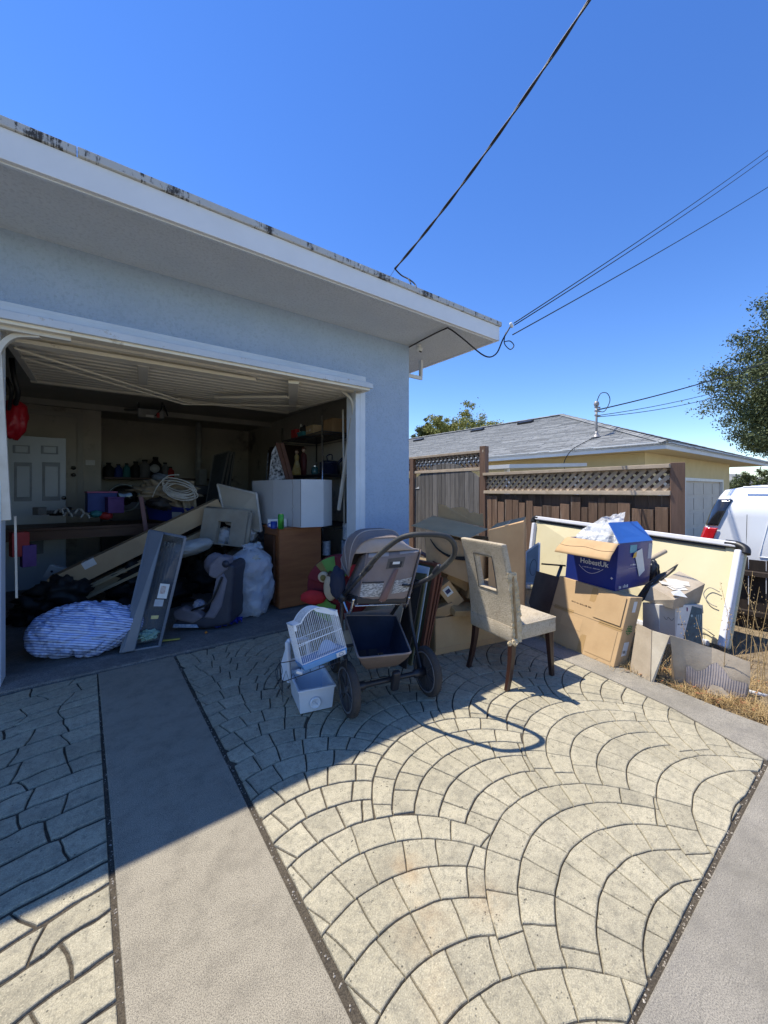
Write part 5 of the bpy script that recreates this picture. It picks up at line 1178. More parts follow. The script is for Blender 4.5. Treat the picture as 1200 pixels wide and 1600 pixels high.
# ---- leaning framed boards between stroller and boxes
def lean(name, m, xb, xt, yn, yf, zt, th, label, cat, parent=None, zb=0.0, zt2=None, **k):
    zt2 = zt if zt2 is None else zt2
    q = [V((xb, yn, zb)), V((xb, yf, zb)), V((xt, yf, zt2)), V((xt, yn, zt))]
    return MB().slab(q, (th, 0, 0)).build(name, m, parent, bev=.0015, label=label, cat=cat, **k)
RWD = mat('red_brown_frame', (.20, .075, .045), .5, (.13, .05, .03), 8, .2, 60, stretch=(1, 1, .3)); OLV = mat('olive_board', (.13, .13, .07), .8); GLB = mat('pale_blue_glass', (.45, .58, .70), .15, (.6, .68, .74), 9, .1, 30)
for k, (xb, w_) in enumerate(((1.985, .022), (2.012, .014), (2.032, .012))):
    f_ = thing('picture_frame', ['thick red-brown wooden frame leaning by the boxes', 'thin dark brown frame second in the leaning stack', 'rearmost dark brown frame touching the flat cardboard front'][k], 'frame', (xb, 2.3, 0), 'frames leaning against the boxes')
    yn, yf, zt = 2.20, 2.72, .735 - .06 * k; xt = xb + .185
    for (q0, q1) in (((xb, yn, 0), (xt, yn, zt)), ((xb, yf, 0), (xt, yf, zt))): MB().bar(q0, q1, .035, w_, (1, 0, 0)).build('side_rail', RWD, f_, bev=.002)
    for (q0, q1) in (((xb, yn + .02, .02), (xb, yf - .02, .02)), ((xt, yn + .02, zt - .02), (xt, yf - .02, zt - .02))): MB().bar(q0, q1, .035, w_, (0, 0, 1)).build('cross_rail', RWD, f_, bev=.002)
    MB().slab([(xb + .004, yn + .03, .03), (xb + .004, yf - .03, .03), (xt - .004, yf - .03, zt - .03), (xt - .004, yn + .03, zt - .03)], (.004, 0, 0)).build('backing', OLV, f_)
lean('mirror', GLB, 1.945, 2.105, 2.22, 2.66, .70, .006, 'pale blue glass sheet inside the leaning stack', 'mirror')
lean('board', OLV, 1.90, 2.05, 2.20, 2.75, .66, .014, 'olive green board leaning beside the pale glass', 'board', zt2=.62)
lean('board', DARK, 1.83, 1.99, 2.18, 2.80, .62, .012, 'black board leaning between olive board and stroller', 'board')
lean('cardboard_sheet', CARDG, 1.74, 1.965, 2.26, 2.92, .71, .008, 'brown cardboard sheet leaning just right of the stroller canopy', 'cardboard sheet', zt2=.66)
# ---- cardboard boxes
bxA = thing('cardboard_box', 'upper cardboard box with a curved black arrow and wide open flaps', 'box', (2.5, 2.4, .3))
f0, f1 = V((2.20, 2.26, .56)), V((2.62, 2.02, .56))
f0, f1 = T(667, 884, 3.25), T(738, 912, 2.98); dp = (f1 - f0).cross(UP).normalized() * -.36
t0, t1 = T(665, 838, 3.25), T(738, 846, 2.98)
if dp.y < 0: dp = -dp
b = MB(); th = .005
b.plate([f0, f1, t1, t0], th); b.plate([f1, f1 + dp, t1 + dp, t1], th); b.plate([f0 + dp, f0, t0, t0 + dp], th); b.plate([f1 + dp, f0 + dp, t0 + dp, t1 + dp], th); b.plate([f0, f0 + dp, f1 + dp, f1], th); b.build('body', CARD, bxA, bev=.001)
MB().plate([T(642, 822, 3.45), T(731, 843, 2.93), T(763, 827, 3.18), T(677, 806, 3.75)], .004).build('flap', CARD, bxA, bev=.001)
ft = [(685, 787), (697, 790), (704, 795), (709, 793), (722, 792), (731, 796), (734, 802), (741, 800), (748, 803), (755, 802), (756, 823), (685, 808)]
MB().prism([lerp(T(u, v, 3.74), T(u, v, 3.45), (u - 685) / 71) for u, v in ft], (.002, .005, 0)).build('torn_flap', CARD, bxA)
bf = MB(); pp = [T(673, 842, 3.2), T(684, 857, 3.15), T(701, 868, 3.09), (T(718, 872, 3.03)), T(735, 872, 2.97)]; pt = bez(pp, 6); nv = (t1 - t0).cross(f0 - t0).normalized(); nv = nv if nv.dot(V((0, 0, 1.3)) - t0) > 0 else -nv
for i in range(len(pt) - 1):
    w0 = .004 + .014 * (i / len(pt)); w1 = .004 + .014 * ((i + 1) / len(pt)); a, c = pt[i] + nv * .008, pt[i + 1] + nv * .008; s1 = nv.cross((c - a)).normalized()
    bf.add([a - s1 * w0, c - s1 * w1, c + s1 * w1, a + s1 * w0], [(0, 1, 2, 3)])
bf.build('arrow_logo', INK, bxA)
bxB = thing('cardboard_box', 'taller plain cardboard box standing behind the torn flap', 'box', (2.9, 2.5, 0))
B0, B1, B2 = T(763, 828, 3.08), T(818, 815, 3.27), T(776, 805, 3.7)
bl = V((0, 0, -.78)); dpb = B2 - B0; dpb.z = 0
MB().hexa([B0 + bl, B1 + bl, B1 + dpb + bl, B0 + dpb + bl], [B0, B1, B1 + dpb, B0 + dpb]).build('body', CARD, bxB, bev=.004)
MB().slab([lerp(B0, B1, .45) + dpb * .0 + V((0, 0, .002)), lerp(B0, B1, .55) + V((0, 0, .002)), lerp(B0, B1, .55) + dpb + V((0, 0, .002)), lerp(B0, B1, .45) + dpb + V((0, 0, .002))], (0, 0, .001)).build('tape', TAPE, bxB)
bxC = thing('cardboard_box', 'wide low cardboard box with a flat front behind the torn chair', 'box', (2.55, 2.2, 0))
c0, c1 = V((2.185, 2.235, 0)), V((2.95, 2.06, 0)); hC = V((0, 0, .285)); dC = V((.09, .42, 0))
openf = MB()
for a, c in ((c0, c1), (c1, c1 + dC), (c1 + dC, c0 + dC), (c0 + dC, c0)): openf.plate([a, c, c + hC, a + hC], .005)
openf.plate([c0 + V((0, 0, .004)), c0 + dC + V((0, 0, .004)), c1 + dC + V((0, 0, .004)), c1 + V((0, 0, .004))], .004); openf.build('body', CARDL, bxC, bev=.001)
MB().plate([c0 + V((-.02, -.01, .001)), c1 + V((.02, -.01, .001)), c1 + V((.0, -.004, .045)), c0 + V((-.0, -.004, .045))], .004).build('bottom_flap', CARD, bxC)
# jumble of small boxes inside
def sbox(lbl, c, s, rot, m=CARD, lab=True):
    r = thing('small_box', lbl, 'box', c - V((0, 0, s[2] / 2)), 'small boxes stuffed into the wide low box'); R = Euler(rot).to_matrix(); MB().box(c, s, R).build('body', m, r, bev=.003)
    MB().box(c + R @ V((0, 0, s[2] / 2 + .0006)), (s[0], .045, .0012), R).build('tape', TAPE, r)
    if lab: MB().box(c + R @ V((-s[0] * .2, -s[1] / 2 - .0006, .0)), (s[0] * .35, .0012, s[2] * .5), R).build('address_label', PAPER, r); MB().box(c + R @ V((-s[0] * .2, -s[1] / 2 - .0014, .0)), (s[0] * .16, .0006, s[2] * .34), R).build('barcode', mat('navy_print', (.03, .04, .12), .5), r)
    return r
sbox('tilted small box with a white and navy address label', T(700, 925, 3.22), (.22, .14, .12), (.2, .9, -.3))
sbox('small box lying flat at the left of the jumble', T(690, 950, 3.22), (.18, .16, .09), (.1, -.35, -.6), lab=False)
sbox('slanted narrow box leaning under the arrow box', T(715, 905, 3.35), (.28, .12, .10), (.1, .55, -.25), lab=False)
sbox('small box under the chair back window', T(742, 922, 3.38), (.2, .16, .13), (0, .2, -.4), CARDL, lab=False)
sbox('yellowish padded parcel on the front rim of the wide box', T(722, 952, 3.18), (.22, .14, .05), (.25, .1, -.25), TAPE, lab=False)
MB().bar(T(655, 862, 3.35), T(694, 885, 3.15), .05, .012).build('wood_strip', RWD, bev=.002, label='short dark red wooden strip lying between canopy and arrow box', cat='wood strip')
MB().plate([T(638, 885, 3.5), T(666, 905, 3.3), T(672, 940, 3.3), T(636, 925, 3.5)], .01).build('cardboard_sheet', CARD, label='small cardboard piece wedged behind the stroller handle', cat='cardboard sheet')
hx('storage_block', CARD, [V((2.28, 2.42, .0)), V((2.85, 2.30, 0)), V((2.85, 2.30, .50)), V((2.28, 2.42, .50))], (.07, .36, 0), label='plain cardboard carton hidden under the arrow box', cat='box')
# ---- big tan box by the fence, dark sheet, blue box
bg_ = thing('cardboard_box', 'large tan carton with green leaf stamp leaning under the blue box', 'box', (3.25, 1.6, 0))
a0, a1 = V((3.064, 1.285, .0)), V((3.20, 1.93, .0)); s1_, s0_ = V((3.205, 1.225, .505)), V((3.36, 1.86, .535)); dB = V((.150, -.028, -.02))
q4 = [a0, a1, s0_, s1_]; bt = [p + dB for p in q4]; bt[0].z = bt[1].z = .0
MB().hexa(q4, bt).build('body', CARDL, bg_, bev=.004)
nB = (a1 - a0).cross(s1_ - a0).normalized(); nB = nB if nB.x < 0 else -nB
def onB(u, v, o=.0012): return lerp(lerp(a0, a1, 1 - u), lerp(s1_, s0_, 1 - u), v) + nB * o     # u 0 = left, 1 = right
def decal(f, u0, v0, u1, v1, m, n, p, o=.0012): return MB().add([f(u0, v0, o), f(u1, v0, o), f(u1, v1, o), f(u0, v1, o)], [(0, 1, 2, 3)]).build(n, m, p, recalc=False)
decal(onB, .52, .02, .60, .99, TAPE, 'tape', bg_); decal(onB, .05, .50, .99, .56, TAPE, 'tape', bg_, .0016)
seam = MB().bar(onB(0, .53, .002), onB(1, .53, .002), .003, .001); seam.build('seam', DARK, bg_)
decal(onB, .62, .06, .95, .49, CARDL, 'flap_panel', bg_, .003); decal(onB, .20, .30, .5, .48, CARDL, 'flap_panel', bg_, .003)
MB().plate([onB(.62, .57, .006), onB(.965, .57, .006), onB(.965, .98, .006), onB(.62, .98, .006)], .003).build('flap_panel', CARDL, bg_, bev=.001)
print_marks(onB(.27, .68, .003), onB(1, .66) - onB(0, .68), (0, 0, 1), .20, .014, 20, mat('brown_print', (.12, .07, .04), .6), bg_)
def onS(u, v, o=.0012):
    n_ = (bt[0] - q4[0]).cross(q4[3] - q4[0]).normalized(); n_ = n_ if n_.y < 0 else -n_
    return lerp(lerp(q4[0], bt[0], u), lerp(q4[3], bt[3], u), v) + n_ * o
decal(onS, .35, .14, .75, .34, PAPER, 'label', bg_, .0016); decal(onS, .35, .78, .62, .94, PAPER, 'label', bg_, .0016)
print_marks(onS(.42, .18, .003), onS(1, .5) - onS(0, .5), (0, 0, 1), .035, .045, 9, INK, bg_, 6)
GRN = mat('green_stamp', (.02, .22, .03), .6); cS = onS(.5, .52, .002); xs_ = (onS(1, .5) - onS(0, .5)).normalized(); zs_ = (onS(0, 1) - onS(0, 0)).normalized(); b = MB()
for k in range(10):
    a = k * .628; d1 = xs_ * math.cos(a) + zs_ * math.sin(a); d2 = xs_ * math.cos(a + .35) + zs_ * math.sin(a + .35); b.add([cS + d1 * .026, cS + d2 * .026, cS + d2 * .040 if k % 2 else cS + d2 * .034, cS + d1 * .036], [(0, 1, 2, 3)])
for k in range(3): z = -.014 + k * .012; b.add([cS - xs_ * .018 + zs_ * z, cS + xs_ * .018 + zs_ * z, cS + xs_ * .018 + zs_ * (z + .007), cS - xs_ * .018 + zs_ * (z + .007)], [(0, 1, 2, 3)])
b.build('leaf_stamp', GRN, bg_, recalc=False)
MB().plate([V((3.20, 1.95, .02)), T(826, 941, 3.95), T(838, 892, 4.05), T(879, 903, 3.50)], .006).build('cardboard_sheet', mat('dark_brown_board', (.11, .07, .05), .8), label='dark brown sheet standing left of the large tan carton', cat='cardboard sheet', bev=.001)  # ordinary cardboard; its shade is put into the dark brown colour
MB().bar(T(846, 881, 4.0), T(884, 884, 3.9), .03, .012).build('metal_bar', BLACKP, label='black flat bar across the lower part of the whiteboard', cat='bar'); MB().bar(T(877, 885, 3.92), T(870, 905, 3.72), .028, .01).build('metal_bar', BLACKP, label='short black brace reaching down from the black flat bar', cat='bar')
BLU = mat('blue_box_print', (.012, .03, .20), .35, (.010, .025, .165), 4, .05, 30, coat=.2); BLU2 = mat('blue_box_flap', (.03, .12, .42), .35, (.025, .10, .37), 4, .05, 30, coat=.2)
blue = thing('blue_box', 'open blue printed carton with bubble wrap bulging from its top', 'box', (3.6, 1.6, .5))
p0, p1, p2 = T(961, 923, 3.08), T(883, 904, 3.46), T(1014, 912, 3.36); hv_ = T(968, 850, 3.08) - p0; hv_.x = .02
p3 = p1 + (p2 - p0); bw = MB()
for a, c in ((p0, p1), (p1, p3), (p3, p2), (p2, p0)): bw.plate([a, c, c + hv_, a + hv_], .005)
bw.plate([p0, p1, p3, p2], .005); bw.build('body', BLU, blue, bev=.002)
topc = [p + hv_ for p in (p0, p1, p3, p2)]
MB().plate([topc[0] + V((0, 0, .002)), topc[3] + V((0, 0, .002)), T(995, 815, 3.55), T(950, 817, 3.25)], .005).build('flap', BLU2, blue, bev=.001)
fl = MB(); A_, B_ = topc[1], topc[0]; C_, D_ = T(951, 877, 2.98), T(866, 862, 3.38)
def flf(u, v): return lerp(lerp(A_, B_, u), lerp(D_, C_, u), v) + V((-.01, -.01, .025 * math.sin(v * 3.1))) + V((0, 0, .006 * math.sin(v * 9)))
fl.grid(14, 14, flf); fl.build('flap', CARDL, blue, smooth=True, solid=.005)
MB().tube([flf(u / 10, .62 + .05 * math.sin(u)) + V((-.003, -.003, .003)) for u in range(11)], .0018, 5).build('crease', mat('brown_crease', (.14, .09, .05), .8), blue)
nL = (p1 - p0).cross(hv_).normalized(); nL = nL if nL.x < 0 else -nL
nR = (p2 - p0).cross(hv_).normalized(); nR = nR if nR.y < 0 else -nR
def onL(u, v, o=.006): return lerp(p1, p0, u) + hv_ * v + nL * o
def onR(u, v, o=.006): return lerp(p0, p2, u) + hv_ * v + nR * o
WP = mat('white_print', (.75, .76, .78), .5)
text('HobestUk', .058, onL(.30, .46), p0 - p1, UP, WP, blue, bold=.001)
cpt = [onL(.28 + .48 * k / 20, .40 - .14 * math.sin(math.pi * k / 20), .0065) for k in range(21)]; MB().tube(cpt, .0018, 4).build('logo_swoosh', WP, blue)
print_marks(onL(.36, .37), p0 - p1, UP, .15, .009, 20, WP, blue, 2); text('✦', .03, onL(.90, .22), p0 - p1, UP, PAPER, blue)
print_marks(onR(.08, .03), p2 - p0, UP, .14, .030, 7, WP, blue, 3); print_marks(onR(.36, .50), p2 - p0, UP, .09, .014, 5, WP, blue, 4)
MB().bar(onR(.30, .44), onR(.62, .44), .002, .001).build('printed_line', WP, blue)
decal(onR, .88, .60, 1.0, .95, mat('grey_patch', (.38, .42, .5), .5), 'grey_label', blue)
decal(onR, .32, .78, .52, .95, mat('teal_patch', (.12, .38, .48), .5), 'teal_label', blue)
MB().add([onR(.44, .78), onR(.66, .86), onR(.80, .34), onR(.64, .22)][::1], [(0, 1, 2, 3)]).build('hang_tag', PAPER, blue)
MB().add([onR(.40, .66, .008), onR(.50, .68, .008), onR(.50, .80, .008), onR(.42, .76, .008)], [(0, 1, 2, 3)]).build('tag_mark', mat('yellow_print', (.7, .42, .05), .5), blue)
# bubble wrap
m = bpy.data.materials.new('bubble_wrap'); m.use_nodes = True; nt = m.node_tree; pb = nt.nodes['Principled BSDF']; pb.inputs['Base Color'].default_value = (.72, .74, .76, 1); pb.inputs['Roughness'].default_value = .25; pb.inputs['Transmission Weight'].default_value = .0; pb.inputs['Alpha'].default_value = .5; pb.inputs['Specular IOR Level'].default_value = .5
vo = nd(nt, 'ShaderNodeTexVoronoi', Scale=75); tcn = nd(nt, 'ShaderNodeTexCoord'); nt.links.new(tcn.outputs['Object'], vo.inputs['Vector']); nz_ = nd(nt, 'ShaderNodeTexNoise', Scale=18, Detail=6); nt.links.new(tcn.outputs['Object'], nz_.inputs['Vector']); ad = nd(nt, 'ShaderNodeMath', operation='ADD'); nt.links.new(vo.outputs['Distance'], ad.inputs[0]); nt.links.new(nz_.outputs[0], ad.inputs[1]); bpn = nd(nt, 'ShaderNodeBump', Strength=.7, Distance=.006); nt.links.new(ad.outputs[0], bpn.inputs['Height']); nt.links.new(bpn.outputs[0], pb.inputs['Normal'])
BUB = m
b0_, b1_, b2_, b3_ = T(888, 846, 3.42), T(968, 848, 3.14), T(977, 800, 3.62), T(924, 818, 3.72)
def bubf(u, v):
    p = lerp(lerp(b0_, b1_, u), lerp(b3_, b2_, u), v); p += V((-.02, -.02, .04)) * math.sin(u * 3.1) * math.sin(v * 2.6)
    k = noise.fractal(V((u * 3, v * 3, 2)), 1.0, 2, 3); return p + V((-.03, -.03, .04)) * k
MB().grid(40, 40, bubf).build('bubble_wrap', BUB, smooth=True, label='clear bubble wrap sheet sticking out of the blue carton', cat='bubble wrap')
MB().grid(30, 30, lambda u, v: bubf(u, v) + V((.04, .04, -.05)) + V((.02, .01, .02)) * noise.noise(V((u * 6, v * 6, 9)))).build('bubble_wrap', BUB, smooth=True, label='inner crumpled layer of bubble wrap inside the blue carton', cat='bubble wrap')
MB().tube([T(1012, 876, 3.6), T(1040, 861, 3.65)], .020, 16).build('cardboard_tube', CARDG, smooth=True, bev=.002, label='grey cardboard tube poking out right of the blue carton', cat='tube')
MB().lump(T(1018, 893, 3.55), (.06, .06, .11), .2, 2.5, 5, 20).build('black_bag', mat('black_bin_bag', (.02, .022, .03), .3, bump=.6, bscale=15, bdist=.01), smooth=True, label='black plastic bag behind the blue carton', cat='bag')
rg = random.Random(12); dk = thing('dark_flap', 'dark torn cardboard flap sticking up left of the torn white box', 'cardboard sheet', T(1020, 915, 3.3))
MB().prism([T(u, v, t) for u, v, t in ((996, 935, 3.15), (1010, 915, 3.25), (1030, 898, 3.4), (1043, 893, 3.45), (1060, 882, 3.5), (1055, 891, 3.5), (1040, 903, 3.42), (1024, 921, 3.3), (1004, 940, 3.15))], (.004, .012, 0)).build('flap', DARK, dk)
MB().prism([T(u, v, t) for u, v, t in ((1016, 913, 3.3), (1030, 898, 3.42), (1045, 891, 3.47), (1060, 881, 3.52), (1054, 892, 3.5), (1036, 903, 3.4))], (-.003, -.004, .004)).build('torn_edge', CARDG, dk)
# torn white box
TWH = mat('torn_white_print', (.70, .67, .60), .7, (.50, .44, .36), 9, .35, 40, dirt=(.38, .29, .18), dscale=7, dthr=.58)
tb = thing('torn_box', 'battered white and brown carton with torn paper top', 'box', (3.6, 1.1, .35))
tq = [T(1017, 916, 3.12), T(1054, 937, 2.93), T(1102, 912, 3.15), T(1061, 892, 3.38)]; dn_ = V((0, 0, -.15))
bq = [T(1006, 938, 3.12) + V((0, 0, 0)), T(1052, 952, 2.95), T(1093, 943, 3.15), T(1061, 930, 3.36)]
MB().hexa(bq, tq).build('body', CARDG, tb, bev=.003)
b = MB(); cT = sum(tq, V((0, 0, 0))) / 4
for k in range(5):
    a = V((rg.uniform(-.08, .08), rg.uniform(-.08, .08), 0)); w_ = rg.uniform(.05, .11); an = rg.random() * 3; d1, d2 = V((math.cos(an), math.sin(an), 0)) * w_, V((-math.sin(an), math.cos(an), 0)) * w_ * .6
    nrm_ = (tq[1] - tq[0]).cross(tq[3] - tq[0]).normalized(); nrm_ = nrm_ if nrm_.z > 0 else -nrm_
    pr = lambda p: p - nrm_ * (p - cT).dot(nrm_) + nrm_ * (.003 + .002 * k)
    b.plate([pr(cT + a - d1 - d2), pr(cT + a + d1 - d2 * .6), pr(cT + a + d1 * .8 + d2), pr(cT + a - d1 + d2 * .8)], .001)
b.build('torn_paper', TWH, tb)
MB().plate([T(1052, 930, 2.95), T(1074, 934, 2.97), T(1062, 922, 3.02), T(1048, 925, 2.98)], .002).build('loose_paper', PAPER, tb)
# printer box
pbx = thing('printer_box', 'grey carton with a dark product photo printed on its side', 'box', (3.5, 1.05, .1))
GREYC = mat('grey_carton', (.34, .31, .29), .6, (.29, .27, .25), 5, .1, 60); WCART = mat('white_carton', (.62, .60, .57), .6)
w0, w1, w2 = T(1004, 941, 3.16), T(1030, 945, 3.0), T(1098, 945, 3.04); dwn = V((0, 0, -.30))
w3 = w0 + (w2 - w1)
MB().hexa([p + dwn for p in (w0, w1, w2, w3)], [w0, w1, w2, w3]).build('body', WCART, pbx, bev=.003)
n2_ = (w2 - w1).cross(UP).normalized(); n2_ = n2_ if n2_.y < 0 else -n2_
def onP(u, v, o=.001): return lerp(w1, w2, u) + V((0, 0, -.30)) * (1 - v) + n2_ * o
decal(onP, .01, .0, .36, .99, GREYC, 'grey_panel', pbx); MB().add([onP(.36, 0, .001), onP(.52, 0, .001), onP(.75, .99, .001), onP(.45, .99, .001)], [(0, 1, 2, 3)]).build('white_panel', PAPER, pbx)
MB().add([onP(.52, 0), onP(.98, 0), onP(.98, .90), onP(.75, .97)], [(0, 1, 2, 3)]).build('photo_panel', mat('dark_photo_print', (.03, .07, .10), .35, (.06, .13, .17), 30, 0), pbx)
b = MB(); 
for (u, v, r_) in ((.74, .72, .010), (.80, .45, .006)): b.lathe([(0, 0), (r_, 0), (r_, .0008), (0, .0008)], 14, onP(u, v, .002), orth(w2 - w1, UP))
for u in (.84, .88, .92): b.bar(onP(u, .45, .002), onP(u + .02, .75, .002), .005, .0008, n2_)
b.build('photo_mark', mat('pale_teal_print', (.30, .42, .46), .5), pbx)
print_marks(onP(.42, .48, .002), w2 - w1, UP, .09, .012, 11, INK, pbx, 5); MB().add([onP(.62, .84, .002), onP(.65, .83, .002), onP(.65, .93, .002), onP(.62, .94, .002)], [(0, 1, 2, 3)]).build('logo_shield', mat('purple_print', (.16, .03, .12), .5), pbx)
MB().tube(bez([onP(.10, .70, .002), onP(.16, .62, .002), onP(.20, .68, .002), onP(.28, .60, .002), onP(.33, .66, .002)]), .0012, 4).build('drawn_line', INK, pbx)
MB().plate([w2 + V((0, 0, 0)), w2 + V((.10, .05, -.03)), w2 + V((.12, .04, -.10)), w2 + V((.02, .0, -.07))], .003).build('side_flap', CARDG, pbx)
# bent cardboard panels on the edge
cp = thing('cardboard_sheet', 'pale grey folded cardboard panel standing between the cartons', 'cardboard sheet', (3.12, 1.12, 0))
k0, k1, k2 = G(985, 1047, 0), G(1017, 1065, .0), G(1028, 1060, 0)
MB().plate([k0, k1, T(1019, 985, 2.72), T(996, 974, 2.85)], .006).build('left_face', CARDG, cp, bev=.001)
MB().plate([k1, k1 + V((.012, -.012, 0)), T(1046, 993, 2.62), T(1019, 985, 2.72)], .006).build('folded_face', mat('pale_cardboard', (.56, .50, .40), .85, (.42, .36, .27), 7, .3, 60), cp, bev=.001)
cq = thing('cardboard_sheet', 'long bent cardboard panel with an exposed corrugated lower part', 'cardboard sheet', (3.2, .75, 0))
j0, j1, j2 = G(1052, 1066, 0), G(1108, 1082, 0), G(1167, 1094, 0); m0, m1, m2 = T(1046, 992, 2.62), T(1112, 1012, 2.56), T(1172, 1034, 2.44)
def cpf(u, v):
    a = lerp(j0, j1, u * 2) if u < .5 else lerp(j1, j2, u * 2 - 1); c = lerp(m0, m1, u * 2) if u < .5 else lerp(m1, m2, u * 2 - 1); p = lerp(a, c, v)
    return p + V((-.02, -.03, 0)) * (math.sin(v * 3.1) * .25 - .9 * max(0, .25 - abs(u - .5)) * (1 - v)) + V((0, 0, .004 * noise.noise(V((u * 6, v * 6, 3)))))
MB().grid(33, 17, cpf).build('panel', CARDG, cq, solid=.006)
CORR = mat('corrugated_liner', (.38, .33, .31), .85, (.28, .24, .22), 8, .3, 60)
def corr(u, v):
    u2 = .16 + .80 * u; zz_ = .03 + (.40 + .30 * max(0, 1 - abs(u2 - .55) * 5) + .05 * noise.noise(V((u * 9, 0, 0)))) * v
    return cpf(u2, zz_) + V((-.006, -.009, .0)) * (1 + .12 * math.sin(u * 150))
MB().grid(240, 5, corr).build('corrugated_patch', CORR, cq, smooth=True)
MB().plate([j0 + V((-.01, 0, 0)), cpf(.0, .5) + V((-.03, .0, 0)), cpf(0, .62), cpf(.03, .02)], .004).build('torn_corner', CARDL, cq)
MB().plate([cpf(.35, .02) + V((-.03, -.05, 0)), cpf(.70, .02) + V((-.03, -.05, 0)), cpf(.58, .22) + V((-.02, -.035, 0)), cpf(.45, .22) + V((-.02, -.035, 0))], .003).build('torn_corner', CARDG, cq)
MB().tube([G(1160, 1078, .02), T(1215, 1092, 2.52)], .012, 10).build('white_pipe', WHITE, smooth=True, label='white plastic pipe lying in the dry grass at the frame edge', cat='pipe')
# whiteboard leaning by the fence
wb = thing('whiteboard', 'large yellowed board with white rounded frame leaning at the fence', 'whiteboard', (4.2, 1.7, 0))
W00, W10, W11, W01 = V((4.70, 3.10, -.04)), V((4.131, .817, -.01)), T(1180, 852, 3.36), T(832, 806, 5.55)
BRD = mat('yellowed_board', (.66, .58, .37), .6, (.60, .52, .32), 1.5, .15, 40, dirt=(.42, .34, .20), dscale=7, dthr=.63)
FRW = mat('white_metal_frame', (.70, .70, .72), .35, (.60, .60, .64), 6, .1, 40, dirt=(.48, .47, .50), dscale=22, dthr=.60)
nW = (W10 - W00).cross(W01 - W00).normalized(); nW = nW if nW.x < 0 else -nW
def onW(u, v, o=0): return lerp(lerp(W00, W10, u), lerp(W01, W11, u), v) + nW * o
MB().plate([onW(.02, .03), onW(.98, .03), onW(.98, .97), onW(.02, .97)], -.02 if (onW(1, 0) - onW(0, 0)).cross(onW(0, 1) - onW(0, 0)).dot(nW) > 0 else .02).build('board', BRD, wb)
def frame_piece(a, c, wd, name, m): return MB().bar(a, c, wd, .05, (onW(0, 1) - onW(0, 0)) if abs((c - a).normalized().dot((onW(1, 0) - onW(0, 0)).normalized())) > .5 else (onW(1, 0) - onW(0, 0))).build(name, m, wb, bev=.012, seg=3)
frame_piece(onW(.035, .975, .015), onW(.955, .975, .015), .062, 'top_frame', FRW); frame_piece(onW(.965, .02, .015), onW(.965, .92, .015), .095, 'side_frame', FRW); frame_piece(onW(.03, .02, .015), onW(.03, .90, .015), .075, 'side_frame', FRW); frame_piece(onW(.07, .02, .01), onW(.92, .02, .01), .05, 'bottom_frame', FRW)
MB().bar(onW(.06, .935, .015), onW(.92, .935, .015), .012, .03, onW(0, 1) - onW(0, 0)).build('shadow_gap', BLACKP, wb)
for u0, s_ in ((.965, 1), (.03, -1)):
    pts = [onW(u0 - s_ * .045, .978, .012), onW(u0 - s_ * .01, .975, .012), onW(u0 + s_ * .012, .945, .012), onW(u0 + s_ * .015, .90, .012)]
    if s_ < 0: pts = [onW(.055, .978, .012), onW(.03, .975, .012), onW(.018, .95, .012), onW(.018, .91, .012)]
    b = MB(); b.tube(bez(pts, 5), .036, 12); b.build('corner_guard', BLACKP, wb, smooth=True)
def slot(u, v0, v1, wd):
    c = onW(u, (v0 + v1) / 2, .041); up_ = (onW(u, v1) - onW(u, v0)); L_ = up_.length; up_.normalize(); rt = nW.cross(up_)
    b = MB(); n = 10; pts = []
    for k in range(n + 1): a = math.pi * k / n; pts.append(c + up_ * (L_ / 2 - wd) + rt * wd * math.cos(a) + up_ * wd * math.sin(a))
    for k in range(n + 1): a = math.pi + math.pi * k / n; pts.append(c - up_ * (L_ / 2 - wd) + rt * wd * math.cos(a) + up_ * wd * math.sin(a))
    b.prism(pts, nW * .003); s_ = b.build('grille', BLACKP, wb)
    for k in range(9): MB().bar(c + up_ * (L_ * (k - 4) / 10.5) - rt * wd * .7 + nW * .004, c + up_ * (L_ * (k - 4) / 10.5) + rt * wd * .7 + nW * .004, .010, .003, up_).build('fin', FRW, s_)
slot(.965, .66, .86, .014); slot(.965, .14, .36, .014); slot(.03, .76, .88, .010)
b = MB(); b.tube(bez([onW(.93, .50, .03), onW(.90, .52, .04), onW(.885, .45, .04), onW(.905, .38, .035), onW(.93, .36, .03)]), .004, 6); b.tube(bez([onW(.94, .10, .04), onW(.90, .14, .05), onW(.875, .10, .05), onW(.872, .0, .05)]), .004, 6); b.build('cable', mat('grey_cable', (.30, .28, .24), .5), wb, smooth=True)
gp = thing('framed_glass', 'white framed grey pane tilted at the left end of the whiteboard', 'panel', T(832, 905, 4.2))
g4 = [T(820, 912, 4.95), T(841, 912, 4.8), T(843, 848, 4.95), T(822, 863, 5.05)]
MB().plate(g4, .006).build('pane', mat('grey_glass', (.35, .38, .38), .2), gp)
for a, c in ((0, 1), (1, 2), (2, 3), (3, 0)): MB().bar(g4[a], g4[c], .022, .024).build('frame_rail', FRW, gp, bev=.003)
MB().tube([lerp(lerp(g4[0], g4[1], .5 + .25 * math.cos(k * .35)), lerp(g4[3], g4[2], .5 + .25 * math.cos(k * .35)), .45 + .22 * math.sin(k * .35)) + V((-.004, -.02, 0)) for k in range(18)], .003, 5, closed=True).build('ring', DARK, gp)
# ================================================================ THINGS IN THE GARAGE
rg = random.Random(77)
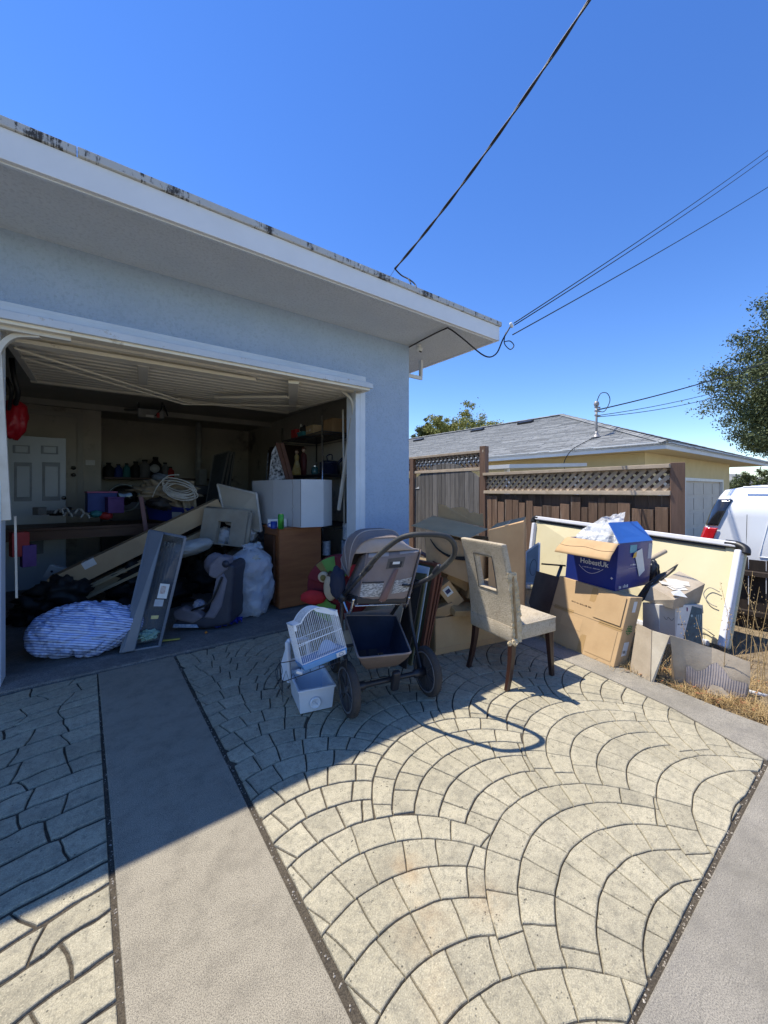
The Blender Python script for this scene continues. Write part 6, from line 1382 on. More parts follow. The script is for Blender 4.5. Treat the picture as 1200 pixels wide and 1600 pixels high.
# striped bag
def stripe_mat():
    m = bpy.data.materials.new('striped_blue_cloth'); m.use_nodes = True; nt = m.node_tree; p = nt.nodes['Principled BSDF']; L = nt.links.new
    tc = nd(nt, 'ShaderNodeTexCoord'); mp = nd(nt, 'ShaderNodeMapping'); mp.inputs['Rotation'].default_value = (.35, -.30, 0); L(tc.outputs['Object'], mp.inputs[0])
    nz = nd(nt, 'ShaderNodeTexNoise', Scale=4, Detail=2); L(tc.outputs['Object'], nz.inputs['Vector']); vm = nd(nt, 'ShaderNodeMix', data_type='RGBA'); vm.inputs[0].default_value = .02; L(mp.outputs[0], vm.inputs[6]); L(nz.outputs['Color'], vm.inputs[7])
    wv = nd(nt, 'ShaderNodeTexWave', Scale=18.0); wv.wave_type = 'BANDS'; wv.bands_direction = 'Z'; L(vm.outputs[2], wv.inputs['Vector'])
    r = nd(nt, 'ShaderNodeMapRange'); r.inputs[1].default_value = .80; r.inputs[2].default_value = .93; L(wv.outputs[0], r.inputs[0])
    wv2 = nd(nt, 'ShaderNodeTexWave', Scale=7.5); wv2.bands_direction = 'Z'; L(vm.outputs[2], wv2.inputs['Vector']); r2 = nd(nt, 'ShaderNodeMapRange'); r2.inputs[1].default_value = .5; r2.inputs[2].default_value = .6; L(wv2.outputs[0], r2.inputs[0])
    m1 = nd(nt, 'ShaderNodeMix', data_type='RGBA'); m1.inputs[6].default_value = (.56, .66, .90, 1); m1.inputs[7].default_value = (.44, .55, .85, 1); L(r2.outputs[0], m1.inputs[0])
    m2 = nd(nt, 'ShaderNodeMix', data_type='RGBA'); m2.inputs[7].default_value = (.05, .08, .28, 1); L(m1.outputs[2], m2.inputs[6]); L(r.outputs[0], m2.inputs[0]); L(m2.outputs[2], p.inputs['Base Color'])
    p.inputs['Roughness'].default_value = .6
    nb = nd(nt, 'ShaderNodeTexNoise', Scale=22, Detail=6, Roughness=.65); L(tc.outputs['Object'], nb.inputs['Vector']); bp = nd(nt, 'ShaderNodeBump', Strength=.6, Distance=.012); L(nb.outputs[0], bp.inputs['Height']); L(bp.outputs[0], p.inputs['Normal'])
    return m
SB_ = stripe_mat()
bag = thing('laundry_bag', 'blue and white striped fabric bundle lying inside the garage entrance', 'bag', (-.05, 3.95, .02))
cB = V((-.02, 3.93, .19)); Rb = orth(V((.9, -.35, .06)), V((.35, .9, 0)))
def bagf(u, v):
    th = 2 * math.pi * u; x = -1 + 2 * v; env = max(0, 1 - abs(x) ** 2.6) ** .5 * (1 - .28 * max(0, x - .15)); 
    d = V((x, math.cos(th), math.sin(th))); k = 1 + .16 * noise.fractal(d * 1.9 + V((5, 0, 0)), .9, 2, 4) - 1.5 * max(0, .13 - abs(noise.noise(V((x * 2.6, math.cos(th) * 2.1, math.sin(th) * 2.1 + 3))))) - .9 * max(0, .10 - abs(noise.noise(V((x * 6, math.cos(th) * 4.1 + 5, math.sin(th) * 4.1))))) 
    p = cB + Rb @ V((x * .40, math.cos(th) * .24 * env * k, math.sin(th) * .21 * env * k)); 
    if p.z < .014: p.z = .014 + (p.z - .014) * .02
    return p
MB().grid(96, 70, bagf, wu=True).build('bundle', SB_, bag, smooth=True)
MB().grid(20, 14, lambda u, v: cB + V((-.10 + .26 * u, -.05 + .16 * v, .175 + .035 * math.sin(u * 5) * math.sin(v * 3) + .03 * noise.noise(V((u * 4, v * 4, 1)))))).build('folded_collar', SB_, bag, smooth=True, solid=.004)
MB().lump(cB + V((.24, -.05, .01)), (.12, .09, .10), .35, 2.2, 8, 26, floor=.013).build('loose_end', SB_, bag, smooth=True)
# clear plastic under-bed box standing on end
CLR = bpy.data.materials.new('smoky_clear_plastic'); CLR.use_nodes = True; pc_ = CLR.node_tree.nodes['Principled BSDF']
pc_.inputs['Base Color'].default_value = (.19, .22, .26, 1); pc_.inputs['Roughness'].default_value = .22; pc_.inputs['Alpha'].default_value = .58; pc_.inputs['Specular IOR Level'].default_value = .6
sb = thing('storage_box', 'long translucent plastic storage box standing on end in the doorway', 'storage box', (.27, 3.78, .01))
a0, a1, a2, a3 = G(189, 1020, .012), G(249, 1010, .012), T(290, 840, 3.33), T(234, 829, 3.42)
nS = (a1 - a0).cross(a3 - a0).normalized(); nS = nS if nS.y > 0 else -nS
dS = nS * .15
i0, i1, i2, i3 = [lerp(p, (a0 + a1 + a2 + a3) / 4, .09) + dS for p in (a0, a1, a2, a3)]
b = MB()
for p, q, r_, s_ in ((a0, a1, i1, i0), (a1, a2, i2, i1), (a2, a3, i3, i2), (a3, a0, i0, i3)): b.plate([p, q, r_, s_], .003)
b.plate([i0, i1, i2, i3], .003); b.build('tub', CLR, sb, bev=.002)
b = MB(); 
for p, q in ((a0, a1), (a1, a2), (a2, a3), (a3, a0)): b.bar(p, q, .022, .014, nS)
b.build('rim', mat('smoky_rim', (.16, .18, .215), .25, (.14, .16, .19), 8, 0), sb, bev=.003)
lidl = [lerp(a0, a1, .02), lerp(a0, a1, .36), lerp(a3, a2, .40), lerp(a3, a2, .02)]
MB().plate([p - nS * .02 for p in lidl], .03).build('hinged_lid', mat('grey_lid_plastic', (.15, .175, .21), .3, (.12, .14, .17), 5, .1, 30), sb, bev=.006)
b = MB(); 
for k in range(4): f = .48 + .1 * k; b.bar(lerp(i0, i1, f) - nS * .004, lerp(i3, i2, f) - nS * .004, .012, .006, nS)
b.build('moulded_rib', CLR, sb)
def onK(u, v, o=-.004): return lerp(lerp(a0, a1, u), lerp(a3, a2, u), v) + nS * o
def dq(f, u0, v0, u1, v1, m, n, p): return MB().add([f(u0, v0), f(u1, v0), f(u1, v1), f(u0, v1)], [(0, 1, 2, 3)]).build(n, m, p, recalc=False)
dq(onK, .62, .43, .88, .56, PAPER, 'sticker', sb); dq(lambda u, v: onK(u, v, -.006), .66, .47, .80, .54, mat('photo_sticker', (.35, .20, .16), .5, (.6, .55, .5), 60, 0), 'sticker_photo', sb); dq(onK, .58, .36, .82, .42, mat('grey_label', (.5, .52, .55), .5), 'sticker', sb); dq(onK, .58, .25, .78, .28, mat('yellow_label', (.62, .52, .22), .5), 'yellow_label', sb)
MB().lump(lerp(i0, i1, .62) + (a3 - a0).normalized() * .06 - nS * .05, (.07, .05, .035), .6, 4, 3, 14).build('mint_paper', mat('mint_tissue', (.40, .62, .52), .6), sb)
# child car seat
CS1 = mat('grey_car_seat_cloth', (.21, .195, .225), .9, (.15, .14, .165), 6, .4, 140); CS2 = mat('black_car_seat_shell', (.03, .033, .05), .5, (.045, .048, .065), 8, .1, 60)
cs = thing('car_seat', 'grey and black child car seat facing left on the garage floor', 'car seat', (1.0, 4.05, .01))
cc = G(322, 985, .01); xr = V((.8, -.6, 0)); yr = V((.6, .8, 0))
def S(x, y, z): return cc + xr * x + yr * y + V((0, 0, z))
MB().prism([S(-.27, 0, .03), S(-.30, 0, .10), S(-.05, 0, .12), S(.06, 0, .22), S(.17, 0, .62), S(.26, 0, .60), S(.24, 0, .30), S(.22, 0, .05), S(.0, 0, .01)], yr * .40).build('shell', CS2, cs, bev=.035, seg=4)
def pad(n, pts, m, w0=-.012, w1=.10):
    return MB().prism([S(x, w0, z) for x, z in pts], yr * (w1 - w0)).build(n, m, cs, bev=.028, seg=4, smooth=False)
pad('seat_bolster', [(-.30, .10), (-.31, .17), (-.22, .21), (-.08, .17), (-.02, .12), (-.12, .06)], CS1)
pad('side_bolster', [(-.03, .11), (.03, .20), (.09, .48), (.16, .54), (.20, .46), (.15, .22), (.08, .10)], CS1)
pad('head_wing', [(.02, .50), (.03, .60), (.12, .69), (.22, .67), (.20, .56), (.10, .47)], CS1, -.02, .12)
MB().lump(S(-.04, .28, .56), (.10, .08, .11), .06, 2, 4, 18).build('far_head_wing', CS1, cs, smooth=True)
MB().prism([S(-.24, .10, .10), S(-.05, .10, .12), S(.05, .10, .2), S(.13, .10, .6), S(.20, .10, .6), S(.2, .1, .06), S(-.2, .1, .03)], yr * .22).build('seat_liner', CS1, cs, bev=.02, seg=3)
MB().prism([S(-.30, -.020, .03), S(-.29, -.020, .065), S(-.08, -.02, .06), S(-.06, -.02, .03)], yr * .008).build('warning_label', mat('white_blue_label', (.55, .62, .70), .5, (.12, .22, .42), 50, 0), cs, bev=.003)
b = MB(); b.tube(bez([S(.16, -.03, .5), S(.06, -.04, .28), S(-.10, -.03, .20), S(-.16, .06, .17)]), .011, 6); b.build('harness_strap', BLACKP, cs, smooth=True)
MB().lump(S(-.10, .08, .21), (.055, .05, .05), .25, 3, 6, 14).build('plush_rag', mat('patterned_rag', (.5, .5, .55), .8, (.12, .16, .28), 40, .2), cs, smooth=True)
b = MB(); b.lathe([(0, 0), (.03, 0), (.034, .012), (0, .014)], 18, S(.20, -.035, .62), orth(xr, UP)); b.build('shoulder_knob', CS2, cs, smooth=True)
# clear rubbish bag
PB = bpy.data.materials.new('clear_bag_film'); PB.use_nodes = True; nt = PB.node_tree; q_ = nt.nodes['Principled BSDF']; q_.inputs['Base Color'].default_value = (.78, .84, .92, 1); q_.inputs['Roughness'].default_value = .18; q_.inputs['Alpha'].default_value = .5; q_.inputs['Specular IOR Level'].default_value = .9
nn_ = nd(nt, 'ShaderNodeTexNoise', Scale=14, Detail=8, Roughness=.7); tcx = nd(nt, 'ShaderNodeTexCoord'); nt.links.new(tcx.outputs['Object'], nn_.inputs['Vector']); bq_ = nd(nt, 'ShaderNodeBump', Strength=1, Distance=.03); nt.links.new(nn_.outputs[0], bq_.inputs['Height']); nt.links.new(bq_.outputs[0], q_.inputs['Normal'])
tbg = thing('rubbish_bag', 'bulging clear plastic rubbish bag of pale clothes before the cabinet', 'bag', (1.33, 4.10, .01))
cb_ = T(391, 905, 4.10); 
def tb_f(u, v):
    th = 2 * math.pi * u; z = v; prof = (.80 + .35 * math.sin(z * 2.9) ** .8) * (1 if z < .8 else max(.05, 1 - ((z - .8) / .2) ** 2 * .9)); 
    d = V((math.cos(th), math.sin(th), z * 2)); k = prof * (1 + .16 * noise.fractal(d * 1.6 + V((2, 2, 0)), .8, 2, 4) + .10 * (abs(noise.noise(d * 4)) - .2))
    return V((cb_.x + math.cos(th) * .205 * k, cb_.y + math.sin(th) * .18 * k, .015 + .70 * z + .02 * noise.noise(d * 2)))
MB().grid(64, 40, tb_f, wu=True).build('film', PB, tbg, smooth=True)
cols = [mat('cloth_' + n, c, .8, bump=.4, bscale=30) for n, c in (('white', (.80, .82, .85)), ('grey', (.42, .48, .60)), ('rose', (.42, .30, .33)), ('blue', (.30, .40, .58)), ('cream', (.55, .52, .46)))]
for k in range(15):
    a = rg.random() * 6.28; z = .08 + .56 * (k / 15); r_ = .105
    MB().lump(V((cb_.x + math.cos(a) * r_, cb_.y + math.sin(a) * r_ * .8, z)), (rg.uniform(.07, .11), rg.uniform(.06, .09), rg.uniform(.05, .08)), .5, 2.5, k, 14, ridge=.5).build('garment', cols[k % 5], tbg, smooth=True)
MB().grid(18, 10, lambda u, v: V((cb_.x - .08 + .2 * u, cb_.y - .05 + .10 * v, .69 + .05 * noise.noise(V((u * 5, v * 4, 2))) + .04 * v))).build('bag_neck', PB, tbg, smooth=True)
# blue tarp and bits on the floor
def crum(u, v): 
    p = lerp(lerp(T(336, 990, 3.62), T(378, 974, 3.8), u), lerp(T(340, 968, 3.85), T(380, 952, 4.05), u), v); p.z = .02 + .05 * abs(noise.fractal(V((u * 5, v * 4, 6)), .8, 2, 4)); return p
MB().grid(36, 24, crum).build('blue_tarp', mat('blue_tarp', (.01, .05, .45), .4, (.01, .03, .3), 8, .3, 40), smooth=False, label='crumpled bright blue tarp scrap between car seat and rubbish bag', cat='tarp')
MB().bar(G(254, 1001, .02), G(281, 998, .02), .022, .01).build('yellow_strip', mat('yellow_strip', (.50, .46, .10), .6), label='small yellow strip lying on the garage threshold', cat='strip', bev=.002)
MB().lump(G(322, 988, .02), (.012, .012, .012), .1, 2, 1, 8).build('orange_ball', mat('orange_toy', (.55, .2, .03), .5), smooth=True, label='tiny orange ball on the floor before the car seat', cat='ball')
# brown cabinet
WDC = mat('brown_veneer', (.33, .125, .045), .4, (.21, .07, .025), 2.2, .15, 60, stretch=(1, 1, 7), dirt=(.30, .14, .07), dscale=9, dthr=.66, coat=.2)
WDD = mat('dark_veneer', (.10, .042, .022), .5, (.07, .03, .016), 2.5, .15, 60, stretch=(1, 1, 7))
cab = thing('cabinet', 'brown wooden cabinet end with a white box standing on top', 'cabinet', (1.88, 4.25, .01))
X0, X1, Y0, Y1, ZT = 1.63, 2.13, 4.05, 4.50, .885
MB().box(((X0 + X1) / 2, Y0 + .012, ZT / 2 + .005), (X1 - X0, .024, ZT - .03)).build('side_panel', WDC, cab, bev=.003)
MB().box((X0 + .012, (Y0 + Y1) / 2 + .014, ZT / 2 + .005), (.022, Y1 - Y0 - .03, ZT - .03)).build('front_panel', WDC, cab, bev=.003)
MB().box((X1 - .012, (Y0 + Y1) / 2 + .014, ZT / 2 + .005), (.022, Y1 - Y0 - .03, ZT - .03)).build('back_panel', WDD, cab)
MB().box(((X0 + X1) / 2, (Y0 + Y1) / 2, ZT), (X1 - X0 + .03, Y1 - Y0 + .03, .022)).build('top', WDC, cab, bev=.004)
MB().box((X0 - .012, Y0 + .26, .55), (.022, .30, .50)).build('door', WDD, cab, bev=.003); MB().box((X0 - .012, Y0 + .26, .16), (.022, .30, .20)).build('drawer', WDD, cab, bev=.003)
# white box on top : big bent white carton
WC = mat('white_foam_card', (.56, .57, .58), .6, (.50, .51, .52), 2.5, .15, 30, dirt=(.33, .27, .22), dscale=2.2, dthr=.70)
wbx = thing('white_carton', 'large white bent carton standing on the brown cabinet', 'box', (1.9, 4.3, ZT + .012))
zb, zt = ZT + .013, ZT + .013 + .52
o_ = V((T(470, 820, 4.22).x, T(470, 820, 4.22).y, 0)); l1 = T(428, 810, 4.55); l2 = T(395, 790, 4.95); r1 = T(505, 820, 4.33); r2 = T(518, 818, 4.52)
flat = lambda p: V((p.x, p.y, 0))
PLAN = [flat(l2), flat(l1), o_, flat(r1), flat(r2), flat(r2) + V((-.15, .55, 0)), flat(l2) + V((.2, .3, 0))]
b = MB()
for (p, q, n_) in ((PLAN[0], PLAN[1], 'w'), (PLAN[1], PLAN[2], 'w'), (PLAN[2], PLAN[3], 'w'), (PLAN[3], PLAN[4], 'w'), (PLAN[4], PLAN[5], 'w'), (PLAN[5], PLAN[6], 'w'), (PLAN[6], PLAN[0], 'w')):
    MB().plate([p + V((0, 0, zb)), q + V((0, 0, zb)), q + V((0, 0, zt)), p + V((0, 0, zt))], .006).build('wall_panel', WC, wbx, bev=.001)
MB().prism([p + V((0, 0, zt + .001)) for p in PLAN], (0, 0, .004)).build('lid', WC, wbx) if False else None
b = MB(); cr = [lerp(PLAN[1], PLAN[2], .72 + .05 * noise.noise(V((k * .9, 3, 1)))) + V((0, 0, zb + .52 * k / 14)) - V((.006, .008, 0)) for k in range(15)]; b.tube(cr, .0016, 4); b.build('crack', mat('rust_crack', (.22, .13, .09), .8), wbx)
MB().bar(PLAN[2] + V((-.006, -.008, zb + .01)), PLAN[2] + V((-.006, -.008, zt - .01)), .003, .003).build('dark_edge', DARK, wbx)
MB().box((1.66, 4.20, ZT + .055), (.20, .14, .085), -.3).build('white_packet', PAPER, bev=.003, label='white packet lying at the left edge of the cabinet top', cat='box')
mg = thing('mug', 'blue mug beside the green can on the cabinet', 'mug', T(428, 824, 4.12)); mg_c = V((T(428, 824, 4.12).x, T(428, 824, 4.12).y, ZT + .012)); MUG = mat('blue_mug', (.02, .06, .36), .3)
MB().lathe([(.032, 0), (.034, .005), (.034, .075), (.031, .075), (.031, .01), (0, .01)], 20, mg_c).build('cup', MUG, mg, smooth=True); MB().tube(bez([mg_c + V((-.03, 0, .06)), mg_c + V((-.058, .01, .05)), mg_c + V((-.055, .01, .025)), mg_c + V((-.03, 0, .015))]), .005, 6).build('handle', MUG, mg, smooth=True)
cn = thing('drink_can', 'green and black drink can on the cabinet edge', 'can', T(439, 824, 4.05)); cnc = V((T(439, 824, 4.06).x, T(439, 824, 4.06).y, ZT + .012))
MB().lathe([(.024, 0), (.031, .008), (.031, .145), (.025, .158), (0, .156)], 22, cnc).build('body', mat('green_can_print', (.04, .42, .03), .3, (.01, .03, .01), 26, 0, stretch=(1, 1, .35)), cn, smooth=True); MB().lathe([(.026, 0), (.026, .003), (0, .003)], 20, cnc + V((0, 0, .157))).build('lid', CHROME, cn)
# leaning white canvas, second chair back, pillow
CV = mat('cream_canvas', (.52, .47, .38), .7, (.46, .42, .34), 3, .15, 60)
pn = thing('stretched_canvas', 'cream panel with a pale frame tilted behind the chair back', 'panel', T(375, 830, 4.8))
c4 = [T(355, 818, 4.7), T(409, 830, 4.55), T(401, 771, 4.6), T(341, 757, 4.9)]
MB().plate(c4, .012).build('canvas', CV, pn)
for i in range(4): MB().bar(c4[i] - V((.01, .01, 0)), c4[(i + 1) % 4] - V((.01, .01, 0)), .026, .022).build('frame_rail', mat('pale_frame', (.62, .60, .55), .5), pn, bev=.003)
c2t = thing('dining_chair', 'grey beige chair back with square window lying in the heap', 'chair', T(352, 825, 4.5))
oC = T(312, 848, 4.45); xC = (T(381, 856, 4.35) - oC); yC = (T(324, 795, 4.55) - oC)
FAB2 = mat('grey_beige_upholstery', (.36, .32, .25), .9, (.28, .24, .185), 5, .6, 150)
b = MB(); nC = xC.cross(yC).normalized(); nC = nC if nC.y < 0 else -nC
def pc2(x, y): return oC + xC * (x + .05 * (1 - y)) + yC * y
for (u0, v0, u1, v1) in ((0, 0, .36, 1), (.66, 0, 1, 1), (.36, 0, .66, .04), (.36, .66, .66, 1)): b.plate([pc2(u0, v0), pc2(u1, v0), pc2(u1, v1), pc2(u0, v1)], .06)
b.build('backrest', FAB2, c2t, bev=.0)
b = MB(); b.tube([pc2(-.0, 1), pc2(1, 1)], .032, 10); b.tube([pc2(0, 0), pc2(0, 1)], .03, 10); b.tube([pc2(1, 0), pc2(1, 1)], .03, 10); b.build('padded_edge', FAB2, c2t, smooth=True)
MB().lump(T(350, 838, 4.62), (.12, .08, .10), .4, 2.5, 4, 18).build('white_cloth', cols[0], smooth=True, label='white bundled cloth seen through the chair back window', cat='cloth')
MB().lump(T(388, 835, 4.6), (.10, .08, .08), .3, 2.5, 7, 18).build('white_cloth', cols[0], smooth=True, label='white cloth bulging under the tilted cream panel', cat='cloth')
MB().lump(T(297, 856, 4.05), (.22, .08, .25), .12, 2.0, 3, 26, R=orth((.8, -.6, .25), (0, 0, 1)) @ Matrix(((1, 0, 0), (0, 1, 0), (0, 0, 1)))).build('cushion', mat('pale_towelling', (.50, .52, .50), .95, (.40, .41, .39), 9, .9, 80, bdist=.01), smooth=True, label='pale towelling seat cushion behind the plastic storage box', cat='cushion')
# long cartons and planks
def longbox(n, lbl, cat, p, q, wd, th, m, up=(0, 0, 1), **k): return MB().bar(p, q, wd, th, up).build(n, m, bev=.003, label=lbl, cat=cat, **k)
lb1 = thing('long_carton', 'long brown carton slanting up across the garage with white end label', 'box', T(200, 865, 4.0))
pA, pB = T(84, 915, 3.9), T(343, 790, 4.75)
MB().bar(pA, pB, .23, .185).build('body', mat('garage_carton', (.46, .33, .19), .8, (.39, .27, .155), 5, .1, 100), lb1, bev=.003)
dd = (pB - pA).normalized(); pl_ = lerp(pA, pB, .20); yy_ = UP.cross(dd).normalized(); zz2 = dd.cross(yy_)
if yy_.y > 0: yy_ = -yy_
if zz2.z < 0: zz2 = -zz2
MB().add([pl_ + yy_ * .116 + zz2 * .02 - dd * .05, pl_ + yy_ * .116 + zz2 * .0935 - dd * .05, pl_ + yy_ * .116 + zz2 * .0935 + dd * .06, pl_ + yy_ * .116 + zz2 * .02 + dd * .06], [(0, 1, 2, 3)]).build('label', PAPER, lb1)
MB().add([pl_ + yy_ * .10 + zz2 * .0937 - dd * .05, pl_ - yy_ * .02 + zz2 * .0937 - dd * .05, pl_ - yy_ * .02 + zz2 * .0937 + dd * .06, pl_ + yy_ * .10 + zz2 * .0937 + dd * .06], [(0, 1, 2, 3)]).build('label', PAPER, lb1)
MB().lathe([(0, 0), (.018, 0), (.018, .001), (0, .001)], 16, pl_ + yy_ * .03 + zz2 * .0945, orth(dd, yy_)).build('label_mark', INK, lb1)
longbox('long_carton', 'second long brown carton under the labelled one', 'box', T(92, 945, 3.95), T(338, 826, 4.75), .17, .13, MATS['garage_carton'])
PLK = mat('raw_timber', (.42, .33, .20), .7, (.34, .26, .15), 6, .2, 60, stretch=(1, 1, 1)); 
longbox('timber_plank', 'upper pale timber plank under the long cartons', 'plank', T(20, 978, 3.85), T(252, 864, 4.15), .05, .022, PLK, group='pale planks under the cartons'); longbox('timber_plank', 'lower pale timber plank reaching the striped bundle', 'plank', T(16, 990, 3.83), T(250, 880, 4.12), .06, .03, PLK, group='pale planks under the cartons')
wp_ = thing('white_bracket', 'white plastic bracket with two holes behind the long carton', 'bracket', T(85, 905, 4.5))
MB().prism([T(66, 903, 4.5), T(78, 882, 4.5), T(118, 892, 4.6), T(122, 897, 4.6)], (.02, .05, 0)).build('plate', PAPER, wp_, bev=.003)
b = MB(); 
for (u, v) in ((81, 893), (92, 897)): b.lathe([(0, 0), (.014, 0), (.014, .003), (0, .003)], 14, T(u, v, 4.48), orth((.8, -.6, 0), (0, 0, 1)))
b.build('hole', INK, wp_)
MB().box(T(58, 852, 5.0), (.12, .03, .22), .2).build('grey_carton', mat('pale_grey_card', (.25, .29, .34), .7), label='pale grey carton end under the dark table', cat='box', bev=.003)
# cloth heap, ropes, blue bin
BINB = mat('royal_blue_bin', (.012, .03, .20), .4, (.01, .02, .14), 6, .05, 30)
q = [T(228, 788, 5.05), T(300, 795, 4.75), T(306, 775, 5.2), T(240, 770, 5.4)]
hb = thing('blue_bin', 'blue plastic bin full of dark cloth under the tan canvas heap', 'bin', q[0]); openbox('tub', q, .20, .004, BINB, hb); MB().box(lerp(q[0], q[1], .72) + V((-.02, -.02, -.09)), (.14, .01, .07), -.9).build('label', mat('faded_label', (.35, .36, .35), .6), hb)
MB().lump(T(268, 785, 5.0), (.26, .18, .10), .4, 2.5, 2, 22).build('dark_clothes', DARK, hb, smooth=True)
CANV = mat('tan_canvas', (.33, .265, .18), .9, (.25, .20, .13), 6, .5, 60)
cvt = thing('canvas_heap', 'crumpled tan canvas drop cloth heaped with white rope', 'cloth', T(262, 790, 5.0))
ch_c = T(262, 768, 5.0)
MB().lump(ch_c, (.34, .22, .13), .45, 1.7, 11, 40, ridge=.9, rs=3, R=orth((.8, -.6, -.1), (.6, .8, 0))).build('canvas', CANV, cvt, smooth=True)
MB().grid(24, 20, lambda u, v: lerp(lerp(T(280, 770, 4.85), T(303, 768, 4.9), u), lerp(T(288, 800, 4.8), T(308, 796, 4.85), u), v) + V((0, -.03, 0)) * (math.sin(u * 8 + v) + noise.noise(V((u * 4, v * 3, 0))))).build('hanging_fold', CANV, cvt, smooth=True, solid=.005)
ROPE = mat('white_rope', (.60, .58, .52), .8, (.48, .46, .40), 30, .5, 120)
b = MB()
for k in range(9):
    c0_ = T(276 + k * .8, 757 + 1.5 * k, 4.80 - .006 * k); rx_, ry_ = .18 + .012 * (k % 4), .075 + .012 * (k % 3); ph = k * .3
    b.tube([c0_ + V((.8, -.6, -.25)).normalized() * rx_ * math.cos(a * .2618 + ph) + V((.2, .25, .93)) * ry_ * math.sin(a * .2618 + ph) + V((.6, .8, 0)) * .03 * math.sin(a * .52 + k) for a in range(24)], .0065, 6, closed=True)
b.build('rope_coil', ROPE, cvt, smooth=True)
MB().tube(bez([T(238, 777, 4.8), T(246, 760, 4.75), T(262, 744, 4.75), T(280, 742, 4.75)]), .0065, 6).build('rope_end', ROPE, cvt, smooth=True)
MB().lump(T(250, 747, 5.1), (.09, .08, .06), .3, 2, 3, 14).build('grey_rag', mat('grey_rag', (.16, .18, .20), .8), cvt, smooth=True)
MB().bar(T(220, 776, 4.7), T(229, 835, 4.7), .045, .03, (0, 1, 0)).build('chair_arm', mat('mauve_wood', (.20, .09, .09), .5), label='slanted reddish wooden post under the canvas heap', cat='post', bev=.003)
# dark table with clutter
tab = thing('table', 'dark wooden table crowded with small clutter at the garage left', 'table', (.0, 5.9, 0))
MB().box((.05, 6.15, .86), (2.0, .75, .035)).build('tabletop', WDD, tab, bev=.004)
for x, y in ((-.9, 5.82), (1.0, 5.82), (-.9, 6.5), (1.0, 6.5)): MB().box((x, y, .43), (.06, .06, .82)).build('leg', WDD, tab)
MB().box((.05, 5.80, .79), (1.9, .02, .10)).build('apron', WDD, tab)
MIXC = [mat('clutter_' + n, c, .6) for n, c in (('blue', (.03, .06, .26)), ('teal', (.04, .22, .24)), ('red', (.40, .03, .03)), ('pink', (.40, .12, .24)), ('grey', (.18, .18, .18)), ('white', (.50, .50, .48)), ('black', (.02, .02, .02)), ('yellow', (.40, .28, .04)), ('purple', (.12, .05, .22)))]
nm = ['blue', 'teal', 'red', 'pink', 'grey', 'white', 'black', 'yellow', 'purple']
def crate(lbl, c, s, mi, rot=0, n='crate', lid=None):
    r = thing(n, lbl, n.replace('_', ' '), c - V((0, 0, s[2] / 2))); MB().box(c, s, rot).build('body', MIXC[mi] if isinstance(mi, int) else mi, r, bev=.006)
    MB().box(c + V((0, 0, s[2] / 2 + .01)), (s[0] * 1.05, s[1] * 1.05, .02), rot).build('lid', MIXC[lid if lid is not None else mi] if isinstance(mi, int) else mi, r, bev=.004); return r
def onT(u, v, y=6.05): p = PY(u, v, y); return p
crate('blue storage crate with a pink lid on the dark table', onT(158, 785, 6.1), (.30, .26, .24), 0, .1, lid=3)
crate('clear purple box beside the blue crate on the table', onT(178, 790, 5.95), (.17, .2, .18), 8, .2, lid=8)
MB().lump(onT(150, 803, 5.9), (.06, .05, .04), .4, 3, 2, 12).build('teal_toy', MIXC[1], smooth=True, label='small teal toy at the front edge of the dark table', cat='toy'); MB().lump(onT(166, 806, 5.9), (.07, .05, .045), .3, 3, 5, 12).build('red_toy', MIXC[2], smooth=True, label='round red toy at the front edge of the dark table', cat='toy')
for k, (u, v) in enumerate(((92, 799), (101, 797), (106, 804), (124, 799), (133, 806))):
    MB().tube(bez([onT(u - 7, v + 3, 5.9), onT(u - 2, v - 3, 5.95), onT(u + 4, v - 2, 5.9), onT(u + 7, v + 4, 5.88)]), .011, 8).build('hose_piece', MIXC[5], smooth=True, label=['white curved hose piece leftmost on the table', 'white curved piece on the table near the door', 'white loop lying lower on the table edge', 'white curved piece at the table middle', 'white hooked piece left of the teal toy'][k], cat='hose')
for k in range(7):
    p = onT(62 + k * 9, 799 + rg.uniform(-4, 3), 6.0 + rg.uniform(0, .4)); MB().box(p, (rg.uniform(.05, .14), .1, rg.uniform(.03, .09)), rg.uniform(-1, 1)).build('dark_tool', MIXC[6] if k % 2 else MIXC[4], bev=.006, label=['square black tool nearest the doorway on the table', 'low grey tool box second from the doorway', 'black case behind the leftmost hose piece', 'grey block between the curved hose pieces', 'black case under the light switch', 'grey flat piece before the blue crate', 'black block touching the blue crate'][k % 7], cat='tool', group='dark clutter on the table')
# doors and walls at the back
DW = mat('interior_door_white', (.60, .64, .66), .5, (.54, .58, .60), 3, .1, 40)
Yd = 6.9
idr = thing('interior_door', 'white six-panel door standing at the left back of the garage', 'door', (-.55, Yd, 0))
dl, dr_, dt = PY(12, 700, Yd).x, PY(103, 700, Yd).x, PY(80, 684, Yd).z
MB().box(((dl + dr_) / 2 - .12, Yd, dt / 2), (dr_ - dl + .24, .035, dt)).build('slab', DW, idr, bev=.002)
for (u0, u1, v0, v1) in ((20, 47, 695, 709), (64, 91, 696, 710), (22, 50, 722, 783), (66, 94, 722, 782)):
    pa, pb2 = PY(u0, v0, Yd - .02), PY(u1, v1, Yd - .02); c = (pa + pb2) / 2; sx, sz = abs(pb2.x - pa.x), abs(pa.z - pb2.z)
    MB().box(c, (sx, .012, sz)).build('panel', mat('door_moulding_shadow', (.36, .38, .40), .6), idr, bev=.004); MB().box(c - V((0, .012, 0)), (sx * .74, .018, sz * .80)).build('raised_field', DW, idr, bev=.008)
